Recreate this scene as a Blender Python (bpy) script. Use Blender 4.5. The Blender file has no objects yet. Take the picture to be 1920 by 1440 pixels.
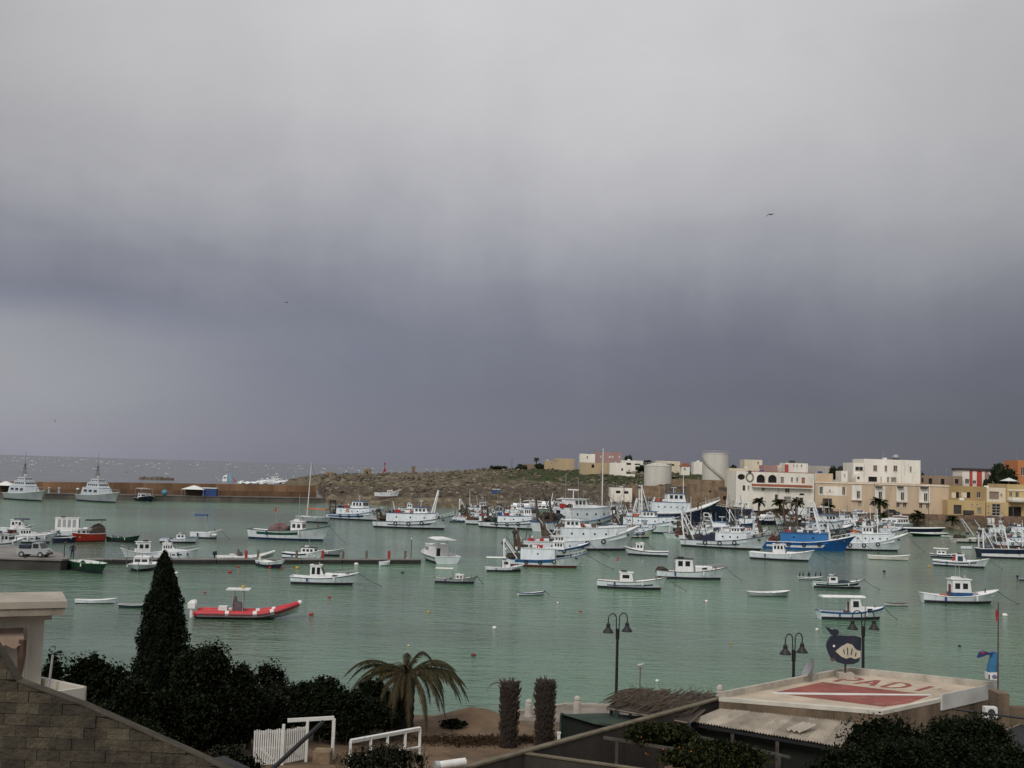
import bpy, bmesh, math, random
import numpy as np
from mathutils import Vector, Matrix, noise as mnoise
R = math.radians
random.seed(7); rng = np.random.default_rng(7)
scene = bpy.context.scene
COL = scene.collection

# ------------------------------------------------------------------ camera
CAM_H = 13.0; FPX = 2100.0; PITCH = R(4.39); ROLL = R(1.74)
_f = Vector((0, math.cos(PITCH), math.sin(PITCH)))
_r0 = Vector((1, 0, 0)); _u0 = Vector((0, -math.sin(PITCH), math.cos(PITCH)))
_r = _r0*math.cos(ROLL) + _u0*math.sin(ROLL)
_u = -_r0*math.sin(ROLL) + _u0*math.cos(ROLL)
cd = bpy.data.cameras.new('camera'); cam = bpy.data.objects.new('camera', cd); COL.objects.link(cam)
cd.sensor_width = 36.0; cd.lens = 36.0*FPX/1920.0; cd.clip_start = 0.5; cd.clip_end = 90000
cam.matrix_world = Matrix(((_r.x, _u.x, -_f.x, 0), (_r.y, _u.y, -_f.y, 0), (_r.z, _u.z, -_f.z, CAM_H), (0, 0, 0, 1)))
scene.camera = cam

def ray(px, py): return _f*FPX + _r*(px-960.0) + _u*(720.0-py)
def at(px, py, z=0.0):
    d = ray(px, py); k = (z-CAM_H)/d.z
    return Vector((d.x*k, d.y*k, z))
def atd(px, py, Y):
    d = ray(px, py); k = Y/d.y
    return Vector((d.x*k, Y, CAM_H+d.z*k))
def hor(px): return 852.3+0.0304*px

# ------------------------------------------------------------------ world, sun, exposure
SUN_EL = R(42); SUN_AZ = R(205)      # azimuth measured clockwise from +Y (view direction): behind the camera, to the left
w = bpy.data.worlds.new('World'); scene.world = w; w.use_nodes = True
nt = w.node_tree; nt.nodes.clear()
class NT:
    def __init__(s, t): s.t = t
    def n(s, typ, **k):
        nd = s.t.nodes.new(typ)
        for a, b in k.items(): setattr(nd, a, b)
        return nd
    def put(s, sock, v):
        if isinstance(v, bpy.types.NodeSocket): s.t.links.new(v, sock)
        elif v is not None: sock.default_value = v
    def math(s, op, a, b=None, c=None, clamp=False):
        nd = s.n('ShaderNodeMath', operation=op); nd.use_clamp = clamp
        s.put(nd.inputs[0], a)
        if b is not None: s.put(nd.inputs[1], b)
        if c is not None: s.put(nd.inputs[2], c)
        return nd.outputs[0]
    def smooth(s, x, a, b, lo=0.0, hi=1.0):
        nd = s.n('ShaderNodeMapRange', interpolation_type='SMOOTHSTEP')
        s.put(nd.inputs[0], x); nd.inputs[1].default_value = a; nd.inputs[2].default_value = b
        nd.inputs[3].default_value = lo; nd.inputs[4].default_value = hi
        return nd.outputs[0]
    def noise(s, vec, scale, detail=3.0, rough=.5, dist=0.0):
        nd = s.n('ShaderNodeTexNoise'); s.put(nd.inputs['Vector'], vec)
        nd.inputs['Scale'].default_value = scale; nd.inputs['Detail'].default_value = detail
        nd.inputs['Roughness'].default_value = rough; nd.inputs['Distortion'].default_value = dist
        return nd.outputs[0]
    def mapping(s, vec, scale=(1, 1, 1), loc=(0, 0, 0), rot=(0, 0, 0)):
        nd = s.n('ShaderNodeMapping'); s.put(nd.inputs[0], vec)
        nd.inputs[1].default_value = loc; nd.inputs[2].default_value = rot; nd.inputs[3].default_value = scale
        return nd.outputs[0]
    def ramp(s, x, stops, interp='LINEAR'):
        nd = s.n('ShaderNodeValToRGB'); s.put(nd.inputs[0], x); cr = nd.color_ramp; cr.interpolation = interp
        while len(cr.elements) < len(stops): cr.elements.new(.5)
        for e, (p, c) in zip(cr.elements, stops):
            e.position = p; e.color = (c[0], c[1], c[2], 1) if not isinstance(c, float) else (c, c, c, 1)
        return nd.outputs[0]
    def mix(s, f, a, b, mode='MIX'):
        nd = s.n('ShaderNodeMix', data_type='RGBA', blend_type=mode)
        s.put(nd.inputs[0], f); s.put(nd.inputs[6], a); s.put(nd.inputs[7], b)
        return nd.outputs[2]
g = NT(nt)
tc = g.n('ShaderNodeTexCoord'); D = tc.outputs['Generated']
sep = g.n('ShaderNodeSeparateXYZ'); g.put(sep.inputs[0], D); X, Y, Z = sep.outputs
sky = g.n('ShaderNodeTexSky', sky_type='NISHITA'); sky.sun_disc = False
sky.sun_elevation = SUN_EL; sky.sun_rotation = SUN_AZ
Zc = g.math('MAXIMUM', Z, 0.0)
n1 = g.noise(g.mapping(D, (3.2, 3.2, 4.0), (1.3, 0.2, 0.4)), 1.0, 5.0, .55, .4)      # broad cloud masses
n2 = g.noise(g.mapping(D, (9, 9, 1.3), (3.1, 1.0, 2.0), (0, R(5), 0)), 1.0, 4.0, .55, .3)   # rain shafts
n3 = g.noise(g.mapping(D, (5.0, 5.0, 9), (0.2, 4.0, 1.2), (0, R(-8), 0)), 1.0, 6.0, .6, .6)   # torn cloud texture
c1 = g.math('SUBTRACT', n1, .5); c2 = g.math('SUBTRACT', n2, .5); c3 = g.math('SUBTRACT', n3, .5)
Xc = g.math('MAXIMUM', g.math('MINIMUM', X, .5), -.5)
warp = g.math('ADD', g.math('ADD', g.math('MULTIPLY', c1, .11), g.math('MULTIPLY', c2, .032)), g.math('MULTIPLY', c3, .035))
slope = g.math('MULTIPLY', Xc, .035)
zz = g.math('ADD', g.math('ADD', Zc, warp), slope, clamp=True)
deck = g.ramp(zz, [(0.0, (.158, .161, .205)), (.08, (.155, .158, .204)), (.125, (.183, .185, .230)), (.165, (.255, .256, .298)), (.205, (.36, .36, .395)),
                   (.245, (.465, .46, .482)), (.30, (.552, .545, .556)), (.40, (.625, .613, .618)), (.7, (.72, .71, .71)), (1.0, (.76, .75, .745))])
back = g.ramp(zz, [(0.0, (.70, .69, .68)), (.3, (.76, .75, .74)), (1.0, (.76, .75, .74))])
behind = g.smooth(Y, .25, -.65)
base = g.mix(behind, deck, back)
low = g.smooth(Zc, .28, .05)
fx = g.math('POWER', 2.718, g.math('MULTIPLY', Xc, -1.05))
fxh = g.math('SUBTRACT', 1.0, g.math('MULTIPLY', g.math('POWER', g.math('ABSOLUTE', Xc), 2.0), 1.2))
fac = g.math('ADD', g.math('MULTIPLY', low, fx), g.math('MULTIPLY', g.math('SUBTRACT', 1.0, low), fxh))
tex = g.math('ADD', g.math('ADD', 1.0, g.math('MULTIPLY', c2, .08)), g.math('MULTIPLY', c3, .14))
zw = g.math('ADD', g.math('ADD', Zc, g.math('MULTIPLY', c1, .05)), g.math('MULTIPLY', c3, .03))
gap = g.math('MULTIPLY', g.math('MULTIPLY', g.smooth(X, -.12, -.44), g.smooth(zw, .128, .098)), g.smooth(zw, -.05, .085))     # lighter gap under the cloud edge on the left
shelf = g.math('MULTIPLY', g.math('MULTIPLY', g.smooth(X, .0, -.40), g.smooth(zw, .112, .142)), g.smooth(zw, .30, .16))      # darker cloud shelf above it
fac = g.math('MULTIPLY', g.math('MULTIPLY', fac, tex), g.math('SUBTRACT', 1.0, g.math('MULTIPLY', shelf, .13)))
base = g.mix(g.math('MULTIPLY', gap, .8), base, (.235, .238, .252, 1))
vm = g.n('ShaderNodeVectorMath', operation='SCALE'); g.put(vm.inputs[0], base); g.put(vm.inputs[3], g.math('MULTIPLY', fac, 10.0))
mixc = g.mix(.95, sky.outputs[0], vm.outputs[0])
bg = g.n('ShaderNodeBackground'); g.put(bg.inputs[0], mixc); bg.inputs[1].default_value = 0.10
out = g.n('ShaderNodeOutputWorld'); g.put(out.inputs[0], bg.outputs[0])

sd = bpy.data.lights.new('sun', 'SUN'); sd.energy = 1.5; sd.angle = R(22); sd.color = (1.0, .95, .88)
so = bpy.data.objects.new('sun', sd); COL.objects.link(so)
sdir = Vector((math.sin(SUN_AZ)*math.cos(SUN_EL), math.cos(SUN_AZ)*math.cos(SUN_EL), math.sin(SUN_EL)))
so.rotation_euler = sdir.to_track_quat('Z', 'Y').to_euler(); so.location = (0, -30, 60)
vs = scene.view_settings
vs.view_transform = 'Standard'; vs.look = 'None'; vs.gamma = 1.0; vs.exposure = 0.0; vs.use_curve_mapping = False

# ------------------------------------------------------------------ materials
MATS = {}
def M(key, col, rough=.7, var=.18, scale=2.0, bump=0.0, bscale=None, streak=False, metal=0.0, dirt=None, dirtamt=.4, spec=.5):
    if key in MATS: return MATS[key]
    m = bpy.data.materials.new(key); m.use_nodes = True; t = m.node_tree; t.nodes.clear(); g = NT(t)
    p = g.n('ShaderNodeBsdfPrincipled'); o = g.n('ShaderNodeOutputMaterial'); t.links.new(p.outputs[0], o.inputs[0])
    tc = g.n('ShaderNodeTexCoord'); v = tc.outputs['Object']
    if streak: vv = g.mapping(v, (1, 1, .12))
    else: vv = v
    n = g.noise(vv, scale, 5.0, .6)
    c0 = tuple(max(0, x*(1-var*1.6)) for x in col); c1 = tuple(min(1, x*(1+var*.9)) for x in col)
    c = g.ramp(n, [(.3, c0), (.7, c1)])
    if dirt:
        n2 = g.noise(g.mapping(v, (1, 1, .25), (5, 3, 1)), scale*1.7, 5.0, .65)
        c = g.mix(g.math('MULTIPLY', g.smooth(n2, .52, .72), dirtamt), c, (dirt[0], dirt[1], dirt[2], 1))
    g.put(p.inputs['Base Color'], c); p.inputs['Roughness'].default_value = rough; p.inputs['Metallic'].default_value = metal
    p.inputs['Specular IOR Level'].default_value = spec
    if bump:
        b = g.n('ShaderNodeBump'); b.inputs['Strength'].default_value = bump; b.inputs['Distance'].default_value = .1
        g.put(b.inputs['Height'], g.noise(v, bscale or scale*4, 5.0, .65)); g.put(p.inputs['Normal'], b.outputs[0])
    MATS[key] = m; return m
RUST = (.16, .07, .03)
white_hull = M('white_hull_paint', (.74, .79, .84), .45, .10, 1.1, streak=True, dirt=(.26, .19, .13), dirtamt=.45)
cream_hull = M('cream_hull_paint', (.66, .65, .58), .45, .10, .6, streak=True, dirt=(.30, .22, .14), dirtamt=.35)
white_pt = M('white_paint', (.80, .81, .82), .5, .07, 1.2, dirt=(.38, .33, .27), dirtamt=.3)
grey_hull = M('grey_hull_paint', (.34, .37, .40), .5, .1, .6, streak=True)
blue_hull = M('blue_hull_paint', (.012, .10, .33), .4, .2, .5, streak=True, dirt=(.10, .16, .24), dirtamt=.4)
navy_hull = M('navy_hull_paint', (.010, .018, .055), .4, .25, .5, streak=True, dirt=(.06, .07, .09), dirtamt=.35)
blue_st = M('blue_stripe_paint', (.02, .10, .26), .5, .2, 1.0)
navy_st = M('navy_stripe_paint', (.012, .025, .07), .5, .2, 1.0)
green_pt = M('green_paint', (.015, .08, .045), .5, .25, 1.0)
dgreen_hull = M('dark_green_hull_paint', (.010, .045, .022), .5, .3, 1.0)
red_pt = M('red_paint', (.32, .022, .02), .5, .2, 1.0)
boot = M('dark_antifouling', (.02, .018, .03), .6, .3, 1.0)
bootred = M('red_antifouling', (.10, .02, .02), .6, .3, 1.0)
deckm = M('weathered_deck', (.30, .27, .23), .8, .25, 1.2)
wood = M('varnished_wood', (.13, .055, .03), .5, .3, 3)
woodgrey = M('grey_timber', (.17, .14, .11), .85, .3, 3, bump=.3)
rustm = M('rusty_steel', (.125, .085, .062), .85, .35, 1.5, bump=.2)
steel = M('dark_steel', (.05, .05, .055), .6, .3, 2)
galv = M('galvanised_steel', (.38, .39, .40), .5, .15, 3, metal=.3)
blackm = M('black_paint', (.008, .009, .012), .5, .3, 2)
ropem = M('mooring_rope_fibre', (.05, .045, .04), .9, .2, 5)
glass = M('dark_glass', (.012, .016, .02), .12, .2, .8)
glassb = M('blue_glass', (.03, .06, .09), .12, .2, .8)
orange = M('orange_plastic', (.50, .10, .02), .6, .15, 3)
yellow = M('yellow_plastic', (.50, .30, .03), .6, .15, 3)
redpl = M('red_plastic', (.42, .02, .02), .5, .15, 3)
whitepl = M('white_plastic', (.72, .72, .70), .5, .08, 3)
netm = M('fishing_net', (.055, .045, .035), .95, .4, 6, bump=.6)
netg = M('green_fishing_net', (.03, .06, .045), .95, .4, 6, bump=.6)
netr = M('red_fishing_net', (.20, .045, .035), .95, .4, 6, bump=.6)
tarp_blue = M('blue_tarpaulin', (.02, .06, .20), .7, .25, 1.5, bump=.2)
tarp_navy = M('navy_tarpaulin', (.012, .016, .045), .7, .3, 1.5, bump=.2)
tarp_grey = M('grey_tarpaulin', (.12, .14, .16), .8, .25, 1.5, bump=.2)
rubber = M('black_rubber', (.012, .012, .012), .85, .2, 3)

# ------------------------------------------------------------------ mesh builder
class MB:
    def __init__(s): s.v = []; s.f = []
    def add(s, vs, fs):
        o = len(s.v); s.v += [tuple(p) for p in vs]; s.f += [[i+o for i in f] for f in fs]; return s
    def box(s, x0, x1, y0, y1, z0, z1):
        return s.add([(x0, y0, z0), (x1, y0, z0), (x1, y1, z0), (x0, y1, z0), (x0, y0, z1), (x1, y0, z1), (x1, y1, z1), (x0, y1, z1)],
                     [(3, 2, 1, 0), (4, 5, 6, 7), (0, 1, 5, 4), (1, 2, 6, 5), (2, 3, 7, 6), (3, 0, 4, 7)])
    def obox(s, c, size, rz=0, ry=0, rx=0):
        m = Matrix.Rotation(rz, 3, 'Z') @ Matrix.Rotation(ry, 3, 'Y') @ Matrix.Rotation(rx, 3, 'X')
        a, b, d = size[0]/2, size[1]/2, size[2]/2
        P = [(-a, -b, -d), (a, -b, -d), (a, b, -d), (-a, b, -d), (-a, -b, d), (a, -b, d), (a, b, d), (-a, b, d)]
        c = Vector(c)
        return s.add([c + m @ Vector(p) for p in P], [(3, 2, 1, 0), (4, 5, 6, 7), (0, 1, 5, 4), (1, 2, 6, 5), (2, 3, 7, 6), (3, 0, 4, 7)])
    def cyl(s, p0, p1, r0, r1=None, n=8, cap=True):
        r1 = r0 if r1 is None else r1
        p0 = Vector(p0); p1 = Vector(p1); d = (p1-p0).normalized()
        a = d.orthogonal().normalized(); b = d.cross(a)
        vs = []
        for p, r in ((p0, r0), (p1, r1)):
            for i in range(n):
                t = 2*math.pi*i/n; vs.append(p + a*(r*math.cos(t)) + b*(r*math.sin(t)))
        fs = [(i, (i+1) % n, n+(i+1) % n, n+i) for i in range(n)]
        if cap: fs += [tuple(range(n-1, -1, -1)), tuple(range(n, 2*n))]
        return s.add(vs, fs)
    def tube(s, pts, r, n=6):
        pts = [Vector(p) for p in pts]; m = len(pts); rs = r if isinstance(r, (list, tuple)) else [r]*m
        up = Vector((0, 0, 1)); vs = []; fs = []; prev = None
        for i, p in enumerate(pts):
            d = (pts[min(i+1, m-1)] - pts[max(i-1, 0)]).normalized()
            a = d.orthogonal().normalized() if prev is None else (prev - d*prev.dot(d)).normalized()
            prev = a; b = d.cross(a)
            for k in range(n):
                t = 2*math.pi*k/n; vs.append(p + a*(rs[i]*math.cos(t)) + b*(rs[i]*math.sin(t)))
        for i in range(m-1):
            for k in range(n): fs.append((i*n+k, i*n+(k+1) % n, (i+1)*n+(k+1) % n, (i+1)*n+k))
        fs += [tuple(range(n-1, -1, -1)), tuple(range((m-1)*n, m*n))]
        return s.add(vs, fs)
    def prism(s, poly, axis, a0, a1):
        n = len(poly)
        def mk(p, a):
            return {'x': (a, p[0], p[1]), 'y': (p[0], a, p[1]), 'z': (p[0], p[1], a)}[axis]
        return s.add([mk(p, a0) for p in poly]+[mk(p, a1) for p in poly],
                     [tuple(range(n-1, -1, -1)), tuple(range(n, 2*n))]+[(i, (i+1) % n, n+(i+1) % n, n+i) for i in range(n)])
    def ring_loft(s, rings, closed=True, cap=True):
        n = len(rings[0]); vs = [p for r in rings for p in r]; fs = []
        for i in range(len(rings)-1):
            for k in range(n if closed else n-1): fs.append((i*n+k, i*n+(k+1) % n, (i+1)*n+(k+1) % n, (i+1)*n+k))
        if cap and closed: fs += [tuple(range(n-1, -1, -1)), tuple(range((len(rings)-1)*n, len(rings)*n))]
        return s.add(vs, fs)
    def lathe(s, prof, c=(0, 0, 0), n=12):
        rings = [[(c[0]+r*math.cos(2*math.pi*k/n), c[1]+r*math.sin(2*math.pi*k/n), c[2]+z) for k in range(n)] for r, z in prof]
        return s.ring_loft(rings)
    def ball(s, c, r, nu=10, nv=6, amp=0.0, seed=0, fr=1.5):
        if not isinstance(r, (tuple, list)): r = (r, r, r)
        rings = []
        for j in range(nv+1):
            ph = math.pi*(j/nv-.5); ring = []
            for i in range(nu):
                t = 2*math.pi*i/nu; d = Vector((math.cos(ph)*math.cos(t), math.cos(ph)*math.sin(t), math.sin(ph)))
                k = 1 + (amp*mnoise.noise(d*fr+Vector((seed*3.1, seed*1.7, seed))) if amp else 0)
                ring.append((c[0]+d.x*r[0]*k, c[1]+d.y*r[1]*k, c[2]+d.z*r[2]*k))
            rings.append(ring)
        return s.ring_loft(rings, cap=False)
    def mesh(s, name, mat, smooth=False, fix=True):
        me = bpy.data.meshes.new(name); me.from_pydata(s.v, [], s.f)
        if fix:
            bm = bmesh.new(); bm.from_mesh(me); bmesh.ops.recalc_face_normals(bm, faces=bm.faces); bm.to_mesh(me); bm.free()
        if smooth: me.polygons.foreach_set('use_smooth', [True]*len(me.polygons))
        if mat: me.materials.append(mat)
        me.update(); return me
    def build(s, name, mat, parent=None, smooth=False, fix=True):
        o = bpy.data.objects.new(name, s.mesh(name, mat, smooth, fix)); COL.objects.link(o)
        if parent is not None: o.parent = parent
        return o
def mo(name, me, parent=None, loc=(0, 0, 0), rot=(0, 0, 0), scale=(1, 1, 1)):
    o = bpy.data.objects.new(name, me); COL.objects.link(o); o.parent = parent
    o.location = loc; o.rotation_euler = rot; o.scale = scale; return o
def tag(o, label=None, cat=None, group=None, kind=None):
    if label: o['label'] = label
    if cat: o['category'] = cat
    if group: o['group'] = group
    if kind: o['kind'] = kind
    return o
def thing(name, label, cat, loc=(0, 0, 0), rz=0, group=None):
    o = bpy.data.objects.new(name, None); COL.objects.link(o); o.empty_display_size = .3
    o.location = loc; o.rotation_euler = (0, 0, rz); return tag(o, label, cat, group)
def bx(name, mat, parent, x0, x1, y0, y1, z0, z1): return MB().box(x0, x1, y0, y1, z0, z1).build(name, mat, parent)
def copy_tree(o, parent=None):
    c = o.copy(); COL.objects.link(c); c.parent = parent
    for ch in o.children: copy_tree(ch, c)
    return c
def lerp(a, b, t): return a+(b-a)*t
def arr(o):  return np.asarray(o, dtype=float)

def leaves(name, P, size, mat, parent, N=None, sq=.45, up=0.0):
    """leaf-sized faces at points P (n,3), random orientation"""
    P = arr(P); n = len(P)
    a = rng.normal(size=(n, 3)); a[:, 2] += up; a /= np.linalg.norm(a, axis=1)[:, None]
    b = np.cross(a, rng.normal(size=(n, 3))); b /= np.linalg.norm(b, axis=1)[:, None]
    s = (size*(.6+.8*rng.random(n)))[:, None]
    V = np.stack([P-a*s*.5, P+b*s*sq*.5, P+a*s*.5, P-b*s*sq*.5], 1).reshape(-1, 3)
    me = bpy.data.meshes.new(name); me.vertices.add(4*n); me.vertices.foreach_set('co', V.ravel())
    me.loops.add(4*n); me.loops.foreach_set('vertex_index', np.arange(4*n, dtype=np.int32))
    me.polygons.add(n); me.polygons.foreach_set('loop_start', np.arange(0, 4*n, 4, dtype=np.int32))
    me.materials.append(mat); me.update(calc_edges=True); me.validate()
    o = bpy.data.objects.new(name, me); COL.objects.link(o); o.parent = parent; return o
def foliage_mat(key, c0, c1, trans=.25):
    m = bpy.data.materials.new(key); m.use_nodes = True; t = m.node_tree; t.nodes.clear(); g = NT(t)
    p = g.n('ShaderNodeBsdfPrincipled'); o = g.n('ShaderNodeOutputMaterial'); t.links.new(p.outputs[0], o.inputs[0])
    geo = g.n('ShaderNodeNewGeometry'); tc = g.n('ShaderNodeTexCoord')
    n = g.noise(tc.outputs['Object'], 1.6, 3.0)
    f = g.math('ADD', g.math('MULTIPLY', geo.outputs['Random Per Island'], .6), g.math('MULTIPLY', n, .5))
    g.put(p.inputs['Base Color'], g.ramp(f, [(.2, c0), (.85, c1)])); p.inputs['Roughness'].default_value = .6
    p.inputs['Specular IOR Level'].default_value = .08
    return m

# ================================================================== water
def water_mat(key, deep, shallow, bumps, rough, patch=.012, bandscale=.0, spec=.5):
    m = bpy.data.materials.new(key); m.use_nodes = True; t = m.node_tree; t.nodes.clear(); g = NT(t)
    p = g.n('ShaderNodeBsdfPrincipled'); o = g.n('ShaderNodeOutputMaterial'); t.links.new(p.outputs[0], o.inputs[0])
    tc = g.n('ShaderNodeTexCoord'); v = tc.outputs['Object']
    n = g.noise(g.mapping(v, (.7, 1.0, 1)), patch, 4.0, .55)
    g.put(p.inputs['Base Color'], g.ramp(n, [(.38, deep), (.62, shallow)]))
    p.inputs['Roughness'].default_value = rough; p.inputs['IOR'].default_value = 1.33
    p.inputs['Specular IOR Level'].default_value = spec
    h = None
    for sc, sx, amp, rot in bumps:
        k = g.math('MULTIPLY', g.noise(g.mapping(v, (sx, 1, 1), (0, 0, 0), (0, 0, rot)), sc, 3.0, .55, .3), amp)
        h = k if h is None else g.math('ADD', h, k)
    gust = g.smooth(g.noise(g.mapping(v, (.35, 1, 1), (7, 3, 0), (0, 0, R(9))), .045, 4.0, .6, .5), .32, .68, .45, 1.5)
    b = g.n('ShaderNodeBump'); g.put(b.inputs['Strength'], g.math('MULTIPLY', gust, .66)); b.inputs['Distance'].default_value = 1.5
    g.put(b.inputs['Height'], h); g.put(p.inputs['Normal'], b.outputs[0])
    return m
harb_m = water_mat('harbour_water', (.058, .100, .066), (.108, .225, .128), [(.30, .4, .26, R(12)), (.9, .45, .22, R(-14)), (2.6, .5, .10, R(8))], .12)
sea_m = water_mat('open_sea_water', (.050, .060, .062), (.105, .118, .120), [(.035, .4, 3.4, R(10)), (.12, .45, 1.8, R(-12)), (.5, .5, .5, R(5))], .2, patch=.03)
BL = [(-420, 222), (-158, 343), (-66, 386), (500, 652)]
o = MB().add([(x, y, 0) for x, y in [(-420, 30), (500, 30)]+BL[::-1]], [tuple(range(6))]).build('harbour_water', harb_m, fix=False); tag(o, kind='structure')
o = MB().add([(x, y, 0) for x, y in BL+[(80000, 652), (80000, 80000), (-80000, 80000), (-80000, 222)]], [tuple(range(8))]).build('open_sea', sea_m, fix=False); tag(o, kind='structure')
o = MB().add([(-80000, -500, -6), (80000, -500, -6), (80000, 80000, -6), (-80000, 80000, -6)], [(0, 1, 2, 3)]).build('sea_bed', M('sand_bed', (.2, .19, .15), .9), fix=False); tag(o, kind='structure')

# whitecaps on the open sea: small lumps of foam
foam = M('sea_foam', (.82, .84, .85), .9, .05, 3)
mb = MB(); k = 0
while k < 230:
    py = hor(0) + .5 + abs(random.gauss(0, 1))*12; px = random.uniform(-60, 900)
    py += .0304*px
    if py > 899+.0304*px: continue
    p = at(px, py, .1); 
    if p.y > 9000 or p.y < 430: continue
    sz = p.y/FPX
    L = sz*random.choice((.6, .9, 1.5, 2.6, 4.5))*random.uniform(.7, 1.3); hh = min(sz*random.uniform(.15, .5), 1.2)
    mb.ball((p.x, p.y, .1), (L, min(L*.5, 4), hh), 6, 4, .5, k); k += 1
o = mb.build('whitecaps', foam, smooth=True); tag(o, 'white foam crests scattered over the rough open sea', 'foam', kind='stuff')
# breaking wave by the headland tip
mb = MB()
for i in range(1100):
    u = random.random(); px = lerp(448, 560, u); py = 906.5 + .02*(px-448) - abs(random.gauss(0, 1))*(1.2+6.0*max(0, 1-abs(px-515)/45)**1.5)
    p0 = at(px, 907.5, 0); Yd = p0.y + random.uniform(-12, 12); p = atd(px, py, Yd)
    r = random.uniform(.2, .75)*(1 if py > 902 else .55)
    mb.ball((p.x, Yd, max(p.z, .1)), (r*1.9, r, r*.7), 6, 4, .5, i)
o = mb.build('breaking_wave', foam, smooth=True); tag(o, 'white breaking wave bursting against the headland tip', 'wave', kind='stuff')

# ================================================================== far land (headland and town hill)
CTL = [
 (520, [(300, -3), (900, -3)]),
 (538, [(300, -3), (600, -3), (628, .2), (645, .6), (660, -1), (900, -3)]),
 (552, [(300, -3), (590, -3), (605, 1.6), (640, 4.2), (680, 3.2), (720, -2), (900, -3)]),
 (600, [(300, -3), (560, -3), (575, 2.2), (585, 5.0), (640, 6.9), (700, 4.6), (760, -2), (900, -3)]),
 (612, [(300, -3), (384, -3), (386, -2), (470, -2), (480, 3), (500, 6), (560, 6.4), (640, 7.0), (700, 5), (760, -2), (900, -3)]),
 (622, [(300, -3), (376, -2), (376.5, 1.3), (386, 1.5), (388, 4.6), (425, 5), (431, 6.4), (520, 6.9), (640, 7.2), (720, 5), (800, -2), (900, -3)]),
 (650, [(300, -3), (376, -2), (376.5, 1.3), (394, 1.5), (397, 4.8), (425, 5), (431, 6.6), (520, 7.3), (640, 7.7), (720, 5), (800, -2), (900, -3)]),
 (720, [(300, -3), (374, -2), (374.5, 1.3), (392, 1.5), (396, 4.5), (430, 4.7), (436, 6.9), (530, 8.2), (640, 8.7), (720, 6), (820, -2), (900, -3)]),
 (820, [(300, -3), (370, -2), (370.5, 1.3), (386, 1.5), (390, 5.0), (425, 5.4), (440, 7.2), (520, 9.2), (620, 10.2), (720, 8), (860, -2), (900, -3)]),
 (920, [(300, -3), (365, -2), (365.5, 1.4), (386, 1.5), (394, 4.5), (430, 7), (520, 10.5), (600, 13.2), (720, 11), (900, 2)]),
 (1020, [(300, -3), (360, -2), (360.5, 1.4), (386, 1.5), (400, 5), (430, 7.5), (500, 11), (560, 13.8), (650, 14), (900, 6)]),
 (1120, [(300, -3), (355, -2), (355.5, 1.4), (386, 1.5), (400, 5), (430, 8), (480, 11), (560, 13.8), (650, 14), (900, 8)]),
 (1230, [(300, -3), (350, -2), (350.5, 1.5), (381, 1.6), (395, 4), (406, 8.2), (440, 8.8), (500, 12), (560, 14.2), (650, 15), (900, 10)]),
 (1340, [(300, -3), (345, -2), (345.5, 1.5), (366, 1.8), (380, 4), (412, 10), (416, 10.9), (445, 11), (500, 13), (560, 14.2), (650, 15), (900, 12)]),
 (1450, [(300, -3), (330, -2), (330.5, 1.5), (334, 1.6), (335, 3.9), (345, 4.0), (362, 4.1), (380, 9), (450, 12), (560, 13.5), (900, 12)]),
 (1650, [(300, -3), (318, -2), (318.5, 1.4), (327, 1.5), (328, 3.2), (345, 3.4), (362, 3.6), (375, 8), (420, 9), (560, 11), (900, 10)]),
 (1900, [(300, -3), (305, -2), (305.5, 1.4), (319, 1.5), (320, 3.7), (345, 3.8), (362, 4), (375, 8), (420, 10), (560, 11), (900, 10)]),
 (2700, [(300, -3), (305, -2), (305.5, 1.4), (319, 1.5), (320, 3.7), (345, 3.8), (362, 4), (375, 8), (420, 10), (560, 11), (900, 10)]),
]
YS = sorted(set([300]+[312+1.0*i for i in range(0, 92)]+[405+2.5*i for i in range(0, 24)]+[465+6*i for i in range(0, 45)]+[740+20*i for i in range(9)]))
CZ = [np.interp(YS, [a for a, b in c[1]], [b for a, b in c[1]]) for c in CTL]; CX = [c[0] for c in CTL]
def land_z0(px, Yv):
    i = max(0, min(len(CX)-2, int(np.searchsorted(CX, px)-1))); t = (px-CX[i])/(CX[i+1]-CX[i])
    return lerp(np.interp(Yv, YS, CZ[i]), np.interp(Yv, YS, CZ[i+1]), min(max(t, 0), 1))
def px_of(X, Yv): return 960+FPX*X/Yv*.9995
def land_z(X, Yv):
    px = px_of(X, Yv); z = land_z0(px, Yv)
    wild = 1.0 if px < 1350 else max(0, 1-(px-1350)/80)
    if z > 2.2 and wild > 0:
        v = Vector((X, Yv, 0))
        z += wild*min(1, (z-2.2)/2)*(.55*mnoise.noise(v*.06)+.6*mnoise.noise(v*.2)+.5*mnoise.noise(v*.55))
    return z
PXS = list(range(520, 1400, 8))+list(range(1400, 2701, 20))
V = []; F = []; cover = []
for a, px in enumerate(PXS):
    for Yv in YS:
        Xv = (px-960)/FPX*Yv/.9995; z = land_z(Xv, Yv); V.append((Xv, Yv, z))
        c = 0
        if z > 2.5:
            up = lerp(0, 1, min(1, max(0, (Yv-432)/20)))
            c = .33+.3*min(1, max(0, (px-880)/160))*up + (.12 if px > 1050 and Yv > 420 else 0)
            if Yv < 426: c = -1
            if Yv > 430 and Yv < 465 and 960 < px < 1120: c -= .12
        cover.append(c)
ny = len(YS)
for a in range(len(PXS)-1):
    for b in range(ny-1): F.append((a*ny+b, (a+1)*ny+b, (a+1)*ny+b+1, a*ny+b+1))
me = bpy.data.meshes.new('headland'); me.from_pydata(V, [], F)
at_ = me.attributes.new('cover', 'FLOAT', 'POINT'); at_.data.foreach_set('value', cover)
m = bpy.data.materials.new('rock_and_grass'); m.use_nodes = True; t = m.node_tree; t.nodes.clear(); g = NT(t)
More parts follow.
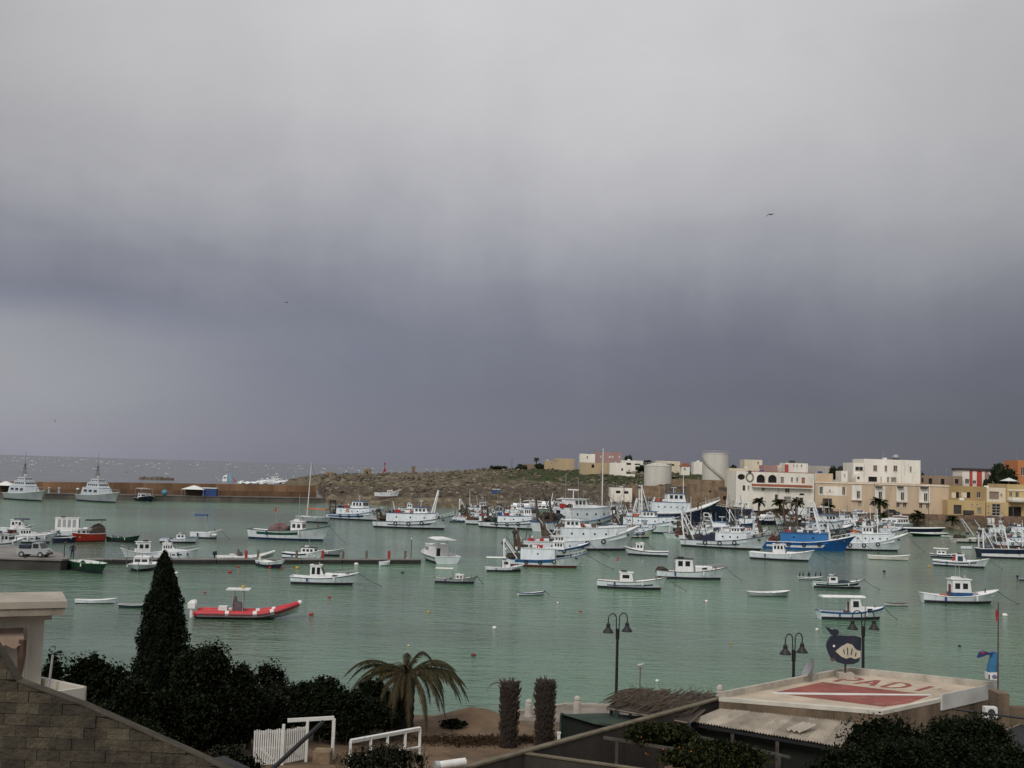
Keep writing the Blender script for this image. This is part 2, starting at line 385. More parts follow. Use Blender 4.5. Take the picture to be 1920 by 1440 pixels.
p = g.n('ShaderNodeBsdfPrincipled'); oo = g.n('ShaderNodeOutputMaterial'); t.links.new(p.outputs[0], oo.inputs[0])
tc = g.n('ShaderNodeTexCoord'); v = tc.outputs['Object']; atn = g.n('ShaderNodeAttribute', attribute_name='cover')
rock = g.ramp(g.noise(v, .35, 6.0, .7), [(.3, (.06, .05, .036)), (.5, (.145, .12, .083)), (.7, (.31, .255, .185))])
grass = g.ramp(g.noise(v, .5, 5.0, .7), [(.3, (.022, .035, .014)), (.7, (.075, .085, .035))])
ng = g.noise(g.mapping(v, (1, 2.2, 1)), .09, 6.0, .68)
f = g.smooth(g.math('SUBTRACT', g.math('ADD', ng, atn.outputs['Fac']), .5), .35, .52)
c = g.mix(f, rock, grass)
geo = g.n('ShaderNodeNewGeometry'); sp = g.n('ShaderNodeSeparateXYZ'); g.put(sp.inputs[0], geo.outputs['Normal'])
steep = g.smooth(sp.outputs[2], .75, .45)
cliff = g.ramp(g.noise(g.mapping(v, (1, .6, 1.6)), .55, 8.0, .75), [(.32, (.022, .019, .016)), (.5, (.085, .07, .055)), (.68, (.20, .165, .125))])
c = g.mix(g.math('MAXIMUM', steep, g.math('MULTIPLY', g.smooth(atn.outputs['Fac'], -.1, -.8), .85)), c, cliff)
g.put(p.inputs['Base Color'], c); p.inputs['Roughness'].default_value = .95; p.inputs['Specular IOR Level'].default_value = .1
b = g.n('ShaderNodeBump'); b.inputs['Strength'].default_value = 1.0; b.inputs['Distance'].default_value = .6
g.put(b.inputs['Height'], g.noise(v, .9, 6.0, .7)); g.put(p.inputs['Normal'], b.outputs[0])
me.materials.append(m); me.polygons.foreach_set('use_smooth', [True]*len(me.polygons))
o = bpy.data.objects.new('headland_terrain', me); COL.objects.link(o); tag(o, kind='structure')
# boulders and scrub on the headland
rockm = M('pale_boulder', (.24, .20, .15), .95, .4, .6)
rockd = M('dark_boulder', (.13, .105, .08), .95, .4, .6)
for nm, mt, cnt, lab in (('boulders', rockm, 520, 'pale limestone boulders strewn over the headland slope'), ('dark_boulders', rockd, 900, 'dark weathered rocks scattered along the headland cliffs')):
    mb = MB()
    for i in range(cnt):
        Yv = random.uniform(425, 640) if i % 3 else random.uniform(388, 440); px = random.uniform(556, 1290)
        X_ = (px-960)/FPX*Yv; z = land_z(X_, Yv)
        if z < 2.4: continue
        r = random.uniform(.25, .9)*(1.25 if random.random() < .1 else 1)
        mb.ball((X_, Yv, z+.1*r), (r*1.4, r, r*.7), 5, 3, .9, i)
    o = mb.build(nm, mt); tag(o, lab, 'rocks', kind='stuff')
scrub = foliage_mat('scrub_leaf', (.012, .018, .009), (.05, .06, .026))
P = []
for i in range(900):
    Yv = random.uniform(428, 640); px = random.uniform(560, 1290)
    X_ = (px-960)/FPX*Yv; z = land_z(X_, Yv)
    if z < 2.6 or mnoise.noise(Vector((X_*.05, Yv*.05, 3))) < -.15: continue
    r = random.uniform(.3, 1.1)
    for k in range(14): P.append((X_+random.gauss(0, r*.6), Yv+random.gauss(0, r*.6), z+abs(random.gauss(0, r*.4))))
o = leaves('scrub', P, .55, scrub, None); tag(o, 'low dark scrub patches on the headland slope', 'scrub', kind='stuff')

# ================================================================== breakwater across the harbour mouth
concdark = M('stained_quay_concrete', (.13, .115, .10), .9, .35, .25, bump=.4, bscale=1.5, streak=True)
conc = M('pale_concrete', (.36, .33, .29), .9, .2, .5, bump=.2, bscale=3)
brown = M('brown_breakwater_wall', (.22, .125, .068), .95, .25, .12, bump=.3, bscale=.8, streak=True, dirt=(.10, .07, .05), dirtamt=.5)
BW = [(-320, 322, 4.4), (0, 337, 4.7), (150, 346, 5.0), (300, 355.5, 5.3), (450, 366, 5.5), (616, 379, 5.6)]
def bw_section(pr):
    rings = []
    for px, Yv, zc in BW:
        Xb = (px-960)/FPX*Yv; nx, nyy = -.42, .91
        rings.append([(Xb+nx*dd, Yv+nyy*dd, (zc-5.3+z if z > 3 else z)) for dd, z in pr])
    return rings
o = MB().ring_loft(bw_section([(0, -2), (0, 1.35), (-.15, 1.36), (-.15, 1.6), (9.98, 1.6), (9.98, -2)])).build('breakwater_quay', concdark); tag(o, kind='structure')
e = thing('breakwater_wall', 'long brown breakwater wall closing off the harbour from the sea', 'breakwater', (0, 0, 0))
bpx = [b_[0] for b_ in BW]
def bw_at(px): return np.interp(px, bpx, [b_[1] for b_ in BW]), np.interp(px, bpx, [b_[2] for b_ in BW])
browns = [brown]+[M('brown_breakwater_wall_'+c_, tuple(v_*f_ for v_ in (.20, .115, .065)), .95, .28, .14, bump=.3, bscale=.8, streak=True, dirt=(.09, .065, .045), dirtamt=.6) for c_, f_ in (('b', .94), ('c', 1.06))]
npan = 34
for i in range(npan):
    rings = []
    for px in (lerp(-320, 616, i/npan), lerp(-320, 616, (i+1)/npan)-.35):
        Yv, zc = bw_at(px); Xb = (px-960)/FPX*Yv; j_ = .04*((i*7) % 5)/5
        rings.append([(Xb-.42*dd, Yv+.91*dd, (zc-5.3+z if z > 3 else z)) for dd, z in ((10+j_, -2), (10+j_, 3.3), (10.15+j_, 5.3-j_), (12.6, 5.3-j_), (13.6, 4.0), (14.5, -2))])
    MB().ring_loft(rings).build('wall_panel', browns[(i*5) % 3], e)
MB().ring_loft(bw_section([(9.7, 1.55), (9.7, 3.02), (9.99, 3.02), (9.99, 1.55)])).build('lower_band', M('brown_lower_band', (.15, .085, .05), .95, .3, .2, streak=True), e)
def tent(label, px0, px1, ytop, Yv, zg, wall=None):
    a = atd(px0, ytop, Yv); b = atd(px1, ytop, Yv); cx = (a.x+b.x)/2; wd = (b.x-a.x)/2; zt = a.z-zg
    e = thing('canopy_tent', label, 'tent', (cx, Yv, zg))
    he = zt*.62
    MB().ring_loft([[(-wd, -2.2, he), (wd, -2.2, he), (wd, 2.2, he), (-wd, 2.2, he)], [(-.3, -.2, zt), (.3, -.2, zt), (.3, .2, zt), (-.3, .2, zt)]]).build('canopy', whitepl, e)
    for sx in (-1, 1):
        for sy in (-1, 1): MB().cyl((sx*(wd-.15), sy*2.05, 0), (sx*(wd-.15), sy*2.05, he), .06, n=6).build('pole', galv, e)
    if wall: MB().box(-wd+.3, wd-.3, 1.9, 2.0, 0, he).build('back_wall', wall, e)
    return e
tent('white peaked canopy tent at the left end of the breakwater quay', -6, 29, 902, 345, 1.6, netm)
tent('white peaked canopy tent beside the blue container on the breakwater', 343, 386, 909.5, 364, 1.6, M('brown_tent_wall', (.07, .05, .04), .9))
a = atd(379, 914, 364.5); b = atd(405, 914, 364.5)
e = thing('blue_container', 'blue container with white top standing next to the peaked tent', 'container', ((a.x+b.x)/2+.4, 364.5, 1.6))
hw = (b.x-a.x)/2; bx('body', tarp_blue, e, -hw, hw, -1.2, 1.2, 0, a.z-1.6-.25); bx('lid', whitepl, e, -hw-.1, hw+.1, -1.3, 1.3, a.z-1.6-.25, a.z-1.6)
for i in range(5): bx('rib', tarp_blue, e, lerp(-hw+.3, hw-.3, i/4)-.05, lerp(-hw+.3, hw-.3, i/4)+.05, -1.26, -1.2, .1, a.z-1.6-.4)
a = atd(305, 923, 355); e = thing('round_buoy', 'pale blue round mooring buoy ashore on the breakwater quay', 'buoy', (a.x, 357, 1.6))
MB().ball((0, 0, .95), .95, 14, 8).build('float', M('pale_blue_paint', (.08, .25, .38), .5), e, smooth=True); MB().cyl((0, 0, 1.8), (0, 0, 2.1), .15).build('eye', steel, e)
for px, lab, mt in ((87, 'left of two grey bollard posts between the patrol boats', galv), (106, 'right of two grey bollard posts between the patrol boats', galv), (141, 'white-capped post on the quay left of the second patrol boat', whitepl)):
    a = atd(px, 920, 343); e = thing('mooring_post', lab, 'post', (a.x, 345, 1.6)); MB().cyl((0, 0, 0), (0, 0, 1.5), .38, .34, 10).build('shaft', concdark if mt is whitepl else mt, e)
    MB().ball((0, 0, 1.55), (.5, .5, .35), 10, 6).build('cap', mt, e, smooth=True)
# sunken wreck on the sea side and a low dark mole
a = at(428, 902.5, 0); e = thing('half_sunk_boat', 'half sunk white and blue boat beyond the breakwater', 'boat', (a.x, a.y, 0), R(8))
s = a.y/FPX
MB().ring_loft([[(x*s, y_*s, z*s) for x, y_, z in r] for r in ([(-11, -5, -1), (-11, 5, -1), (-9, 4, 9), (-9, -4, 10)], [(-2, -5, -1), (-2, 5, -1), (-2, 4, 12), (-2, -4, 13)])]).build('cabin', white_pt, e)
MB().ring_loft([[(x*s, y_*s, z*s) for x, y_, z in r] for r in ([(0, -6, -1), (0, 6, -1), (1, 5, 14), (1, -5, 15)], [(9, -4, -1), (9, 4, -1), (7, 3, 12), (7, -3, 12)])]).build('hull', M('pale_blue_hull', (.22, .42, .52), .6), e)
MB().ring_loft([[(x*s, y_*s, z*s) for x, y_, z in r] for r in ([(9, -4, -1), (9, 4, -1), (7.3, 3, 9), (7.3, -3, 9)], [(17, -1, -1), (17, 1, -1), (15.5, .5, .6), (15.5, -.5, .6)])]).build('bow', M('faded_pink_hull', (.38, .16, .16), .7), e)
for x in (-8, -5): bx('window', glass, e, x*s, (x+1.6)*s, -5.1*s, -4.6*s, 5.5*s, 8*s)
MB().tube([(-14*s, 0, 0), (-24*s, 0, 8*s)], .25*s).build('boom', whitepl, e); MB().tube([(-8*s, 0, 10*s), (-24*s, 0, 23*s)], .2*s).build('mast', galv, e)
a = at(270, 899, 0); b = at(318, 900.5, 0); mb = MB()
for i in range(40):
    p = a.lerp(b, random.random()); mb.ball((p.x, p.y+random.uniform(-3, 3), 0), (2.6, 2.0, 1.6), 6, 4, .8, i)
o = mb.build('rock_mole', rockd); tag(o, 'low dark line of rocks awash beyond the breakwater', 'rocks')

# ================================================================== near shore
NP = [(-40, 8), (0, 7.2), (15, 5.4), (25, 3.9), (33, 2.7), (40, 2.05), (47, 1.5), (53, 1.25), (57, .7), (60, -.4), (70, -2)]
def near_z(x, y):
    z = np.interp(y, [a for a, b in NP], [b for a, b in NP])
    z += .10*mnoise.noise(Vector((x*.4, y*.4, 0)))+.04*mnoise.noise(Vector((x*1.3, y*1.3, 5)))
    if x > 11: z = min(z, lerp(z, 1.2, min(1, (x-11)/3))) if y > 44 else z
    z += .7*math.exp(-((x+1.3)**2/2.2+(y-54.0)**2/3.0))
    return float(z)
sandm = M('sandy_earth', (.155, .100, .056), .95, .35, .6, bump=.5, bscale=3, dirt=(.07, .05, .025), dirtamt=.75)
V = []; F = []; xs = np.linspace(-45, 45, 121); ys = np.linspace(-20, 70, 121)
for x in xs:
    for y in ys: V.append((x, y, near_z(x, y)))
for i in range(120):
    for j in range(120): F.append((i*121+j, (i+1)*121+j, (i+1)*121+j+1, i*121+j+1))
o = MB().add(V, F).build('ground', sandm, smooth=True, fix=False); tag(o, kind='structure')
o = MB().prism([(.4, 53.4), (3.3, 53.2), (46, 50.5), (46, 58.5), (3.2, 57.2), (.4, 54.8)], 'z', -2, 1.36).build('promenade', M('promenade_paving', (.22, .19, .16), .9, .25, .8, bump=.2)); tag(o, kind='structure')
o = MB().prism([(.4, 54.5), (3.2, 56.9), (46, 58.2), (46, 58.55), (3.18, 57.26), (.35, 54.9)], 'z', -2, 1.46).build('promenade_kerb', M('pale_kerb', (.34, .31, .26), .85, .15, 1)); tag(o, kind='structure')
# quay on the left with a floating pier
o = MB().prism([(-140, 127.5), (-50.9, 129.2), (-50.6, 130.5), (-54, 137), (-62, 146), (-140, 150)], 'z', -2, 1.1).build('quay', M('dark_quay_body', (.06, .055, .05), .9, .3, .4, bump=.4, bscale=1.5)); tag(o, kind='structure')  # quay body, darker than the slab on top
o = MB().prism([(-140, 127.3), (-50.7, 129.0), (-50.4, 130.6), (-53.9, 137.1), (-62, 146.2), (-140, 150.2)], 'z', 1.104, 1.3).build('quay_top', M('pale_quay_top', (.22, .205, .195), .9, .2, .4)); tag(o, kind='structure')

# ================================================================== town buildings
def plaster(key, c, dirt=(.25, .2, .15), amt=.35): return M(key, c, .9, .10, .25, bump=.15, bscale=2, streak=True, dirt=dirt, dirtamt=amt)
pl_white = plaster('white_plaster', (.80, .76, .68)); pl_cream = plaster('cream_plaster', (.70, .62, .48)); pl_beige = plaster('beige_plaster', (.60, .46, .32))
pl_pink = plaster('pink_plaster', (.36, .225, .215)); pl_sand = plaster('sand_plaster', (.45, .35, .22), (.2, .15, .1), .5); pl_tan = M('tan_stone', (.25, .18, .115), .95, .3, .5, bump=.5, bscale=2, dirt=(.10, .075, .05), dirtamt=.6); pl_stone = plaster('brown_stone', (.22, .155, .10), (.09, .065, .045), .6)
pl_ochre = plaster('ochre_plaster', (.38, .265, .12)); pl_yellow = plaster('yellow_plaster', (.53, .39, .19)); pl_orange = plaster('orange_plaster', (.50, .20, .08))
pl_brown = plaster('brown_plaster', (.26, .19, .14)); pl_grey = plaster('grey_plaster', (.40, .38, .35)); pl_red = plaster('red_plaster', (.48, .07, .06)); terra = plaster('terracotta', (.34, .12, .07))
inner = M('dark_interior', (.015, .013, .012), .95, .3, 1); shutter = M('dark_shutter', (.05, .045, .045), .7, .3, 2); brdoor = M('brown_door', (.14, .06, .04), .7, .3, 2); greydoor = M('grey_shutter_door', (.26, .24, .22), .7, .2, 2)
framem = M('pale_window_frame', (.55, .52, .46), .7, .1, 2)

def wall_with_holes(mb, x0, x1, z0, z1, holes, t=.3):
    xs = sorted(set([x0, x1]+[v for h in holes for v in (h[0], h[2])])); zs = sorted(set([z0, z1]+[v for h in holes for v in (h[1], h[3])]))
    xs = [x for x in xs if x0 <= x <= x1]; zs = [z for z in zs if z0 <= z <= z1]
    for a in range(len(xs)-1):
        b = 0
        while b < len(zs)-1:
            def hole(bb):
                cx = (xs[a]+xs[a+1])/2; cz = (zs[bb]+zs[bb+1])/2
                return any(h[0] < cx < h[2] and h[1] < cz < h[3] for h in holes)
            if hole(b): b += 1; continue
            c = b
            while c+1 < len(zs)-1 and not hole(c+1): c += 1
            mb.add([(xs[a], 0, zs[b]), (xs[a+1], 0, zs[b]), (xs[a+1], 0, zs[c+1]), (xs[a], 0, zs[c+1])], [(0, 1, 2, 3)]); b = c+1
    for h in holes:
        for q in ([(h[0], h[1]), (h[0], h[3])], [(h[2], h[1]), (h[2], h[3])], [(h[0], h[1]), (h[2], h[1])], [(h[0], h[3]), (h[2], h[3])]):
            mb.add([(q[0][0], 0, q[0][1]), (q[1][0], 0, q[1][1]), (q[1][0], t, q[1][1]), (q[0][0], t, q[0][1])], [(0, 1, 2, 3)])
def bld(name, label, px0, px1, ytop, ybase, Yv, depth, wall, ops=(), par=.35, zb=None, roof=None, cat='building', rz=0.0):
    xm = (px0+px1)/2; yc = (ytop+ybase)/2
    A = atd(px0, yc, Yv); Bp = atd(px1, yc, Yv); zt = atd(xm, ytop, Yv).z; z0 = atd(xm, ybase, Yv).z if zb is None else zb
    e = thing(name, label, cat, (A.x, Yv, z0), rz); W = Bp.x-A.x; H = zt-z0
    def loc(px, py): p = atd(px, py, Yv); return p.x-A.x, p.z-z0
    hs = []; info = []
    for op in ops:
        k, a0, b0, a1, b1 = op[:5]; mt = op[5] if len(op) > 5 else None
        xm_, ym_ = (a0+a1)/2, (b0+b1)/2
        x_0 = loc(a0, ym_)[0]; x_1 = loc(a1, ym_)[0]; z_1 = loc(xm_, b0)[1]; z_0 = max(loc(xm_, b1)[1], .02)
        x_0 = max(x_0, .12); x_1 = min(x_1, W-.12)
        if x_1-x_0 < .2: continue
        hs.append((x_0, z_0, x_1, z_1)); info.append((k, mt))
    mb = MB(); wall_with_holes(mb, 0, W, -1.5, H, hs)
    mb.add([(0, 0, -1.5), (0, depth, -1.5), (0, depth, H), (0, 0, H)], [(0, 1, 2, 3)]); mb.add([(W, 0, -1.5), (W, depth, -1.5), (W, depth, H), (W, 0, H)], [(3, 2, 1, 0)])
    mb.add([(0, depth, -1.5), (W, depth, -1.5), (W, depth, H), (0, depth, H)], [(0, 1, 2, 3)])
    if par:  # parapet top ring
        pw = .3
        for a, b, c, d in ((0, W, 0, pw), (0, W, depth-pw, depth), (0, pw, pw, depth-pw), (W-pw, W, pw, depth-pw)):
            mb.add([(a, c, H), (b, c, H), (b, d, H), (a, d, H)], [(0, 1, 2, 3)])
        for q in ([(pw, pw), (W-pw, pw)], [(W-pw, pw), (W-pw, depth-pw)], [(W-pw, depth-pw), (pw, depth-pw)], [(pw, depth-pw), (pw, pw)]):
            mb.add([(*q[0], H-par), (*q[1], H-par), (*q[1], H), (*q[0], H)], [(0, 1, 2, 3)])
    for (x_0, z_0, x_1, z_1), (k, mt) in zip(hs, info):
        if k == 'a':   # arched head: spandrels in wall plane
            r = (x_1-x_0)/2; cx = (x_0+x_1)/2; rz_ = min(r, (z_1-z_0)*.6); n = 8
            for sgn in (-1, 1):
                pts = [(cx+sgn*r, z_1)]+[(cx+sgn*r*math.cos(math.pi/2*i/n), z_1-rz_+rz_*math.sin(math.pi/2*i/n)) for i in range(n+1)]
                mb.prism(pts, 'y', -.003, .297)
        if k == 'r':   # round
            rx = (x_1-x_0)/2; rz_ = (z_1-z_0)/2; cx = (x_0+x_1)/2; cz = (z_0+z_1)/2; n = 6
            for sx in (-1, 1):
                for sz in (-1, 1):
                    mb.prism([(cx+sx*rx, cz+sz*rz_)]+[(cx+sx*rx*math.cos(math.pi/2*i/n), cz+sz*rz_*math.sin(math.pi/2*i/n)) for i in range(n+1)], 'y', -.003, .297)
    mb.build('wall', wall, e, fix=False)
    MB().add([(.01, .01, H-max(par, .02)), (W-.01, .01, H-max(par, .02)), (W-.01, depth-.01, H-max(par, .02)), (.01, depth-.01, H-max(par, .02))], [(0, 1, 2, 3)]).build('roof', roof or conc, e)
    for (x_0, z_0, x_1, z_1), (k, mt) in zip(hs, info):
        if k in 'w':
            fr = MB(); b_ = .10
            for q in ((x_0, x_1, z_0, z_0+b_), (x_0, x_1, z_1-b_, z_1), (x_0, x_0+b_, z_0+b_, z_1-b_), (x_1-b_, x_1, z_0+b_, z_1-b_), ((x_0+x_1)/2-.05, (x_0+x_1)/2+.05, z_0+b_, z_1-b_)):
                fr.box(q[0], q[1], .16, .24, q[2], q[3])
            wd = fr.build('window', framem, e); bx('pane', mt or glass, wd, x_0+.02, x_1-.02, .245, .28, z_0+.02, z_1-.02)
            bx('sill', framem, wd, x_0-.1, x_1+.1, -.1, .1, z_0-.12, z_0-.003)
        elif k == 'd': bx('door', mt or brdoor, e, x_0, x_1, .2, .28, z_0, z_1)
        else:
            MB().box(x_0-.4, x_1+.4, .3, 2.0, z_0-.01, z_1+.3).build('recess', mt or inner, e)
    if par and W > 4 and cat == 'building':   # rooftop aerials, water tank, wall boxes
        rq = random.Random(int(px0*7))
        for i in range(2 if W < 15 else 4):
            xq, yq, hq = rq.uniform(.1, .9)*W, rq.uniform(.2, .8)*depth, rq.uniform(1.2, 2.8)
            mb = MB(); mb.cyl((xq, yq, H-par), (xq, yq, H+hq), .035, n=5)
            for zq in (.95, .75): mb.obox((xq, yq, H+hq*zq), (rq.uniform(.6, 1.2), .04, .04), rq.random())
            mb.build('aerial', galv, e)
        if rq.random() < .6: xq = rq.uniform(.15, .8)*W; MB().cyl((xq, depth*.5, H-par+.45), (xq+1.3, depth*.5, H-par+.45), .5, n=10).build('water_tank', rq.choice((whitepl, galv, tarp_blue)), e)
        for i in range(int(W/9)):
            xq = rq.uniform(.1, .9)*W; MB().cyl((xq, -.07, .2), (xq, -.07, H-.3), .05, n=5).build('downpipe', framem, e)
    return e, loc, W, H
def z6(x): return 1360+x/6
def v6(y): return 830+y/6
def z7(x): return 1600+x/6
def ops6(L): return [(k, z6(a), v6(b), z6(c), v6(d))+tuple(r) for k, a, b, c, d, *r in L]
def ops7(L): return [(k, z7(a), v6(b), z7(c), v6(d))+tuple(r) for k, a, b, c, d, *r in L]
YB = 340
# white restaurant with arches
e, loc, W, H = bld('white_house', 'long white two-storey house with arches and red balcony on the quay', z6(120), z6(1010), 885.5, 949, YB, 14, pl_white,
    ops6([('a', 352, 358, 446, 452), ('a', 482, 362, 578, 452), ('d', 622, 385, 660, 456, greydoor), ('w', 738, 390, 762, 442), ('w', 798, 392, 820, 442), ('d', 858, 392, 896, 460, M('orange_door', (.35, .15, .08), .7)),
          ('w', 408, 490, 442, 540), ('w', 672, 494, 724, 563), ('d', 558, 582, 590, 660, shutter), ('d', 660, 607, 740, 668, greydoor), ('a', 832, 570, 888, 592), ('d', 832, 618, 876, 668, shutter), ('r', 138, 352, 222, 418), ('w', 252, 484, 272, 530), ('d', 195, 480, 225, 540, shutter)]))
x0, z1 = loc(z6(297), v6(462)); x1, _ = loc(z6(968), v6(470))
bx('balcony', pl_white, e, x0, x1, -1.3, -.003, z1-1.0, z1-.75); bx('balcony_parapet', terra, e, x0, x1, -1.3, -1.15, z1-.747, z1+.05); bx('balcony_end', terra, e, x0, x0+.15, -1.147, -.003, z1-.747, z1+.05)
bx('parapet_tiles', terra, e, 3, W-.3, -.06, .3, H+.003, H+.16)
x, z = loc(z6(274), v6(388)); mb = MB(); mb.tube([(x+1.15*math.cos(t)*.9, -.12, z+1.3*math.sin(t)) for t in [i*2*math.pi/16 for i in range(17)]], .22, 6); mb.build('round_ornament', M('stone_ornament', (.25, .23, .18), .9), e)
mb = MB(); mb.ball((x, -.15, z+1.6), (.5, .3, .5)); mb.build('ornament_head', shutter, e)
# side wing with stripes
bld('beige_annexe', 'small beige block with grey bands between the white house and the club', z6(1012), z6(1210), 887.5, 906, YB+5, 9, pl_beige, (), .3, zb=4)
# long beige club building
e, loc, W, H = bld('beige_building', 'long beige building with white window panels facing the harbour', 1527.5, 1779, 905.5, 966, YB, 13, pl_beige,
    ops6([('w', 1060, 497, 1098, 576, glassb), ('w', 1315, 500, 1350, 588, brdoor), ('d', 1095, 628, 1200, 722, M('dark_garage_door', (.06, .045, .04), .8)), ('w', 1480, 545, 1516, 626), ('w', 1495, 662, 1530, 712)]) +
    ops7([('w', 285, 552, 325, 628), ('w', 535, 560, 573, 648), ('w', 795, 570, 836, 658), ('w', 485, 674, 522, 730), ('w', 560, 674, 598, 730), ('w', 742, 682, 778, 740), ('w', 820, 686, 850, 745), ('w', 232, 672, 262, 726), ('d', 60, 655, 92, 712, greydoor)]), .4)
for a, b, c, d, hs in ((z6(1048), v6(488), z6(1362), v6(600), [(z6(1060), z6(1098), v6(497), v6(576)), (z6(1315), z6(1350), v6(500), v6(588))]), (z6(1425), v6(478), z6(1535), v6(642), [(z6(1480), z6(1516), v6(545), v6(626))]),
                       (z7(232), v6(486), z7(358), v6(640), [(z7(285), z7(325), v6(552), v6(628))]), (z7(484), v6(492), z7(610), v6(660), [(z7(535), z7(573), v6(560), v6(648))]), (z7(736), v6(496), z7(862), v6(668), [(z7(795), z7(836), v6(570), v6(658))])):
    x0, z1 = loc(a, b); x1, z0 = loc(c, d); ym = (b+d)/2; mb = MB()
    holes = []
    for h in hs:
        xa = loc(h[0], (h[2]+h[3])/2)[0]-.02; xb = loc(h[1], (h[2]+h[3])/2)[0]+.02; zt_ = loc((h[0]+h[1])/2, h[2])[1]+.02; zb_ = loc((h[0]+h[1])/2, h[3])[1]-.14; holes.append((xa, zb_, xb, zt_))
    wall_with_holes(mb, x0, x1, z0, z1, holes, .05)
    mb.v = [(p[0], p[1]-.05, p[2]) for p in mb.v]
    mb.build('white_panel', pl_white, e, fix=False)
for a, b, c, d in ((z7(245), 488, z7(320), 502), (z7(492), 490, z7(556), 506), (z7(752), 496, z7(832), 516)):
    x0, z1 = loc(a, v6(b)); x1, z0 = loc(c, v6(d)); bx('canopy', shutter, e, x0, x1, -1.0, -.055, z0, z1)
for a, b, c in ((z7(490), 662, z7(605)), (z7(735), 668, z7(855)), (z6(1415), 640, z6(1530))):
    x0, z1 = loc(a, v6(b)); x1, _ = loc(c, v6(b)); bx('ledge', pl_white, e, x0, x1, -.6, -.055, z1-.2, z1)
bx('cornice', pl_white, e, -.1, W+.1, -.22, -.003, H-.55, H-.3)
# small emblem and faint lettering above the dark door of the club
x, z = loc(z6(1175), v6(540)); MB().prism([(x-.35, z-.2), (x+.35, z-.2), (x, z+.5)], 'y', -.075, -.06).build('emblem', terra, e)
for i in range(9): bx('wall_letter', terra, e, x-1.1+i*.25, x-1.1+i*.25+.14, -.075, -.06, z-.6, z-.42)
# white block above
e, loc, W, H = bld('white_block', 'tall plain white block rising behind the long beige building', z7(120), z7(755), 861.8, 909, YB+14, 12, pl_white,
    ops7([('w', 225, 255, 270, 322, brdoor), ('w', 352, 258, 382, 326, brdoor), ('w', 452, 258, 496, 326, brdoor), ('w', 635, 268, 658, 332), ('o', 170, 383, 268, 440), ('w', 306, 385, 320, 446), ('d', 378, 388, 402, 446, greydoor), ('o', 425, 390, 486, 446, M('grey_recess', (.25, .23, .2), .9))]), .3)
mb = MB(); mb.ball((W*.62, 3, H+.9), (1.1, 1.1, .8), 12, 8); mb.build('water_tank', galv, e, smooth=True); bx('tank_stand', shutter, e, W*.62-1.2, W*.62+1.2, 2.2, 3.8, H-.2, H+.3)
bld('white_wing', 'lower white wing with wide window left of the tall white block', z7(0), z7(118), 867.5, 908, YB+13, 11, pl_white, ops7([('w', 22, 270, 112, 318)]), .3)
p0 = atd(z7(30), v6(460), YB+9); p1 = atd(z7(148), v6(460), YB+9); zt = atd(z7(88), v6(335), YB+9).z
e = thing('vaulted_house', 'small white house with a rounded vault roof above the club', 'building', (p0.x, YB+9, p0.z)); W = p1.x-p0.x; H = zt-p0.z
pts = [(0, -1), (W, -1)]+[(W/2+W/2*math.cos(t), H*.42+H*.58*math.sin(t)) for t in [i*math.pi/14 for i in range(15)]]
MB().prism(pts, 'y', 0, 5).build('vault', pl_white, e); bx('window', glass, e, W*.12, W*.33, -.05, .05, H*.4, H*.62)
bld('white_cube', 'small white rooftop cube left of the dark tower', z6(1305), z6(1375), 883, 899, YB+10, 6, pl_white, ops6([('w', 1335, 352, 1350, 385)]), .2)
bld('dark_tower', 'narrow dark grey tower between two white blocks', z6(1385), z6(1440), 871.5, 899, YB+20, 4, M('dark_tower_wall', (.045, .045, .05), .9), (), .2)
e, loc, W, H = bld('brown_terrace_house', 'low brown flat-roofed house with four dark openings behind the club', z7(755), z7(1226), 892, 912, YB+16, 8, pl_brown, ops7([('o', 770, 398, 790, 446), ('o', 848, 402, 888, 466), ('o', 985, 408, 1026, 470), ('o', 1143, 410, 1182, 462)]), .3)
e, loc, W, H = bld('ochre_house', 'ochre two-storey house with recessed balconies and a yellow ground floor', z7(1075), z7(1497), 911.5, 940, YB, 14, pl_ochre, ops7([('o', 1105, 556, 1190, 622), ('o', 1215, 556, 1318, 622), ('w', 1390, 556, 1436, 622)]), .4)
for a, b in ((1105, 1190), (1215, 1318)):
    x0, z1 = loc(z7(a), v6(600)); x1, z0 = loc(z7(b), v6(622)); bx('balcony_screen', pl_cream, e, x0+.02, lerp(x0, x1, .6), .1, .2, z0, z1+1.6)
e, loc, W, H = bld('yellow_ground_floor', 'yellow single-storey front with dark doorway below the ochre house', z7(1060), z7(1484), 938.5, 965, YB-4, 3.9, pl_yellow, ops7([('d', 1128, 700, 1218, 803, shutter), ('w', 1328, 690, 1345, 712), ('w', 1382, 690, 1400, 715), ('d', 1395, 732, 1440, 800, greydoor)]), .3)
x0, z0 = loc(z7(1232), v6(803)); x1, z1 = loc(z7(1335), v6(762)); bx('counter', shutter, e, x0, x1, -1.4, -.2, max(z0, 0), z1)
e, loc, W, H = bld('cream_yellow_house', 'cream upper house with one wide opening next to the yellow hotel', z7(1500), z7(1727), 914.5, 944, YB, 13, pl_cream, ops7([('o', 1530, 550, 1640, 637, pl_brown), ('w', 1655, 575, 1678, 606)]), .4)
e, loc, W, H = bld('yellow_shop', 'yellow shop front with a tall gridded window', z7(1496), z7(1742), 942.5, 969, YB-4, 3.9, pl_yellow, ops7([('w', 1562, 690, 1656, 822, glass), ('w', 1510, 708, 1530, 740), ('w', 1510, 780, 1530, 815)]), .3)
x0, z1 = loc(z7(1562), v6(690)); x1, z0 = loc(z7(1656), v6(822))
for i in range(1, 4): bx('glazing_bar', framem, e, x0+.05, x1-.05, .1, .158, lerp(z0, z1, i/4)-.06, lerp(z0, z1, i/4)+.06)
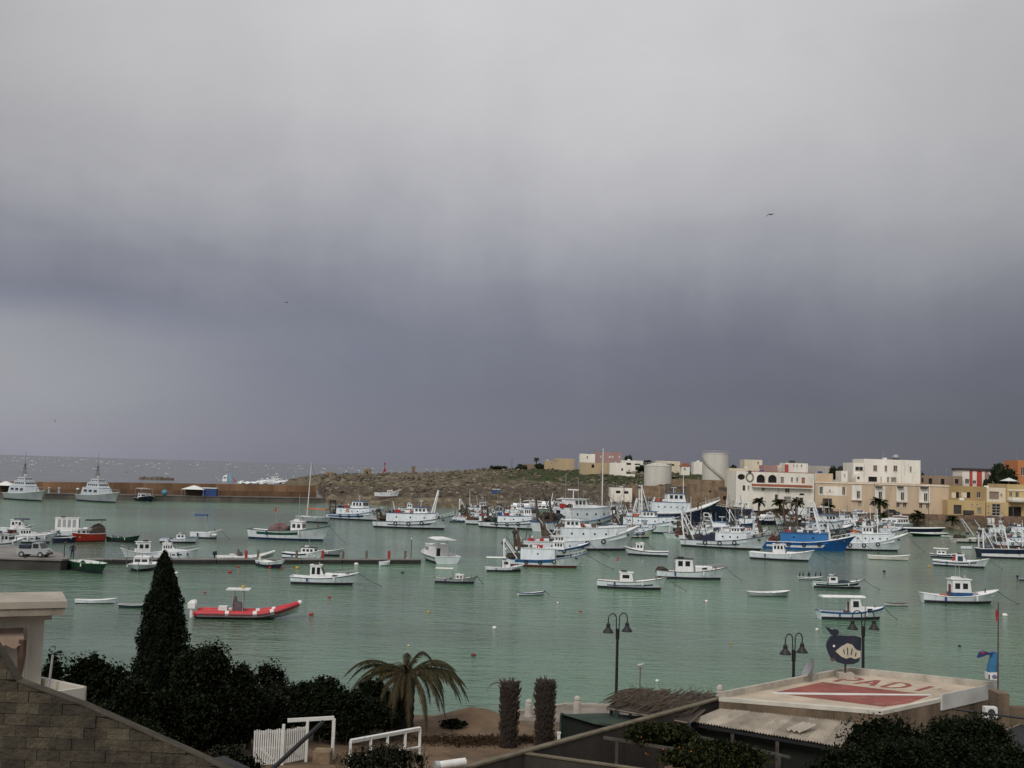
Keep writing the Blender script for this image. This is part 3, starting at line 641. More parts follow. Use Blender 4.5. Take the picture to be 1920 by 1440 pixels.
e, loc, W, H = bld('yellow_hotel', 'bright yellow hotel with oval balcony at the right edge', z7(1730), 1975, 909, 970, YB-1, 14, pl_yellow, ops7([('w', 1757, 555, 1790, 612), ('w', 1825, 555, 1866, 616), ('o', 1746, 722, 1890, 838), ('w', 1940, 560, 1975, 616)]), .5)
x, z = loc(z7(1838), v6(648)); MB().lathe([(2.7, -.5), (2.9, 0), (2.9, .7), (2.75, .72)], (x, -.6, z), 18).build('oval_balcony', pl_white, e)
bx('cornice', pl_white, e, 0, W, -.3, -.003, H-4.8, H-4.5); bx('upper_cornice', pl_white, e, 0, W, -.25, -.003, H-1.9, H-1.6)
e, loc, W, H = bld('striped_house', 'white house with red vertical stripes above the ochre house', z7(1228), z7(1556), 882.5, 915, YB+18, 8, pl_white, ops7([('w', 1258, 408, 1305, 462, glassb), ('w', 1345, 425, 1384, 462)]), .2)
for a, b, mt in ((1306, 1341, pl_red), (1388, 1446, pl_red), (1478, 1520, pl_pink)):
    x0, _ = loc(z7(a), 890); x1, _ = loc(z7(b), 890); bx('stripe', mt, e, x0, x1, -.06, -.003, -1, H-.003)
bx('flat_roof', shutter, e, -.3, W+.3, -.4, 8.2, H+.003, H+.7)
e, loc, W, H = bld('orange_house', 'orange house with tall window at the top right edge', z7(1850), 1985, 864, 915, YB+12, 10, pl_orange, ops7([('w', 1888, 280, 1925, 372)]), .5)
bld('orange_terrace', 'low orange terrace block beside the white parasol', z7(1724), z7(1849), 886, 915, YB+10, 8, pl_orange, (), .4)
a = atd(z7(1750), v6(432), YB+6); e = thing('parasol', 'open white parasol on the terrace by the orange house', 'parasol', (a.x, YB+6, a.z-2.2)); MB().cyl((0, 0, 0), (0, 0, 2.8), .06).build('pole', galv, e)
MB().ring_loft([[(2.9*math.cos(t), 2.9*math.sin(t), 2.2) for t in [i*math.pi/4 for i in range(8)]], [(.1*math.cos(t), .1*math.sin(t), 3.2) for t in [i*math.pi/4 for i in range(8)]]]).build('canopy', whitepl, e)
# retaining wall and sign
e = thing('retaining_wall', 'rough brown stone retaining wall below the yellow houses', 'wall', (0, 0, 0))
pts = [at(1560, 960, 0)]
MB().ring_loft([[(( px-960)/FPX*Yv, Yv, -1), ((px-960)/FPX*Yv, Yv+.25, zt), ((px-960)/FPX*(Yv+.8), Yv+.8, zt), ((px-960)/FPX*(Yv+.8), Yv+.8, -1)] for px, Yv, zt in ((1560, 325, 2.6), (1700, 323, 3.4), (1790, 320.5, 4.1), (1990, 316, 4.2))]).build('stonework', M('rough_stone_wall', (.20, .125, .085), .95, .4, .5, bump=.8, bscale=2.5, dirt=(.06, .05, .03), dirtamt=.6), e)
a = atd(z7(1542), v6(905), 317.5); e = thing('white_sign_board', 'blank white sign board in front of the stone retaining wall', 'sign', (a.x, 317.3, 1.5)); b = atd(z7(1500), v6(845), 317.5); hw = abs(a.x-b.x)
bx('board', whitepl, e, -hw, hw, -.05, .05, a.z-1.5, b.z-1.5)
for sx in (-1, 1): bx('post', galv, e, sx*hw*.8-.05, sx*hw*.8+.05, .053, .15, -.2, b.z-1.6)

# hill buildings
def z4(x): return 860+x/6
def z5(x): return 1100+x/6
def ops4(L): return [(k, z4(a), v6(b), z4(c), v6(d))+tuple(r) for k, a, b, c, d, *r in L]
def ops5(L): return [(k, z5(a), v6(b), z5(c), v6(d))+tuple(r) for k, a, b, c, d, *r in L]
YH = 560
bld('white_hill_house', 'plain white house left of the pink house on the hilltop', z4(1365), z4(1535), 851, 884, YH+10, 10, pl_white, ops4([('w', 1440, 150, 1456, 178)]), .3, zb=13.5)
bld('pink_hill_house', 'pink two-storey house on the hilltop', z4(1537), z4(1832), 847.5, 884, YH+10, 10, pl_pink, ops4([('w', 1590, 140, 1606, 172, whitepl), ('w', 1690, 142, 1712, 172, whitepl), ('w', 1722, 142, 1740, 172, whitepl), ('w', 1800, 142, 1816, 170, whitepl)]), .4, zb=13.5)
bld('tan_hill_house', 'plain tan house with flat roof, left of the hilltop group', z4(1075), z4(1305), 859.5, 884, YH-8, 9, pl_sand, ops4([('w', 1090, 198, 1106, 222)]), .3, zb=13)
bld('low_tan_house', 'low tan annexe at the left end of the hilltop houses', z4(965), z4(1073), 864, 884, YH-5, 7, pl_sand, ops4([('w', 1040, 222, 1052, 240)]), .3, zb=13)
bld('tan_ruin', 'roofless tan stone ruin below the pink hilltop house', z4(1368), z4(1705), 867.5, 890, YH-45, 8, pl_sand, ops4([('o', 1495, 245, 1525, 282)]), .8, zb=11)
bld('white_villa', 'white villa with dark garden door below the pink house', z4(1702), z4(1886), 868, 888, YH-50, 8, pl_white, ops4([('o', 1830, 288, 1850, 316)]), .4, zb=11.5)
bld('garden_wall', 'white garden wall in front of the white villa', z4(1745), z5(545), 888.5, 896, YH-60, .4, pl_white, (), .05, cat='wall')
bld('long_white_house', 'long low white house right of the dark hilltop tree', z5(392), z5(640), 863.5, 886, YH+2, 8, pl_white, ops5([('o', 440, 228, 500, 250), ('o', 540, 236, 600, 252)]), .3, zb=13.5)
bld('white_bungalow', 'white bungalow between the two storage tanks', z5(782), z5(1050), 864.5, 888, YH-5, 8, pl_cream, ops5([('o', 900, 240, 985, 262)]), .4, zb=13)
e, loc, W, H = bld('red_roof_hut', 'small white hut with red roof near the tall tank', z5(1065), z5(1160), 874, 886, YH-50, 5, pl_white, ops5([('d', 1098, 285, 1112, 312)]), .05, zb=12)
MB().prism([(-.4, H), (W+.4, H), (W*.8, H+1.3), (W*.2, H+1.3)], 'y', -.4, 5.4).build('tiled_roof', terra, e)
bld('white_shed', 'white cube house directly left of the tall tank', z5(1205), z5(1312), 866, 884, YH-30, 7, pl_white, (), .3, zb=13)
bld('cream_house', 'cream flat-roofed house right of the tall tank', z6(215), z6(415), 862, 884, 440, 9, pl_cream, ops6([('w', 360, 215, 380, 240)]), .3, zb=10)
bld('terracotta_row', 'low house with terracotta roof edge behind the white restaurant', z6(42), z6(425), 878.5, 892, 400, 8, pl_cream, ops6([('o', 70, 322, 110, 345)]), .3, zb=9, roof=terra)
bld('pink_garden_house', 'pink and cream low house behind the white quay house', z6(428), z6(585), 872.5, 890, 395, 7, pl_pink, (), .3, zb=9)
bld('cream_low_house', 'cream low house with a red pillar beside it', z6(587), z6(668), 872.5, 890, 398, 7, pl_cream, (), .3, zb=9)
e, loc, W, H = bld('white_flat_house', 'white house with small windows above the white quay house', z6(672), z6(930), 868.5, 890, 392, 8, pl_white, ops6([('w', 762, 248, 778, 268), ('w', 800, 248, 816, 270), ('w', 850, 248, 868, 270)]), .3, zb=9)
bx('red_pillar', pl_red, e, -.1, 1.0, -.5, -.003, -.5, H-.5); bx('roof_tank', shutter, e, W*.3, W*.5, 2, 4, H-.3, H+.9)
bld('grey_white_house', 'long pale house right of the small-windowed white house', z6(934), z6(1185), 873.5, 890, 400, 8, pl_grey, (), .3, zb=9)
bld('stone_store', 'tan stone storehouse beside the harbour below the tall tank', z5(1168), z5(1480), 907.5, 950, 368, 8, pl_tan, ops5([('o', 1370, 538, 1400, 560)]), .5, zb=1.8)
bld('low_stone_store', 'low brown stone store at the foot of the white quay house', z5(1482), z5(1760), 923.5, 950, 362, 8, pl_stone, ops5([('o', 1535, 602, 1575, 646)]), .4, zb=1.8)
bld('stone_buttress', 'dark end block of the stone store next to the white quay house', z5(1762), z5(1862), 922, 950, 358, 8, M('dark_stone', (.12, .085, .06), .95, .35, .5, bump=.5), (), .3, zb=1.8)
bld('tank_terrace_wall', 'low tan terrace wall in front of the tall storage tank', z5(955), z5(1690), 899.5, 905, 408, .6, pl_tan, (), .05, zb=8.5, cat='wall')
bld('white_boatshed', 'white boat shed behind the moored trawlers', z5(270), z5(512), 915, 935, 392, 8, pl_white, ops5([('o', 330, 540, 380, 570), ('o', 420, 545, 470, 575)]), .3, zb=1.6)
bld('long_boatshed', 'long shed with pale roof edge below the round tank', z5(514), z5(885), 911, 935, 396, 8, pl_tan, (), .2, zb=1.6, roof=whitepl)
# storage tanks
def tank(label, pxc, hw, ytop, ybase, Yv, dome, stair):
    a = atd(pxc, ybase, Yv); zt = atd(pxc, ytop, Yv).z; r = hw*Yv/FPX; H = zt-a.z; e = thing('storage_tank', label, 'tank', (a.x, Yv, a.z-1), 0, 'storage tanks on the hill')
    H += 1; tm = M('white_tank_paint', (.60, .58, .52), .6, .08, .3, streak=True, dirt=(.28, .22, .15), dirtamt=.35)
    MB().lathe([(r, 0), (r, H)], n=40).build('shell', tm, e, smooth=False)
    MB().lathe([(r*1.02, H+.003), (r*1.02, H+.2), (r*.5, H+.2+dome*.8), (.05, H+.2+dome)], n=40).build('roof', tm, e)
    mb = MB(); n = 28
    for i in range(n):
        t = 2*math.pi*i/n; mb.cyl((r*math.cos(t), r*math.sin(t), H+.2), (r*math.cos(t), r*math.sin(t), H+1.4), .05, n=4)
    for zz in (.75, 1.35): mb.tube([(r*math.cos(2*math.pi*i/40), r*math.sin(2*math.pi*i/40), H+zz) for i in range(41)], .05, 4)
    mb.build('railing', galv, e)
    if stair:
        pts = [((r+.25)*math.cos(t), (r+.25)*math.sin(t), lerp(H*.85, .9, i/14)) for i, t in enumerate([R(lerp(185, 305, i/14)) for i in range(15)])]
        mb = MB(); mb.tube(pts, .22, 4); mb.tube([(p[0], p[1], p[2]+.9) for p in pts], .05, 4); mb.build('stair', M('tank_stair', (.22, .21, .19), .7), e)
    for i in range(1, 4): MB().lathe([(r+.01, H*i/4), (r+.025, H*i/4+.03), (r+.01, H*i/4+.06)], n=40).build('weld_ring', tm, e)
tank('shorter round white storage tank with domed top on the hill', 1233, 25.5, 874.5, 912, 424, 1.1, False)
tank('taller white storage tank with spiral stair and railing', 1341, 24.5, 852, 903, 434, .3, True)
# beacons and markers on the headland
def on_land(px, py, Yv): p = atd(px, py, Yv); return p.x, Yv, land_z(p.x, Yv)
X_, Y_, Z_ = on_land(721, 885, 630); e = thing('red_beacon', 'red harbour beacon standing on the headland crest', 'beacon', (X_, Y_, Z_-.3))
MB().lathe([(1.2, 0), (1.2, .8), (.75, .9), (.6, 3.0), (.3, 3.2)]).build('base', red_pt, e); MB().lathe([(.18, 3.1), (.18, 5.2), (.5, 5.3), (.5, 5.9), (.1, 6.6)]).build('lantern', red_pt, e)
X_, Y_, Z_ = on_land(775, 885, 630); e = thing('stone_pillar', 'tan stone pillar on the headland right of the red beacon', 'pillar', (X_, Y_, Z_-.3)); bx('shaft', pl_tan, e, -.9, .9, -.9, .9, 0, 3.9); bx('cap', pl_tan, e, -1.1, 1.1, -1.1, 1.1, 3.9, 4.2)
for px, hgt, lab in ((688.5, 3.4, 'square stone hut ruin left of the red beacon'), (617, 2.4, 'crumbling stone cairn near the headland tip')):
    X_, Y_, Z_ = on_land(px, 890, 625); e = thing('stone_ruin', lab, 'ruin', (X_, Y_, Z_-.5)); h = hgt
    MB().ring_loft([[(-2.1, -1.6, 0), (2.1, -1.6, 0), (2.1, 1.6, 0), (-2.1, 1.6, 0)], [(-1.9, -1.4, h*.7), (1.9, -1.4, h*.8), (1.9, 1.4, h), (-1.9, 1.4, h*.9)], [(-1.2, -1, h*.9), (.9, -1, h*1.1), (1.3, 1, h*1.05), (-1.1, 1, h)]]).build('masonry', pl_tan, e); bx('opening', inner, e, -.3, .6, -1.65, -1.4, .4, h*.55)
X_, Y_, Z_ = on_land(959.5, 880, 590); e = thing('utility_pole', 'thin dark utility pole on the hill crest left of the palms', 'pole', (X_, Y_, Z_-.3)); MB().cyl((0, 0, 0), (0, 0, 6.2), .16, .1).build('shaft', woodgrey, e); bx('crossarm', woodgrey, e, -.7, .7, -.06, .06, 5.5, 5.65)
bld('white_hut', 'small white hut on the left of the hill crest', z4(455), z4(522), 876, 884, 590, 4, pl_white, (), .1, zb=12.5)
bld('low_hill_house', 'low dark-walled house with white roof line on the hill crest', z4(735), z4(868), 869.5, 882, 585, 6, pl_brown, (), .2, zb=13, roof=whitepl)
bx0 = atd(931, 926, 400)
e = thing('portable_cabin', 'left of two blue portable cabins with white roofs on the far quay', 'cabin', (bx0.x-.9, 396.5, land_z(bx0.x-.9, 396.5)-.4), 0, 'blue portable cabins')
bx('body', tarp_blue, e, -.62, .62, -.6, .6, 0, 2.1); bx('roof', whitepl, e, -.66, .66, -.64, .64, 2.103, 2.35); bx('door', blue_st, e, -.4, .4, -.63, -.603, .1, 1.9)
c2 = copy_tree(e); c2.location.x += 1.55; c2['label'] = 'right of two blue portable cabins with white roofs on the far quay'

# ------------------------------------------------------------------ far trees and palms
leaf_d = foliage_mat('dark_tree_leaf', (.006, .010, .005), (.028, .036, .016)); leaf_p = foliage_mat('palm_leaf_far', (.012, .018, .008), (.06, .066, .03)); barkm = M('bark', (.07, .05, .035), .95, .3, 3, bump=.5)
def far_tree(name, label, pxc, hw, ytop, ybase, Yv, n=900, zb=None, lf=None):
    a = atd(pxc, ybase, Yv); r = hw*Yv/FPX; zt = atd(pxc, ytop, Yv).z; z0 = a.z if zb is None else zb; H = zt-z0
    e = thing(name, label, 'tree' if 'tree' in name else 'bush', (a.x, Yv, z0))
    P = []; blobs = [(random.gauss(0, r*.45), random.gauss(0, r*.35), random.uniform(.35, .8)*H) for _ in range(9)]
    for i in range(n):
        bx_, by_, bz_ = random.choice(blobs); d = Vector((random.gauss(0, 1), random.gauss(0, 1), random.gauss(0, 1))).normalized()*random.uniform(.6, 1)
        P.append((max(-r, min(r, bx_+d.x*r*.5)), by_+d.y*r*.5, min(H, max(.1, bz_+d.z*H*.3))))
    leaves('crown', P, max(.45, r*.26), lf or leaf_d, e)
    mb = MB()
    for i_, (a_, b_, c_) in enumerate(blobs): mb.ball((a_*.9, b_, c_), (r*.4, r*.35, H*.22), 7, 5, .5, i_)
    mb.build('inner_foliage', leaf_d, e); MB().cyl((0, 0, -.5), (0, 0, H*.6), r*.09+.08, r*.04+.04).build('trunk', barkm, e)
    return e
far_tree('spreading_tree', 'dark spreading tree behind the houses above the white quay house', z6(1300), 21, 872, 900, 372, 1600, 8)
far_tree('dense_tree', 'dense dark tree beside the orange house at the right', z7(1700), 26, 872, 912, 352, 1800, 6)
far_tree('round_tree', 'dark round tree behind the red-striped white house', z7(1570), 14, 890, 915, 353, 700, 6)
far_tree('hilltop_tree', 'dark round tree right of the pink hilltop house', z5(466), 9.5, 851, 875, 575, 600, 13.5)
far_tree('small_tree', 'small dark tree at the right end of the tall white block', z7(798), 7.5, 884, 900, 362, 300, 7)
for i, (px, hw, yt, yb, lab) in enumerate(((932, 13, 873, 881, 'dark bush at the left end of the hill crest'), (976, 12, 869.5, 882, 'brown-green bush beside the utility pole'), (1015, 16, 870, 881, 'wide dark bush below the hill palm'), (1214, 9, 863, 876, 'dark bush left of the white bungalow on the hill'), (1375, 8, 871, 884, 'dark bush right of the tall storage tank'), (1250, 14, 892, 905, 'green bank of shrubs behind the shorter tank'), (1206, 13, 872, 884, 'shrubs above the shorter tank'))):
    far_tree('hill_bush', lab, px, hw, yt, yb+3, 575 if i < 3 else (545 if i == 3 else 430 if i == 5 else 540), 350)
frond_me = {}
def frond_mesh(key, L, droop, rise, width, mat, nl=26, hang=.5, seed=0, lw=.0145):
    rr = random.Random(seed); mb = MB(); pts = []
    for i in range(nl+1):
        t = i/nl; pts.append(Vector((L*(t-.18*droop*t**3), 0, rise*L*math.sin(min(t*1.2, 1.57))*.5 - droop*L*.75*t**2.4)))
    mb.tube(pts, [lerp(width*.045, width*.012, i/nl) for i in range(nl+1)], 4)
    for i in range(2, nl):
        t = i/nl; l = width*math.sin(math.pi*min(1, t*.92+.1))**.6*rr.uniform(.8, 1.1); d = (pts[i+1]-pts[i-1]).normalized()
        for sg in (-1, 1):
            for q in (0, .5):
                a = pts[i].lerp(pts[i+1], q); tip = a + d*(l*.75) + Vector((0, sg*l*.62, -l*hang*rr.uniform(.6, 1.3)))
                n_ = d*lw
                mb.add([a-n_, a+n_, tip], [(0, 1, 2)])
    return mb.mesh(key, mat, fix=False)
for k in range(3): frond_me[k] = frond_mesh('far_frond', 1.0, .55+.25*k, .9-.2*k, .42, leaf_p, 12, .55, k, .09)
def far_palm(label, pxc, ytop, Yv, zg, hw):
    a = atd(pxc, ytop, Yv); r = hw*Yv/FPX; H = a.z-zg-r*.4; e = thing('palm_tree', label, 'palm', (a.x, Yv, zg), random.random()*6, 'small palms along the far quay')
    MB().tube([(0, 0, -.3), (0, 0, H)], [r*.16+.08, r*.12+.06], 8).build('trunk', barkm, e)
    for k in range(26):
        mo('frond', frond_me[k % 3], e, (0, 0, H), (0, R(random.uniform(-60, 10)), k*2.4), (r*1.25,)*3)
for i, (px, yt, Yv, zg, hw, lab) in enumerate(((1423, 933, 333, 1.5, 11, 'leftmost small palm in front of the white quay house'), (1462, 935, 333, 1.5, 13, 'second small palm in front of the white quay house'), (1495, 934, 333, 1.5, 12, 'third small palm in front of the white quay house'),
        (1552, 942, 326, 1.5, 12, 'low palm in front of the dark garage door'), (1649, 934, 326.5, 1.5, 15, 'tall clear palm in front of the beige building windows'), (1006, 860, 585, 13, 5, 'single palm on the hill crest'), (1722, 958, 318, 1.4, 12, 'bushy low palm by the beige building corner'), (1786, 966, 314, 1.4, 11, 'low palm in front of the retaining wall'), (1655, 961, 320, 1.4, 10, 'low bushy palm on the quay below the tall clear palm'), (1712, 963, 317, 1.4, 8, 'small palm left of the low boats on the far quay'), (1399, 873, 445, 11, 6, 'small palm left of the cream house behind the quay'))):
    far_palm(lab, px, yt+(5 if Yv < 340 else 0), Yv, zg, hw)

# ================================================================== boats
class Hull:
    def __init__(s, Lw, B, fm, fb, fs, ov, sw=.78, pb=2.2, flare=.16):
        s.Lw, s.B, s.fm, s.fb, s.fs, s.ov, s.sw, s.pb, s.flare = Lw, B, fm, fb, fs, ov, sw, pb, flare
    def sheer(s, u):
        if u > .35: return s.fm+(s.fb-s.fm)*((u-.35)/.65)**1.9
        return s.fm+(s.fs-s.fm)*((.35-u)/.35)**1.6
    def half(s, u, t):
        if u < .42: w = s.sw+(1-s.sw)*math.sin(u/.42*math.pi/2)
        else:
            q = (u-.42)/.58; w = max(0, 1-q**(s.pb+.9*max(t, 0)))
            w = w**(1.0-.25*max(0, min(t, 1)))
        k = (1-s.flare)+s.flare*t if t >= 0 else max(.25, (1-s.flare)+1.1*t)
        return s.B/2*w*k
    def pt(s, u, t, sd, off=0.0):
        z = s.sheer(u)*t if t >= 0 else t*1.2
        x = u*(s.Lw+s.ov*max(t, 0)**1.15) + (t*.8*s.Lw*.02*u if t < 0 else 0) - (.02*s.Lw*t*(1-u)**4 if t > 0 else 0)
        return Vector((x + (off*.6 if u > .97 else 0), sd*(s.half(u, t)+off), z))
    def us(s, a=0.0, b=1.0, n=14): return [a+(b-a)*(1-(1-i/n)**1.35) for i in range(n+1)]
    def patch(s, mb, a, b, t0, t1, off=0.0, nt=3, n=14, sides=(-1, 1)):
        U = s.us(a, b, n)
        for sd in sides:
            rows = [[s.pt(u, lerp(t0, t1, j/nt), sd, off) for u in U] for j in range(nt+1)]
            vs = [p for r in rows for p in r]; m = len(U)
            mb.add(vs, [(j*m+i, j*m+i+1, (j+1)*m+i+1, (j+1)*m+i) for j in range(nt) for i in range(m-1)])
        return mb
    def zpatch(s, mb, a, b, z0, z1, off, n=14, sides=(-1, 1)):
        U = s.us(a, b, n)
        for sd in sides:
            rows = [z0, z0*.4, 0.0, z1*.33, z1*.66, z1]; m = len(U)
            vs = [s.pt(u, zz_/s.sheer(u), sd, off) for zz_ in rows for u in U]
            mb.add(vs, [(j*m+i, j*m+i+1, (j+1)*m+i+1, (j+1)*m+i) for j in range(5) for i in range(m-1)])
        return mb
    def transom(s, mb, t0=-.25, t1=1.0, off=0.0):
        T = [lerp(t0, t1, j/4) for j in range(5)]
        L = [s.pt(0, t, -1, off) for t in T]; Rr = [s.pt(0, t, 1, off) for t in T]
        mb.add(L+Rr, [(j, j+1, 6+j, 5+j) for j in range(4)]); return mb
    def deck(s, t, a=0.0, b=1.0, inset=.03):
        mb = MB(); U = s.us(a, b, 14); vs = []
        for u in U: vs += [s.pt(u, t, -1, -min(inset, s.half(u, t))), s.pt(u, t, 1, -min(inset, s.half(u, t)))]
        return mb.add(vs, [(2*i, 2*i+2, 2*i+3, 2*i+1) for i in range(len(U)-1)])
    def rail(s, mb, t, r, a=0.0, b=1.0, dz=0.0, off=0.0, n=16):
        for sd in (-1, 1):
            mb.tube([s.pt(u, t, sd, off)+Vector((0, 0, dz)) for u in s.us(a, b, n)], r, 5)
        return mb
def boat_base(name, label, A, B_, cat='boat', group=None):
    p0 = at(*A); p1 = at(*B_); d = p1-p0
    e = thing(name, label, cat, (p0.x, p0.y, 0), math.atan2(d.y, d.x), group); e['_L'] = d.length
    return e, d.length
def hull_parts(e, h, hullm, bootm=boot, deckt=.72, rim=None, rimr=.06, deckmat=None, stern_t=1.0):
    mb = MB(); h.patch(mb, 0, 1, -.22, 1, nt=5, n=18); h.transom(mb, -.22, 1)
    hu = mb.build('hull', hullm, e, smooth=False)
    mb = MB(); h.patch(mb, 0, .985, deckt, 1, off=-.07, nt=1); L = [h.pt(0, deckt, -1, -.07), h.pt(0, deckt, 1, -.07), h.pt(0, 1, 1, -.07), h.pt(0, 1, -1, -.07)]
    mb.add([p+Vector((.06, 0, 0)) for p in L], [(0, 1, 2, 3)]); mb.build('inner_bulwark', white_pt, e)
    h.deck(deckt, 0, .99).build('deck', deckmat or deckm, e)
    mb = MB(); h.zpatch(mb, 0, 1, -.12, .19+.012*h.Lw, .045, 18); mb.build('boot_stripe', bootm, e)
    mb = MB(); h.rail(mb, 1, rimr, 0, 1, .01); mb.tube([h.pt(0, 1, -1), h.pt(0, 1, 1)], rimr, 5); mb.build('gunwale', rim or white_pt, e)
    return hu
def stripe(e, h, a, b, t0, t1, mat, name='stripe', off=.03):
    mb = MB(); h.patch(mb, a, b, t0, t1, off, 1, 10); return mb.build(name, mat, e)
def rope_to_water(e, h, reach=3.0, side=0.0, r=.045):
    p = h.pt(.985, .96, 1); q = Vector((p.x+reach, side, -.05)); mid = p.lerp(q, .55)-Vector((0, 0, p.z*.10))
    MB().tube([p*1.0, mid, q], r, 5).build('mooring_rope', ropem, e)
def house(e, name, x0, x1, wd, z0, z1, rake=.3, mat=white_pt, roofm=None, nf=3, ns=3, over=.25, wz=(.45, .85), gl=glass, back=0.0, taper=.92, rt=.10, sidex=None):
    hw = wd/2; hw1 = hw*taper
    rings = [[(x0, -hw, z0), (x1, -hw, z0), (x1, hw, z0), (x0, hw, z0)], [(x0+back, -hw1, z1), (x1-rake, -hw1, z1), (x1-rake, hw1, z1), (x0+back, hw1, z1)]]
    b = MB().ring_loft(rings).build(name, mat, e)
    H = z1-z0; za = z0+H*wz[0]; zb = z0+H*wz[1]
    def at_(z): t = (z-z0)/H; return x0+back*t, x1-rake*t, lerp(hw, hw1, t)
    xm0, xm1, yh = at_((za+zb)/2); n = ns; a0, a1 = (xm0+.15*(xm1-xm0)*.5, xm1-.08*(xm1-xm0)) if sidex is None else (lerp(xm0, xm1, sidex[0]), lerp(xm0, xm1, sidex[1]))
    for i in range(n):
        wa = lerp(a0, a1, (i+.16)/n); wb = lerp(a0, a1, (i+.80)/n)
        for sd in (-1, 1):
            y0_ = at_(za)[2]; y1_ = at_(zb)[2]
            MB().add([(wa, sd*(y0_+.02), za), (wb, sd*(y0_+.02), za), (wb, sd*(y1_+.02), zb), (wa, sd*(y1_+.02), zb), (wa, sd*(y0_-.03), za), (wb, sd*(y0_-.03), za), (wb, sd*(y1_-.03), zb), (wa, sd*(y1_-.03), zb)],
                     [(0, 1, 2, 3), (4, 5, 6, 7), (0, 1, 5, 4), (2, 3, 7, 6), (1, 2, 6, 5), (0, 3, 7, 4)]).build('window', gl, b)
    for i in range(nf):
        ya = lerp(-yh*.92, yh*.92, (i+.08)/nf); yb = lerp(-yh*.92, yh*.92, (i+.92)/nf); xa = at_(za)[1]; xb = at_(zb)[1]
        MB().add([(xa+.02, ya, za), (xa+.02, yb, za), (xb+.02, yb, zb), (xb+.02, ya, zb), (xa-.03, ya, za), (xa-.03, yb, za), (xb-.03, yb, zb), (xb-.03, ya, zb)],
                 [(0, 1, 2, 3), (4, 5, 6, 7), (0, 1, 5, 4), (2, 3, 7, 6), (1, 2, 6, 5), (0, 3, 7, 4)]).build('window', gl, b)
    if roofm is not None:
        MB().box(x0+back-over*.6, x1-rake+over, -hw1-over*.5, hw1+over*.5, z1+.003, z1+rt).build('roof', roofm, b)
    return b
def torus_pts(c, r, ax='y', n=14): 
    return [(c[0]+r*math.cos(2*math.pi*i/n), c[1], c[2]+r*math.sin(2*math.pi*i/n)) for i in range(n+1)]
def gantry(e, x, z0, wd, hgt, lean, mat, thick=.28, plate=True):
    mb = MB()
    for sd in (-1, 1):
        y = sd*wd/2
        if plate:   # tapered plate legs
            mb.prism([(x-.33, z0), (x+.4, z0), (x+lean+.12, z0+hgt), (x+lean-.10, z0+hgt)], 'y', y-thick/3, y+thick/3)
        else:
            mb.tube([(x-.5, y, z0), (x+lean, y*.75, z0+hgt)], thick*.45, 6); mb.tube([(x+1.6, y, z0), (x+lean, y*.75, z0+hgt)], thick*.3, 6)
    mb.obox((x+lean+.08, 0, z0+hgt-.2), (.3, wd*(1 if plate else .8)+thick, .32)); mb.obox((x+lean*.55, 0, z0+hgt*.55), (.2, wd, .2))
    o = mb.build('stern_gantry', mat, e)
    for yy in (-.25, .25): MB().cyl((x+lean-.1, yy*wd-.12, z0+hgt-.55), (x+lean-.1, yy*wd+.12, z0+hgt-.55), .28, n=10).build('sheave', steel, o)
    return o
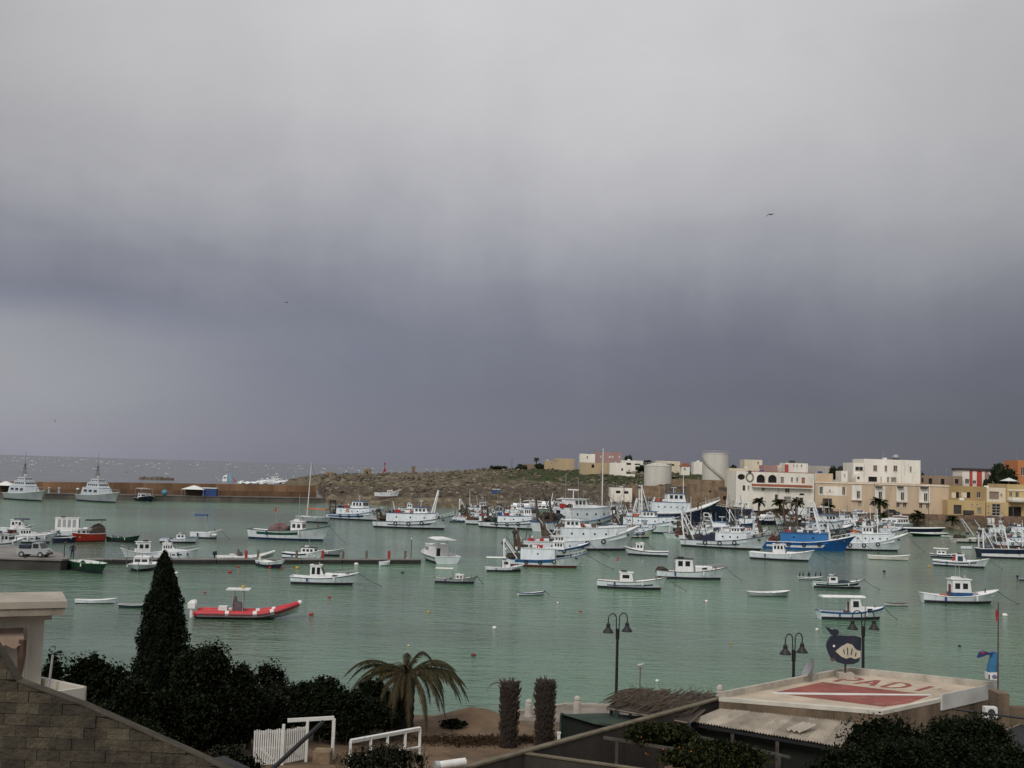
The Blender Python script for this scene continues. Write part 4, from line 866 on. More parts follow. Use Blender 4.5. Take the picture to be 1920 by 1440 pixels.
def trawler(label, A, B_, name='fishing_trawler', hullm=white_hull, stripem=blue_st, st=(.08, .72, .50, .72), shelter=(.26, .82, 1.5), wheel=(.60, .74), wh=1.7, roofm=blue_st, gmat=rustm, gh=4.6, glean=-.6, plate=True, gx=.07, gant=True,
            fb=None, ov=2.0, mast=6.5, mastx=.55, boom=True, nets=netm, aframe=None, portn=5, bootm=boot, rope=3.5, boxes=None, beam=.30, fwd_mast=False, shm=white_hull, drum=None, tarp=None, forerail=True, k=None, radar=True, ring=False, gear=True):
    e, Lw = boat_base(name, label, A, B_, 'trawler', 'fishing trawlers moored in the harbour'); k = k or Lw/13.2
    fm, fbw, fs = fb or (1.25*k, 2.75*k, 1.15*k); B = Lw*beam
    h = Hull(Lw, B, fm, fbw, fs, ov=ov*k)
    hull_parts(e, h, hullm, bootm, .70, rim=stripem if stripem else white_pt, rimr=.07*k)
    if stripem: stripe(e, h, *st, stripem, 'side_stripe')
    # shelter deck whose walls follow the hull side
    zr = fm
    if shelter:
        a, b, hs = shelter; hs *= k; U = [lerp(a, b, i/8) for i in range(9)]
        rg_ = lambda u, z: [(h.pt(u, 1, -1, -.16).x, h.pt(u, 1, -1, -.16).y, z[0]), (h.pt(u, 1, -1, -.16).x, h.pt(u, 1, -1, -.24).y, z[1]), (h.pt(u, 1, 1, -.16).x, h.pt(u, 1, 1, -.24).y, z[1]), (h.pt(u, 1, 1, -.16).x, h.pt(u, 1, 1, -.16).y, z[0])]
        zt = fm+hs
        s_ = MB().ring_loft([rg_(u, (h.sheer(u)*.72, zt+max(0, u-.55)*.9*k)) for u in U]).build('shelter', shm, e)
        mb = MB(); mb.tube([h.pt(u, 1, -1, -.16)+Vector((0, 0, zt-h.sheer(u)+max(0, u-.55)*.9*k+.02)) for u in U], .06*k, 4); mb.tube([h.pt(u, 1, 1, -.16)+Vector((0, 0, zt-h.sheer(u)+max(0, u-.55)*.9*k+.02)) for u in U], .06*k, 4); mb.build('shelter_edge', roofm or white_pt, s_)
        for i in range(portn):
            u = lerp(a+.04, b-.05, (i+.5)/portn) if portn > 1 else (a+b)/2
            for sd in (-1, 1):
                p = h.pt(u, 1, sd, -.2); MB().cyl((p.x, p.y-.05*sd, fm+hs*.55), (p.x, p.y+.06*sd, fm+hs*.55), .15*k, n=8).build('porthole', glass, s_)
        # rear door
        bx('aft_door', brdoor if random.random() < .4 else blackm, s_, a*1.0*Lw+h.pt(a, 1, 1).x-a*Lw-.05, h.pt(a, 1, 1).x+.02, -.2*k, .5*k, fm*.75, fm*.75+1.75*k)
        zr = zt
    # wheelhouse
    if wheel:
        xa, xb = h.pt(wheel[0], 1, 1).x, h.pt(wheel[1], 1, 1).x
        wdt = min(B*.62, 2*h.half((wheel[0]+wheel[1])/2, 1)*.8)
        wbase = zr + (max(0, wheel[0]-.55)*.9*k if shelter else 0)-.1
        wb_ = house(e, 'wheelhouse', xa, xb, wdt, wbase, wbase+wh*k, .35*k, white_pt, roofm, 4, 3, .35*k, (.42, .84))
        ztop = wbase+wh*k+.1
        if radar:
            mb = MB(); mb.cyl((lerp(xa, xb, .4), 0, ztop), (lerp(xa, xb, .4), 0, ztop+1.1*k), .06*k); mb.build('radar_post', white_pt, e)
            MB().obox((lerp(xa, xb, .4), 0, ztop+1.15*k), (.25*k, 1.5*k, .16*k), R(30)).build('radar', whitepl, e)
        for q in range(2):
            xx = lerp(xa, xb, .15+.3*q); MB().cyl((xx, (.5-q)*wdt*.6, ztop), (xx-.1, (.5-q)*wdt*.6, ztop+random.uniform(1.6, 3.2)*k), .025*k+.01, n=5).build('antenna', galv, e)
    else: ztop = zr
    if mast:
        mx = h.pt(mastx, 1, 1).x; MB().tube([(mx, 0, zr-.5), (mx-.15*k, 0, zr+mast*k)], [.11*k, .05*k], 8).build('mast', gmat if gmat is not rustm else woodgrey, e)
        if boom: MB().tube([(mx, 0, zr+.6*k), (mx-3.2*k, .3, zr+mast*.62*k)], .06*k, 6).build('boom', woodgrey, e)
        for sg in (-1, 1): MB().tube([(mx-.14*k, 0, zr+mast*.95*k), (mx+4.0*k*sg if sg > 0 else .6, sg*.2, h.sheer(.85) if sg > 0 else fs+.5)], .018+.004*k, 4).build('stay', ropem, e)
    if gant: gantry(e, gx*Lw, fs*.72, B*.62, gh*k, glean*k, gmat, .3*k, plate)
    if aframe:
        ax, ah, al, am = aframe; mb = MB(); X_ = h.pt(ax, 1, 1).x
        for sd in (-1, 1): mb.tube([(X_, sd*B*.28, zr-.2), (X_+al*k, sd*B*.1, zr+ah*k)], .14*k, 6)
        for f_ in (.5, .75, 1): mb.tube([(X_+al*k*f_, -B*lerp(.28, .1, f_), zr-.2+(ah*k+.2)*f_), (X_+al*k*f_, B*lerp(.28, .1, f_), zr-.2+(ah*k+.2)*f_)], .09*k, 5)
        mb.build('a_frame', am, e)
        MB().tube([(X_+al*k, 0, zr+ah*k), (X_+al*k+3.5*k, 0, zr+.4)], .03, 4).build('stay', ropem, e)
    # stern gear
    if nets is not None:
        mb = MB(); mb.ball((.15*Lw, B*.05, fs*.75+.55*k), (1.5*k, B*.34, .85*k), 12, 7, .7, Lw, 2.2); mb.build('net_heap', nets, e)
        mb = MB(); mb.ball((.235*Lw, -B*.2, fs*.75+.5*k), (.7*k, .8*k, .7*k), 9, 6, .6, Lw+2, 2.2); mb.build('net_heap', netg if nets is netm else netm, e)
    MB().cyl((.20*Lw, -B*.3, fs*.75+1.0*k), (.20*Lw, B*.3, fs*.75+1.0*k), .42*k, n=10).build('winch_drum', drum or steel, e)
    for i, mt in enumerate(boxes or ([orange] if random.random() < .4 else [tarp_blue])):
        xx = lerp(.30, .5, random.random())*Lw; yy = random.uniform(-.2, .2)*B; MB().obox((xx, yy, zr+.3*k), (.9*k, .7*k, .55*k), random.random()).build('fish_box', mt, e)
    if tarp: # sloping tarpaulin from shelter to stern
        mb = MB(); xa = h.pt(shelter[0], 1, 1).x
        mb.ring_loft([[(xa+.1, -B*.44, fm), (xa+.1, B*.44, fm), (xa-.05, B*.4, zr-.05), (xa-.05, -B*.4, zr-.05)], [(xa*.45, -B*.42, fs+.02), (xa*.45, B*.42, fs+.02), (xa*.45, B*.4, fs+.5*k), (xa*.45, -B*.4, fs+.5*k)]]).build('tarpaulin', tarp, e)
    if ring: MB().tube([(p[0], -h.half(.5, 1)+.1, p[2]) for p in torus_pts((h.pt(.42, 1, 1).x, 0, zr-.55*k), .32*k)], .09*k, 5).build('lifebuoy' if Lw > 9 else 'tyre_fender', rubber if random.random() < .6 else orange, e)
    if forerail:
        mb = MB(); h.rail(mb, 1, .025*k, .74, .99, .62*k, -.08)
        for i in range(6):
            u = lerp(.75, .985, i/5)
            for sd in (-1, 1): p = h.pt(u, 1, sd, -.08); mb.cyl(p, p+Vector((0, 0, .62*k)), .02*k, n=4)
        mb.build('bow_rail', white_pt, e)
    for i in range(3):
        u = .3+.17*i
        for sd in (-1, 1):
            p = h.pt(u, .72, sd, .06); MB().tube([(p.x+.3*k*math.cos(a_), p.y, p.z+.3*k*math.sin(a_)) for a_ in [q_*2*math.pi/10 for q_ in range(11)]], .10*k, 5).build('tyre_fender', rubber, e)
    p = h.pt(.9, .78, -1); MB().obox((p.x, -abs(p.y)-.05, p.z), (.55*k, .18*k, .3*k), 0, R(25)).build('anchor', steel, e)
    mb = MB(); mb.cyl((.86*h.Lw+.8*k, 0, h.sheer(.86)*.72), (.86*h.Lw+.8*k, 0, h.sheer(.86)+.35*k), .16*k); mb.obox((.86*h.Lw+.8*k, 0, h.sheer(.86)+.2*k), (.14*k, .8*k, .14*k)); mb.build('windlass', steel, e)
    if gear:   # slanted derricks, warps and loose clutter round the stern
        for i in range(5):
            sd = (-1, 1, .3, -.6, .7)[i]; x0_ = (.20, .26, .10, .34, .16)[i]*Lw; ln = random.uniform(3.6, 5.4)*k; th = R(random.uniform(48, 68))
            MB().tube([(x0_, sd*B*.26, fs*.8), (x0_-ln*math.cos(th)*(1, 1, -.8, .6, -.4)[i], sd*B*.2, fs*.8+ln*math.sin(th))], [.10*k, .05*k], 6).build('derrick', random.choice((rustm, woodgrey, steel, steel, white_pt)), e)
        for i in range(13):
            xx = random.uniform(.05, .30)*Lw; yy = random.uniform(-.33, .33)*B; s_ = random.uniform(.25, .7)*k
            MB().obox((xx, yy, fs*.75+s_*.5+random.uniform(0, .5)*k), (s_*1.3, s_, s_), random.random()*3).build('deck_gear', random.choice((steel, netm, rustm, woodgrey, netg, blackm, orange, whitepl)), e)
        for i in range(9):
            uu = random.uniform(shelter[0], shelter[1]-.1) if shelter else random.uniform(.3, .7); s_ = random.uniform(.25, .55)*k
            MB().obox((uu*Lw, random.uniform(-.25, .25)*B, zr+s_*.5), (s_*1.5, s_, s_), random.random()*3).build('roof_gear', random.choice((steel, netm, woodgrey, whitepl, steel, netg, tarp_navy, redpl, rustm)), e)
        MB().tube([(gx*Lw+glean*k, 0, fs*.72+gh*k), (h.pt(.5, 1, 1).x, 0, zr+1.2*k)], .025*k, 4).build('warp', ropem, e)
    if rope: rope_to_water(e, h, rope, 0, .035)
    # clutter on the roof line: vents, floats, raft
    if shelter:
        MB().cyl((lerp(shelter[0], shelter[1], .25)*Lw, .2*B, zr), (lerp(shelter[0], shelter[1], .25)*Lw, .2*B, zr+.9*k), .16*k).build('vent', white_pt, e)
        MB().cyl((lerp(shelter[0], shelter[1], .45)*Lw, -.22*B, zr+.28*k), (lerp(shelter[0], shelter[1], .45)*Lw+.95*k, -.22*B, zr+.28*k), .26*k, n=10).build('liferaft', whitepl, e)
        mb = MB(); h_ = .8*k; xs_ = [h.pt(u, 1, 1).x for u in (shelter[0], (shelter[0]+shelter[1])/2, shelter[1]-.08)]
        for sd in (-1, 1):
            yy = sd*(h.half(.45, 1)-.4); mb.tube([(x_, yy, zr+h_) for x_ in xs_], .022*k, 4)
            for x_ in np.linspace(xs_[0], xs_[-1], 6): mb.cyl((x_, yy, zr), (x_, yy, zr+h_), .018*k, n=4)
        mb.build('deck_rail', galv, e)
    return e
def small_boat(label, A, B_, name='fishing_boat', hullm=white_hull, stripem=None, st=(0.03, .8, .72, .86), cab=(.38, .62), cabw=.55, cabh=1.25, rake=.2, roofm=white_pt, rim=None, coach=None, mast=None, flag=None, bootm=boot, fb=None, beam=.32,
               canopy=None, tarp=None, rope=2.0, outboard=None, nf=2, ns=2, rail=False, boxes=(), k=None, cat='boat', group='small boats moored in the harbour', wz=(.54, .83), gl=glass, bulk=None, cabm=None, deckmat=None, netpile=None, sw=.72, flagm=redpl, back=0.0, pb=2.2, cabbase=None, door=None, gear=True):
    e, Lw = boat_base(name, label, A, B_, cat, group); k = k or max(.55, Lw/7.0)
    fm, fbw, fs = fb or (.78*k, 1.45*k, .88*k); B = Lw*beam
    h = Hull(Lw, B, fm, fbw, fs, ov=.75*k, sw=sw, pb=pb, flare=.2)
    hull_parts(e, h, hullm, bootm, .62, rim=rim, rimr=.045*k, deckmat=deckmat)
    if stripem: stripe(e, h, *st, stripem, 'side_stripe', .02)
    zd = fm*.62
    if cab:
        xa, xb = h.pt(cab[0], 1, 1).x, h.pt(cab[1], 1, 1).x; wd = B*cabw
        c = house(e, 'cabin', xa, xb, wd, zd-.02, zd+cabh*k+.35*k, rake*k, cabm or white_pt, roofm, nf, ns, .15*k, wz, gl, back, rt=.07*k)
        ztop = zd+cabh*k+.42*k
        bx('cabin_door', door or brdoor, c, xa-.03, xa+.015, -.22*k, .22*k, zd+.05, zd+cabh*k*.95)
        if cabbase: MB().box(xa-.015, xb+.015, -wd/2-.03, wd/2+.03, zd, zd+.55*k).build('painted_base', cabbase, c)
        if mast: MB().tube([(lerp(xa, xb, .5), 0, ztop-.02), (lerp(xa, xb, .45), 0, ztop+mast*k)], [.04*k, .02*k], 6).build('mast', galv, e)
        if gear:
            MB().obox((lerp(xa, xb, .3), 0, ztop+.08*k), (.5*k, .6*k, .16*k), .4).build('roof_locker', netm if random.random() < .4 else whitepl, e)
            MB().cyl((xb-rake*k-.2*k, .1*k, ztop), (xb-rake*k-.2*k, .1*k, ztop+.3*k), .07*k).build('searchlight', galv, e)
    if coach:
        ca, cb, ch = coach; xa, xb = h.pt(ca, 1, 1).x, h.pt(cb, 1, 1).x; wd = 2*h.half((ca+cb)/2, 1)*.72; pts = []
        z0 = h.sheer(cb)*.62; z1 = h.sheer((ca+cb)/2)+ch*k
        rg = MB().ring_loft([[(xa, -wd/2, z0), (xa, -wd/2*.95, z1-.1*k), (xa, -wd*.3, z1), (xa, wd*.3, z1), (xa, wd/2*.95, z1-.1*k), (xa, wd/2, z0)],
                             [(xb-.3*k, -wd*.36, z0), (xb-.3*k, -wd*.34, z1-.12*k), (xb-.3*k, -wd*.2, z1-.02*k), (xb-.3*k, wd*.2, z1-.02*k), (xb-.3*k, wd*.34, z1-.12*k), (xb-.3*k, wd*.36, z0)],
                             [(xb, -wd*.2, z0), (xb, -wd*.18, z0+.05), (xb, -wd*.1, z0+.06), (xb, wd*.1, z0+.06), (xb, wd*.18, z0+.05), (xb, wd*.2, z0)]]).build('coach_roof', cabm or white_pt, e)
        for sd in (-1, 1): MB().obox((lerp(xa, xb, .45), sd*wd*.455, z1-.22*k), (.55*k, .05, .16*k), -sd*.12).build('window', glass, rg)
    if canopy:
        ca, cb, cz, cm = canopy; xa, xb = h.pt(ca, 1, 1).x, h.pt(cb, 1, 1).x; n = 6
        mb = MB(); wd = B*.72
        mb.ring_loft([[(x_, -wd/2, zd+cz*k), (x_, -wd/4, zd+cz*k+.14*k), (x_, wd/4, zd+cz*k+.14*k), (x_, wd/2, zd+cz*k), (x_, wd/2-.02, zd+cz*k-.06*k), (x_, -wd/2+.02, zd+cz*k-.06*k)] for x_ in (xa, (xa+xb)/2, xb)]); mb.build('canopy', cm, e)
        for x_ in (xa+.08, xb-.08):
            for sd in (-1, 1): MB().cyl((x_, sd*wd*.47, zd), (x_, sd*wd*.47, zd+cz*k), .05*k, n=5).build('canopy_pole', galv, e)
    if tarp:
        ca, cb, cz, cm = tarp; xa, xb = h.pt(ca, 1, 1).x, h.pt(cb, 1, 1).x; wd = B*.8
        MB().ring_loft([[(x_, -wd/2, zd), (x_, -wd*.42, zd+cz*k*.7*s_), (x_, 0, zd+cz*k*s_), (x_, wd*.42, zd+cz*k*.7*s_), (x_, wd/2, zd)] for x_, s_ in ((xa, .8), (lerp(xa, xb, .35), 1.05), (lerp(xa, xb, .7), .9), (xb, .6))]).build('tarpaulin', cm, e)
    if netpile:
        for (u, yy, r, mt) in netpile: MB().ball((u*Lw, yy*B, fm*.62+r*k*.5), (r*k*1.2, r*k, r*k*.8), 9, 6, .6, Lw+u, 2.2).build('net_heap', mt, e)
    if flag:
        fx, fz = flag; MB().cyl((fx*Lw, 0, zd), (fx*Lw+.05, 0, zd+fz*k), .025*k, n=5).build('flagpole', galv, e)
        MB().add([(fx*Lw+.05, 0, zd+fz*k), (fx*Lw+.05-.2*k, .08*k, zd+fz*k-.12*k), (fx*Lw+.05-.28*k, .05*k, zd+fz*k-.5*k), (fx*Lw+.05, .02*k, zd+fz*k-.4*k), (fx*Lw+.06, .02, zd+fz*k-.3*k)], [(0, 1, 2, 3, 4)]).build('flag', flagm, e)
    if outboard:
        mb = MB(); mb.obox((-.25*k, 0, fs+.25*k), (.34*k, .3*k, .5*k)); mb.obox((-.22*k, 0, fs-.35*k), (.14*k, .12*k, .9*k)); mb.build('outboard_motor', outboard, e)
    if rail:
        mb = MB(); h.rail(mb, 1, .022*k, .62, .99, .42*k, -.06)
        for i in range(6):
            for sd in (-1, 1): p = h.pt(lerp(.63, .985, i/5), 1, sd, -.06); mb.cyl(p, p+Vector((0, 0, .42*k)), .016*k, n=4)
        mb.build('bow_rail', galv, e)
    for (u, yy, s_, mt) in boxes: MB().obox((u*Lw, yy*B, zd+s_*k*.5), (s_*k*1.2, s_*k, s_*k), .1).build('box', mt, e)
    if gear:
        for i in range(2):
            u = .25+.4*i; p = h.pt(u, 1, -1, .09); MB().cyl(p-Vector((0, 0, .02)), p-Vector((0, 0, .42*k)), .09*k, n=7).build('fender', whitepl if i else tarp_blue, e)
        MB().cyl((h.Lw*.93, 0, h.sheer(.93)*.6), (h.Lw*.93, 0, h.sheer(.93)+.22*k), .06*k).build('bollard', wood, e)
    if rope: rope_to_water(e, h, rope, 0, .03)
    return e
def dinghy(label, A, B_, hullm=white_hull, rim=None, inner_m=None, rope=True, stripem=None, beam=.30, fb=None, outboard=None, thw=3, load=None, name='rowing_boat', bothends=False):
    e, Lw = boat_base(name, label, A, B_, 'dinghy', 'small open dinghies'); k = Lw/4.0
    fm, fbw, fs = fb or (.36*k, .58*k, .42*k); B = Lw*beam; h = Hull(Lw, B, fm, fbw, fs, ov=.3*k, sw=.62 if not bothends else .25, pb=2.0, flare=.25)
    mb = MB(); h.patch(mb, 0, 1, -.2, 1, nt=4); h.transom(mb, -.2, 1); mb.build('hull', hullm, e)
    mb = MB(); h.patch(mb, .02, .975, .2, 1, off=-.05*k, nt=2); mb.build('inner_hull', inner_m or white_pt, e)
    h.deck(.25, .01, .97).build('floor', woodgrey, e)
    mb = MB(); h.rail(mb, 1, .035*k, 0, 1, .01); mb.tube([h.pt(0, 1, -1), h.pt(0, 1, 1)], .035*k, 5); mb.build('gunwale', rim or white_pt, e)
    mb = MB(); h.zpatch(mb, 0, 1, -.1, .07, .01); mb.build('boot_stripe', boot, e)
    if stripem: stripe(e, h, 0, 1, .72, .97, stripem, 'side_stripe', .015)
    for i in range(thw):
        u = lerp(.12, .75, i/max(1, thw-1)); w_ = h.half(u, .75)-.03; x = h.pt(u, .75, 1).x; bx('thwart', woodgrey, e, x-.1*k, x+.1*k, -w_, w_, h.sheer(u)*.72, h.sheer(u)*.72+.04*k)
    if load:
        for (u, r, mt) in load: MB().ball((u*Lw, 0, fm*.6), (r*k*1.4, r*k, r*k*.7), 9, 6, .6, u*7, 2.2).build('load', mt, e)
    if outboard: mb = MB(); mb.obox((-.12*k, 0, fs+.16*k), (.24*k, .22*k, .36*k)); mb.obox((-.1*k, 0, fs-.25*k), (.1*k, .09*k, .7*k)); mb.build('outboard_motor', outboard, e)
    if rope: rope_to_water(e, h, .9*k, 0, .025)
    return e
def yacht(label, A, B_, fly=True, hullm=white_hull, stripem=None, bimini=None, k=None, arch=True, dome=True, fb=None, cat='yacht', rails=True, house_h=1.25):
    e, Lw = boat_base('motor_yacht', label, A, B_, cat, 'motor yachts and cruisers'); k = k or Lw/9.5
    fm, fbw, fs = fb or (1.15*k, 1.7*k, 1.05*k); B = Lw*.33; h = Hull(Lw, B, fm, fbw, fs, ov=1.1*k, sw=.86, pb=2.0, flare=.2)
    hull_parts(e, h, hullm, boot, .8, rim=white_pt, rimr=.04*k, deckmat=white_pt)
    if stripem: stripe(e, h, .02, .9, .55, .72, stripem, 'side_stripe', .02)
    z0 = fm*.8; xa = .10*Lw; xb = .66*Lw; wd = B*.74
    c = house(e, 'saloon', xa, xb, wd, z0-.02, z0+house_h*k, 1.35*k*house_h/1.25, white_pt, white_pt, 3, 4, .18*k, (.50, .82), glass, .1*k, .88, .09*k)
    fd = MB().ring_loft([[(xb-.5*k, -wd*.46, z0), (xb-.5*k, -wd*.40, z0+.55*k), (xb-.5*k, wd*.40, z0+.55*k), (xb-.5*k, wd*.46, z0)], [(.92*Lw, -wd*.16, h.sheer(.92)*.8), (.92*Lw, -wd*.12, h.sheer(.92)*.8+.12*k), (.92*Lw, wd*.12, h.sheer(.92)*.8+.12*k), (.92*Lw, wd*.16, h.sheer(.92)*.8)]]).build('foredeck_trunk', white_pt, e)
    for i in range(4):
        xw = lerp(.25, .78, i/3)*Lw
        for sd in (-1, 1): p = h.pt(xw/Lw, .62, sd, .0); MB().obox((p.x, p.y+sd*.01, p.z), (.42*k, .06, .16*k), 0).build('hull_port', glass, e)
    zt = z0+house_h*k
    if fly:
        f_ = MB().ring_loft([[(xa-.5*k, -wd*.46, zt+.09*k), (xb-1.9*k, -wd*.38, zt+.09*k), (xb-1.9*k, wd*.38, zt+.09*k), (xa-.5*k, wd*.46, zt+.09*k)], [(xa-.5*k, -wd*.48, zt+.5*k), (xb-2.3*k, -wd*.38, zt+.62*k), (xb-2.3*k, wd*.38, zt+.62*k), (xa-.5*k, wd*.48, zt+.5*k)]]).build('flybridge', white_pt, e)
        MB().obox((xb-2.45*k, 0, zt+.78*k), (.05*k, wd*.66, .36*k), 0, R(-28)).build('flybridge_screen', glass, f_)
        MB().obox((xb-3.3*k, 0, zt+.62*k), (.5*k, wd*.5, .4*k)).build('helm_seat', whitepl, f_); zt += .5*k
    if arch:
        mb = MB(); x_ = xa+.7*k
        mb.tube([(x_, -wd*.45, zt-.1), (x_-.3*k, -wd*.42, zt+.5*k), (x_-.35*k, 0, zt+.58*k), (x_-.3*k, wd*.42, zt+.5*k), (x_, wd*.45, zt-.1)], .07*k, 6); mb.build('radar_arch', white_pt, e)
        if dome: MB().ball((x_-.35*k, 0, zt+.74*k), (.24*k, .24*k, .17*k), 10, 6).build('radar_dome', whitepl, e, smooth=True)
        MB().cyl((x_-.35*k, .3*k, zt+.5*k), (x_-.55*k, .3*k, zt+1.9*k), .02*k, n=5).build('antenna', galv, e)
    if bimini: MB().ring_loft([[(x_, -wd*.5, zt+.95*k), (x_, 0, zt+1.15*k), (x_, wd*.5, zt+.95*k), (x_, 0, zt+1.08*k)] for x_ in (xa-.9*k, xa+1.4*k)]).build('bimini', bimini, e)
    if rails:
        mb = MB(); h.rail(mb, 1, .02*k, .5, .99, .5*k, -.08)
        for i in range(7):
            for sd in (-1, 1): p = h.pt(lerp(.51, .985, i/6), 1, sd, -.08); mb.cyl(p, p+Vector((0, 0, .5*k)), .016*k, n=4)
        mb.build('bow_rail', galv, e)
    MB().box(-.7*k, .02, -B*.36, B*.36, .22*k, .32*k).build('swim_platform', white_pt, e)
    for i in range(3): p = h.pt(.3+.2*i, 1, -1, .1); MB().cyl(p-Vector((0, 0, .1)), p-Vector((0, 0, .65*k)), .11*k, n=7).build('fender', tarp_navy if i % 2 else whitepl, e)
    return e
def rib(label, A, B_, tubem, patchm, floorm, ttop=True, k=None, console=True, grp=None, engm=whitepl):
    e, Lw = boat_base('inflatable_boat', label, A, B_, 'inflatable boat', grp or 'inflatable boats'); k = k or Lw/7.5; B = Lw*.32; r = .27*k
    def path(sd, t):  # tube centreline
        x = lerp(-.35*k, Lw+.75*k, t); q = max(0, (t-.55)/.45); y = sd*(B/2-r)*(1-q**2.6); z = .42*k+.95*k*q**1.8
        return Vector((x, y, z))
    n = 26
    hb = MB(); secs = []
    for i in range(13):
        t = i/12; p = path(1, t*.985); secs.append([(p.x, -p.y, p.z-.02), (p.x*.995, -p.y*.5, min(.05, p.z-.35*k)+max(0, t-.7)*1.6*k), (p.x*.98, 0, -.15*k+max(0, t-.65)**1.3*2.6*k), (p.x*.995, p.y*.5, min(.05, p.z-.35*k)+max(0, t-.7)*1.6*k), (p.x, p.y, p.z-.02), (p.x, 0, p.z-.05)])
    hb.ring_loft(secs).build('hull', M('pale_rib_hull', (.38, .42, .40), .5), e)
    for sd in (-1, 1):
        pts = [path(sd, i/n) for i in range(n+1)]; rs = [r*(.55 if i == 0 else 1)*(1-.25*max(0, i/n-.6)/.4) for i in range(n+1)]
        tb = MB().tube(pts, rs, 12).build('tube', tubem, e, smooth=True)
        for (a, b) in ((.30, .335), (.56, .60), (.72, .755), (.975, 1.0)):
            seg = [path(sd, lerp(a, b, j/4)) for j in range(5)]; MB().tube(seg, [r*1.025*(1-.25*max(0, lerp(a, b, j/4)-.6)/.4) for j in range(5)], 12).build('band', patchm, tb, smooth=True)
        MB().tube([p+Vector((0, sd*r*.98*(1 if i < n*.9 else .5), -.02)) for i, p in enumerate(pts[1:-1])], .045*k, 5).build('rubbing_strake', M('dark_strake', (.10, .085, .10), .8), tb)
        MB().tube([p+Vector((0, sd*r*.75, -r*.75)) for p in pts[1:int(n*.8)]], .10*k, 5).build('lower_strake', M('dark_strake', (.10, .085, .10), .8), tb)
    MB().box(.1, Lw*.8, -B*.3, B*.3, .28*k, .34*k).build('floor', floorm, e)
    if console:
        cx = Lw*.42; c = MB().ring_loft([[(cx-.45*k, -.4*k, .34*k), (cx+.45*k, -.4*k, .34*k), (cx+.45*k, .4*k, .34*k), (cx-.45*k, .4*k, .34*k)], [(cx-.35*k, -.36*k, 1.35*k), (cx+.2*k, -.36*k, 1.25*k), (cx+.2*k, .36*k, 1.25*k), (cx-.35*k, .36*k, 1.35*k)]]).build('console', M('console_cover', (.13, .10, .11), .8, .3, 2), e)
        MB().ring_loft([[(cx-.55*k, -.3*k, .9*k), (cx-.1*k, -.34*k, .9*k), (cx-.1*k, .34*k, .9*k), (cx-.55*k, .3*k, .9*k)], [(cx-.4*k, -.2*k, 1.75*k), (cx-.2*k, -.2*k, 1.7*k), (cx-.2*k, .2*k, 1.7*k), (cx-.4*k, .2*k, 1.75*k)]]).build('covered_wheel', M('console_cover', (.13, .10, .11), .8, .3, 2), c)
        MB().box(cx-1.6*k, cx-.9*k, -.4*k, .4*k, .34*k, .95*k).build('seat', whitepl, e)
    if ttop:
        mb = MB()
        for sd in (-1, 1):
            for dx in (-.5, .4): mb.tube([(cx+dx*k, sd*.45*k, .35*k), (cx+dx*.8*k, sd*.5*k, 2.3*k)], .035*k, 6)
        mb.build('t_top_frame', galv, e); MB().obox((cx-.05*k, 0, 2.36*k), (1.9*k, 1.3*k, .10*k)).build('t_top', whitepl, e)
        MB().ball((cx+.3*k, 0, 2.55*k), (.14*k, .14*k, .16*k)).build('nav_light', yellow, e)
    for yy in (-.3, .3) if ttop else (0,):
        mb = MB(); mb.ring_loft([[(-.9*k, yy*k-.18*k, .75*k), (-.35*k, yy*k-.2*k, .75*k), (-.35*k, yy*k+.2*k, .75*k), (-.9*k, yy*k+.18*k, .75*k)], [(-.95*k, yy*k-.16*k, 1.15*k), (-.3*k, yy*k-.18*k, 1.2*k), (-.3*k, yy*k+.18*k, 1.2*k), (-.95*k, yy*k+.16*k, 1.15*k)], [(-.8*k, yy*k-.1*k, 1.35*k), (-.4*k, yy*k-.1*k, 1.4*k), (-.4*k, yy*k+.1*k, 1.4*k), (-.8*k, yy*k+.1*k, 1.35*k)]])
        mb.obox((-.65*k, yy*k, .25*k), (.2*k, .12*k, 1.0*k)); mb.build('outboard_motor', engm, e)
    return e

# ------------------------------------------------------------------ the fleet
trawler('white trawler with broad blue stripe and low stern gear, leftmost of the trawlers', (619, 972), (705, 977), st=(.05, .75, .45, .75), shelter=(.20, .80, 1.5), wheel=(.46, .68), mast=3.5, gh=3.6, glean=-.5, boxes=[redpl], ring=True)
trawler('white trawler with thin navy stripe moored alone left of the fleet', (704, 988), (832, 993), stripem=navy_st, st=(.2, .78, .45, .6), shelter=(.17, .78, 1.6), wheel=(.50, .68), wh=1.2, roofm=tarp_blue, mast=None, gant=True, gh=2.6, aframe=(.72, 4.4, 1.0, white_pt), boxes=[redpl, orange], portn=3)
trawler('white trawler with blue stripe bow left, right behind the lone white trawler', (886, 980), (838, 978.5), st=(.05, .9, .45, .7), mast=4, gmat=white_pt, plate=False, boxes=[orange, redpl], rope=0)
trawler('rusty-sterned trawler behind the thin-striped trawler, left end of the raft', (873, 983), (955, 985), stripem=None, mast=6.2, mastx=.32, gh=3.8, nets=netr, boxes=[redpl, orange], portn=3)
trawler('white trawler with long thin navy stripe, bow hidden by other boats', (904, 988), (1010, 994), stripem=navy_st, st=(.2, .85, .55, .7), shelter=(.3, .8, 1.4), gh=3.6, mast=None, wheel=(.68, .80), portn=3)
trawler('white trawler with four square portholes in the middle row', (1012, 996), (1138, 993), st=(.6, .98, .45, .62), shelter=(.24, .80, 1.75), wheel=(.34, .52), wh=1.2, gh=3.6, mast=5, mastx=.78, gmat=rustm, roofm=white_pt, portn=4, boxes=[orange])
trawler('large white trawler with tall rusty gantry and grey-blue bow', (1012, 1029), (1172, 1032), stripem=None, shelter=(.20, .86, 1.9), wheel=(.24, .40), wh=1.15, gh=4.3, glean=-.9, mast=None, roofm=white_pt, boxes=[redpl, tarp_navy, orange], fb=(1.6, 4.2, 1.4))
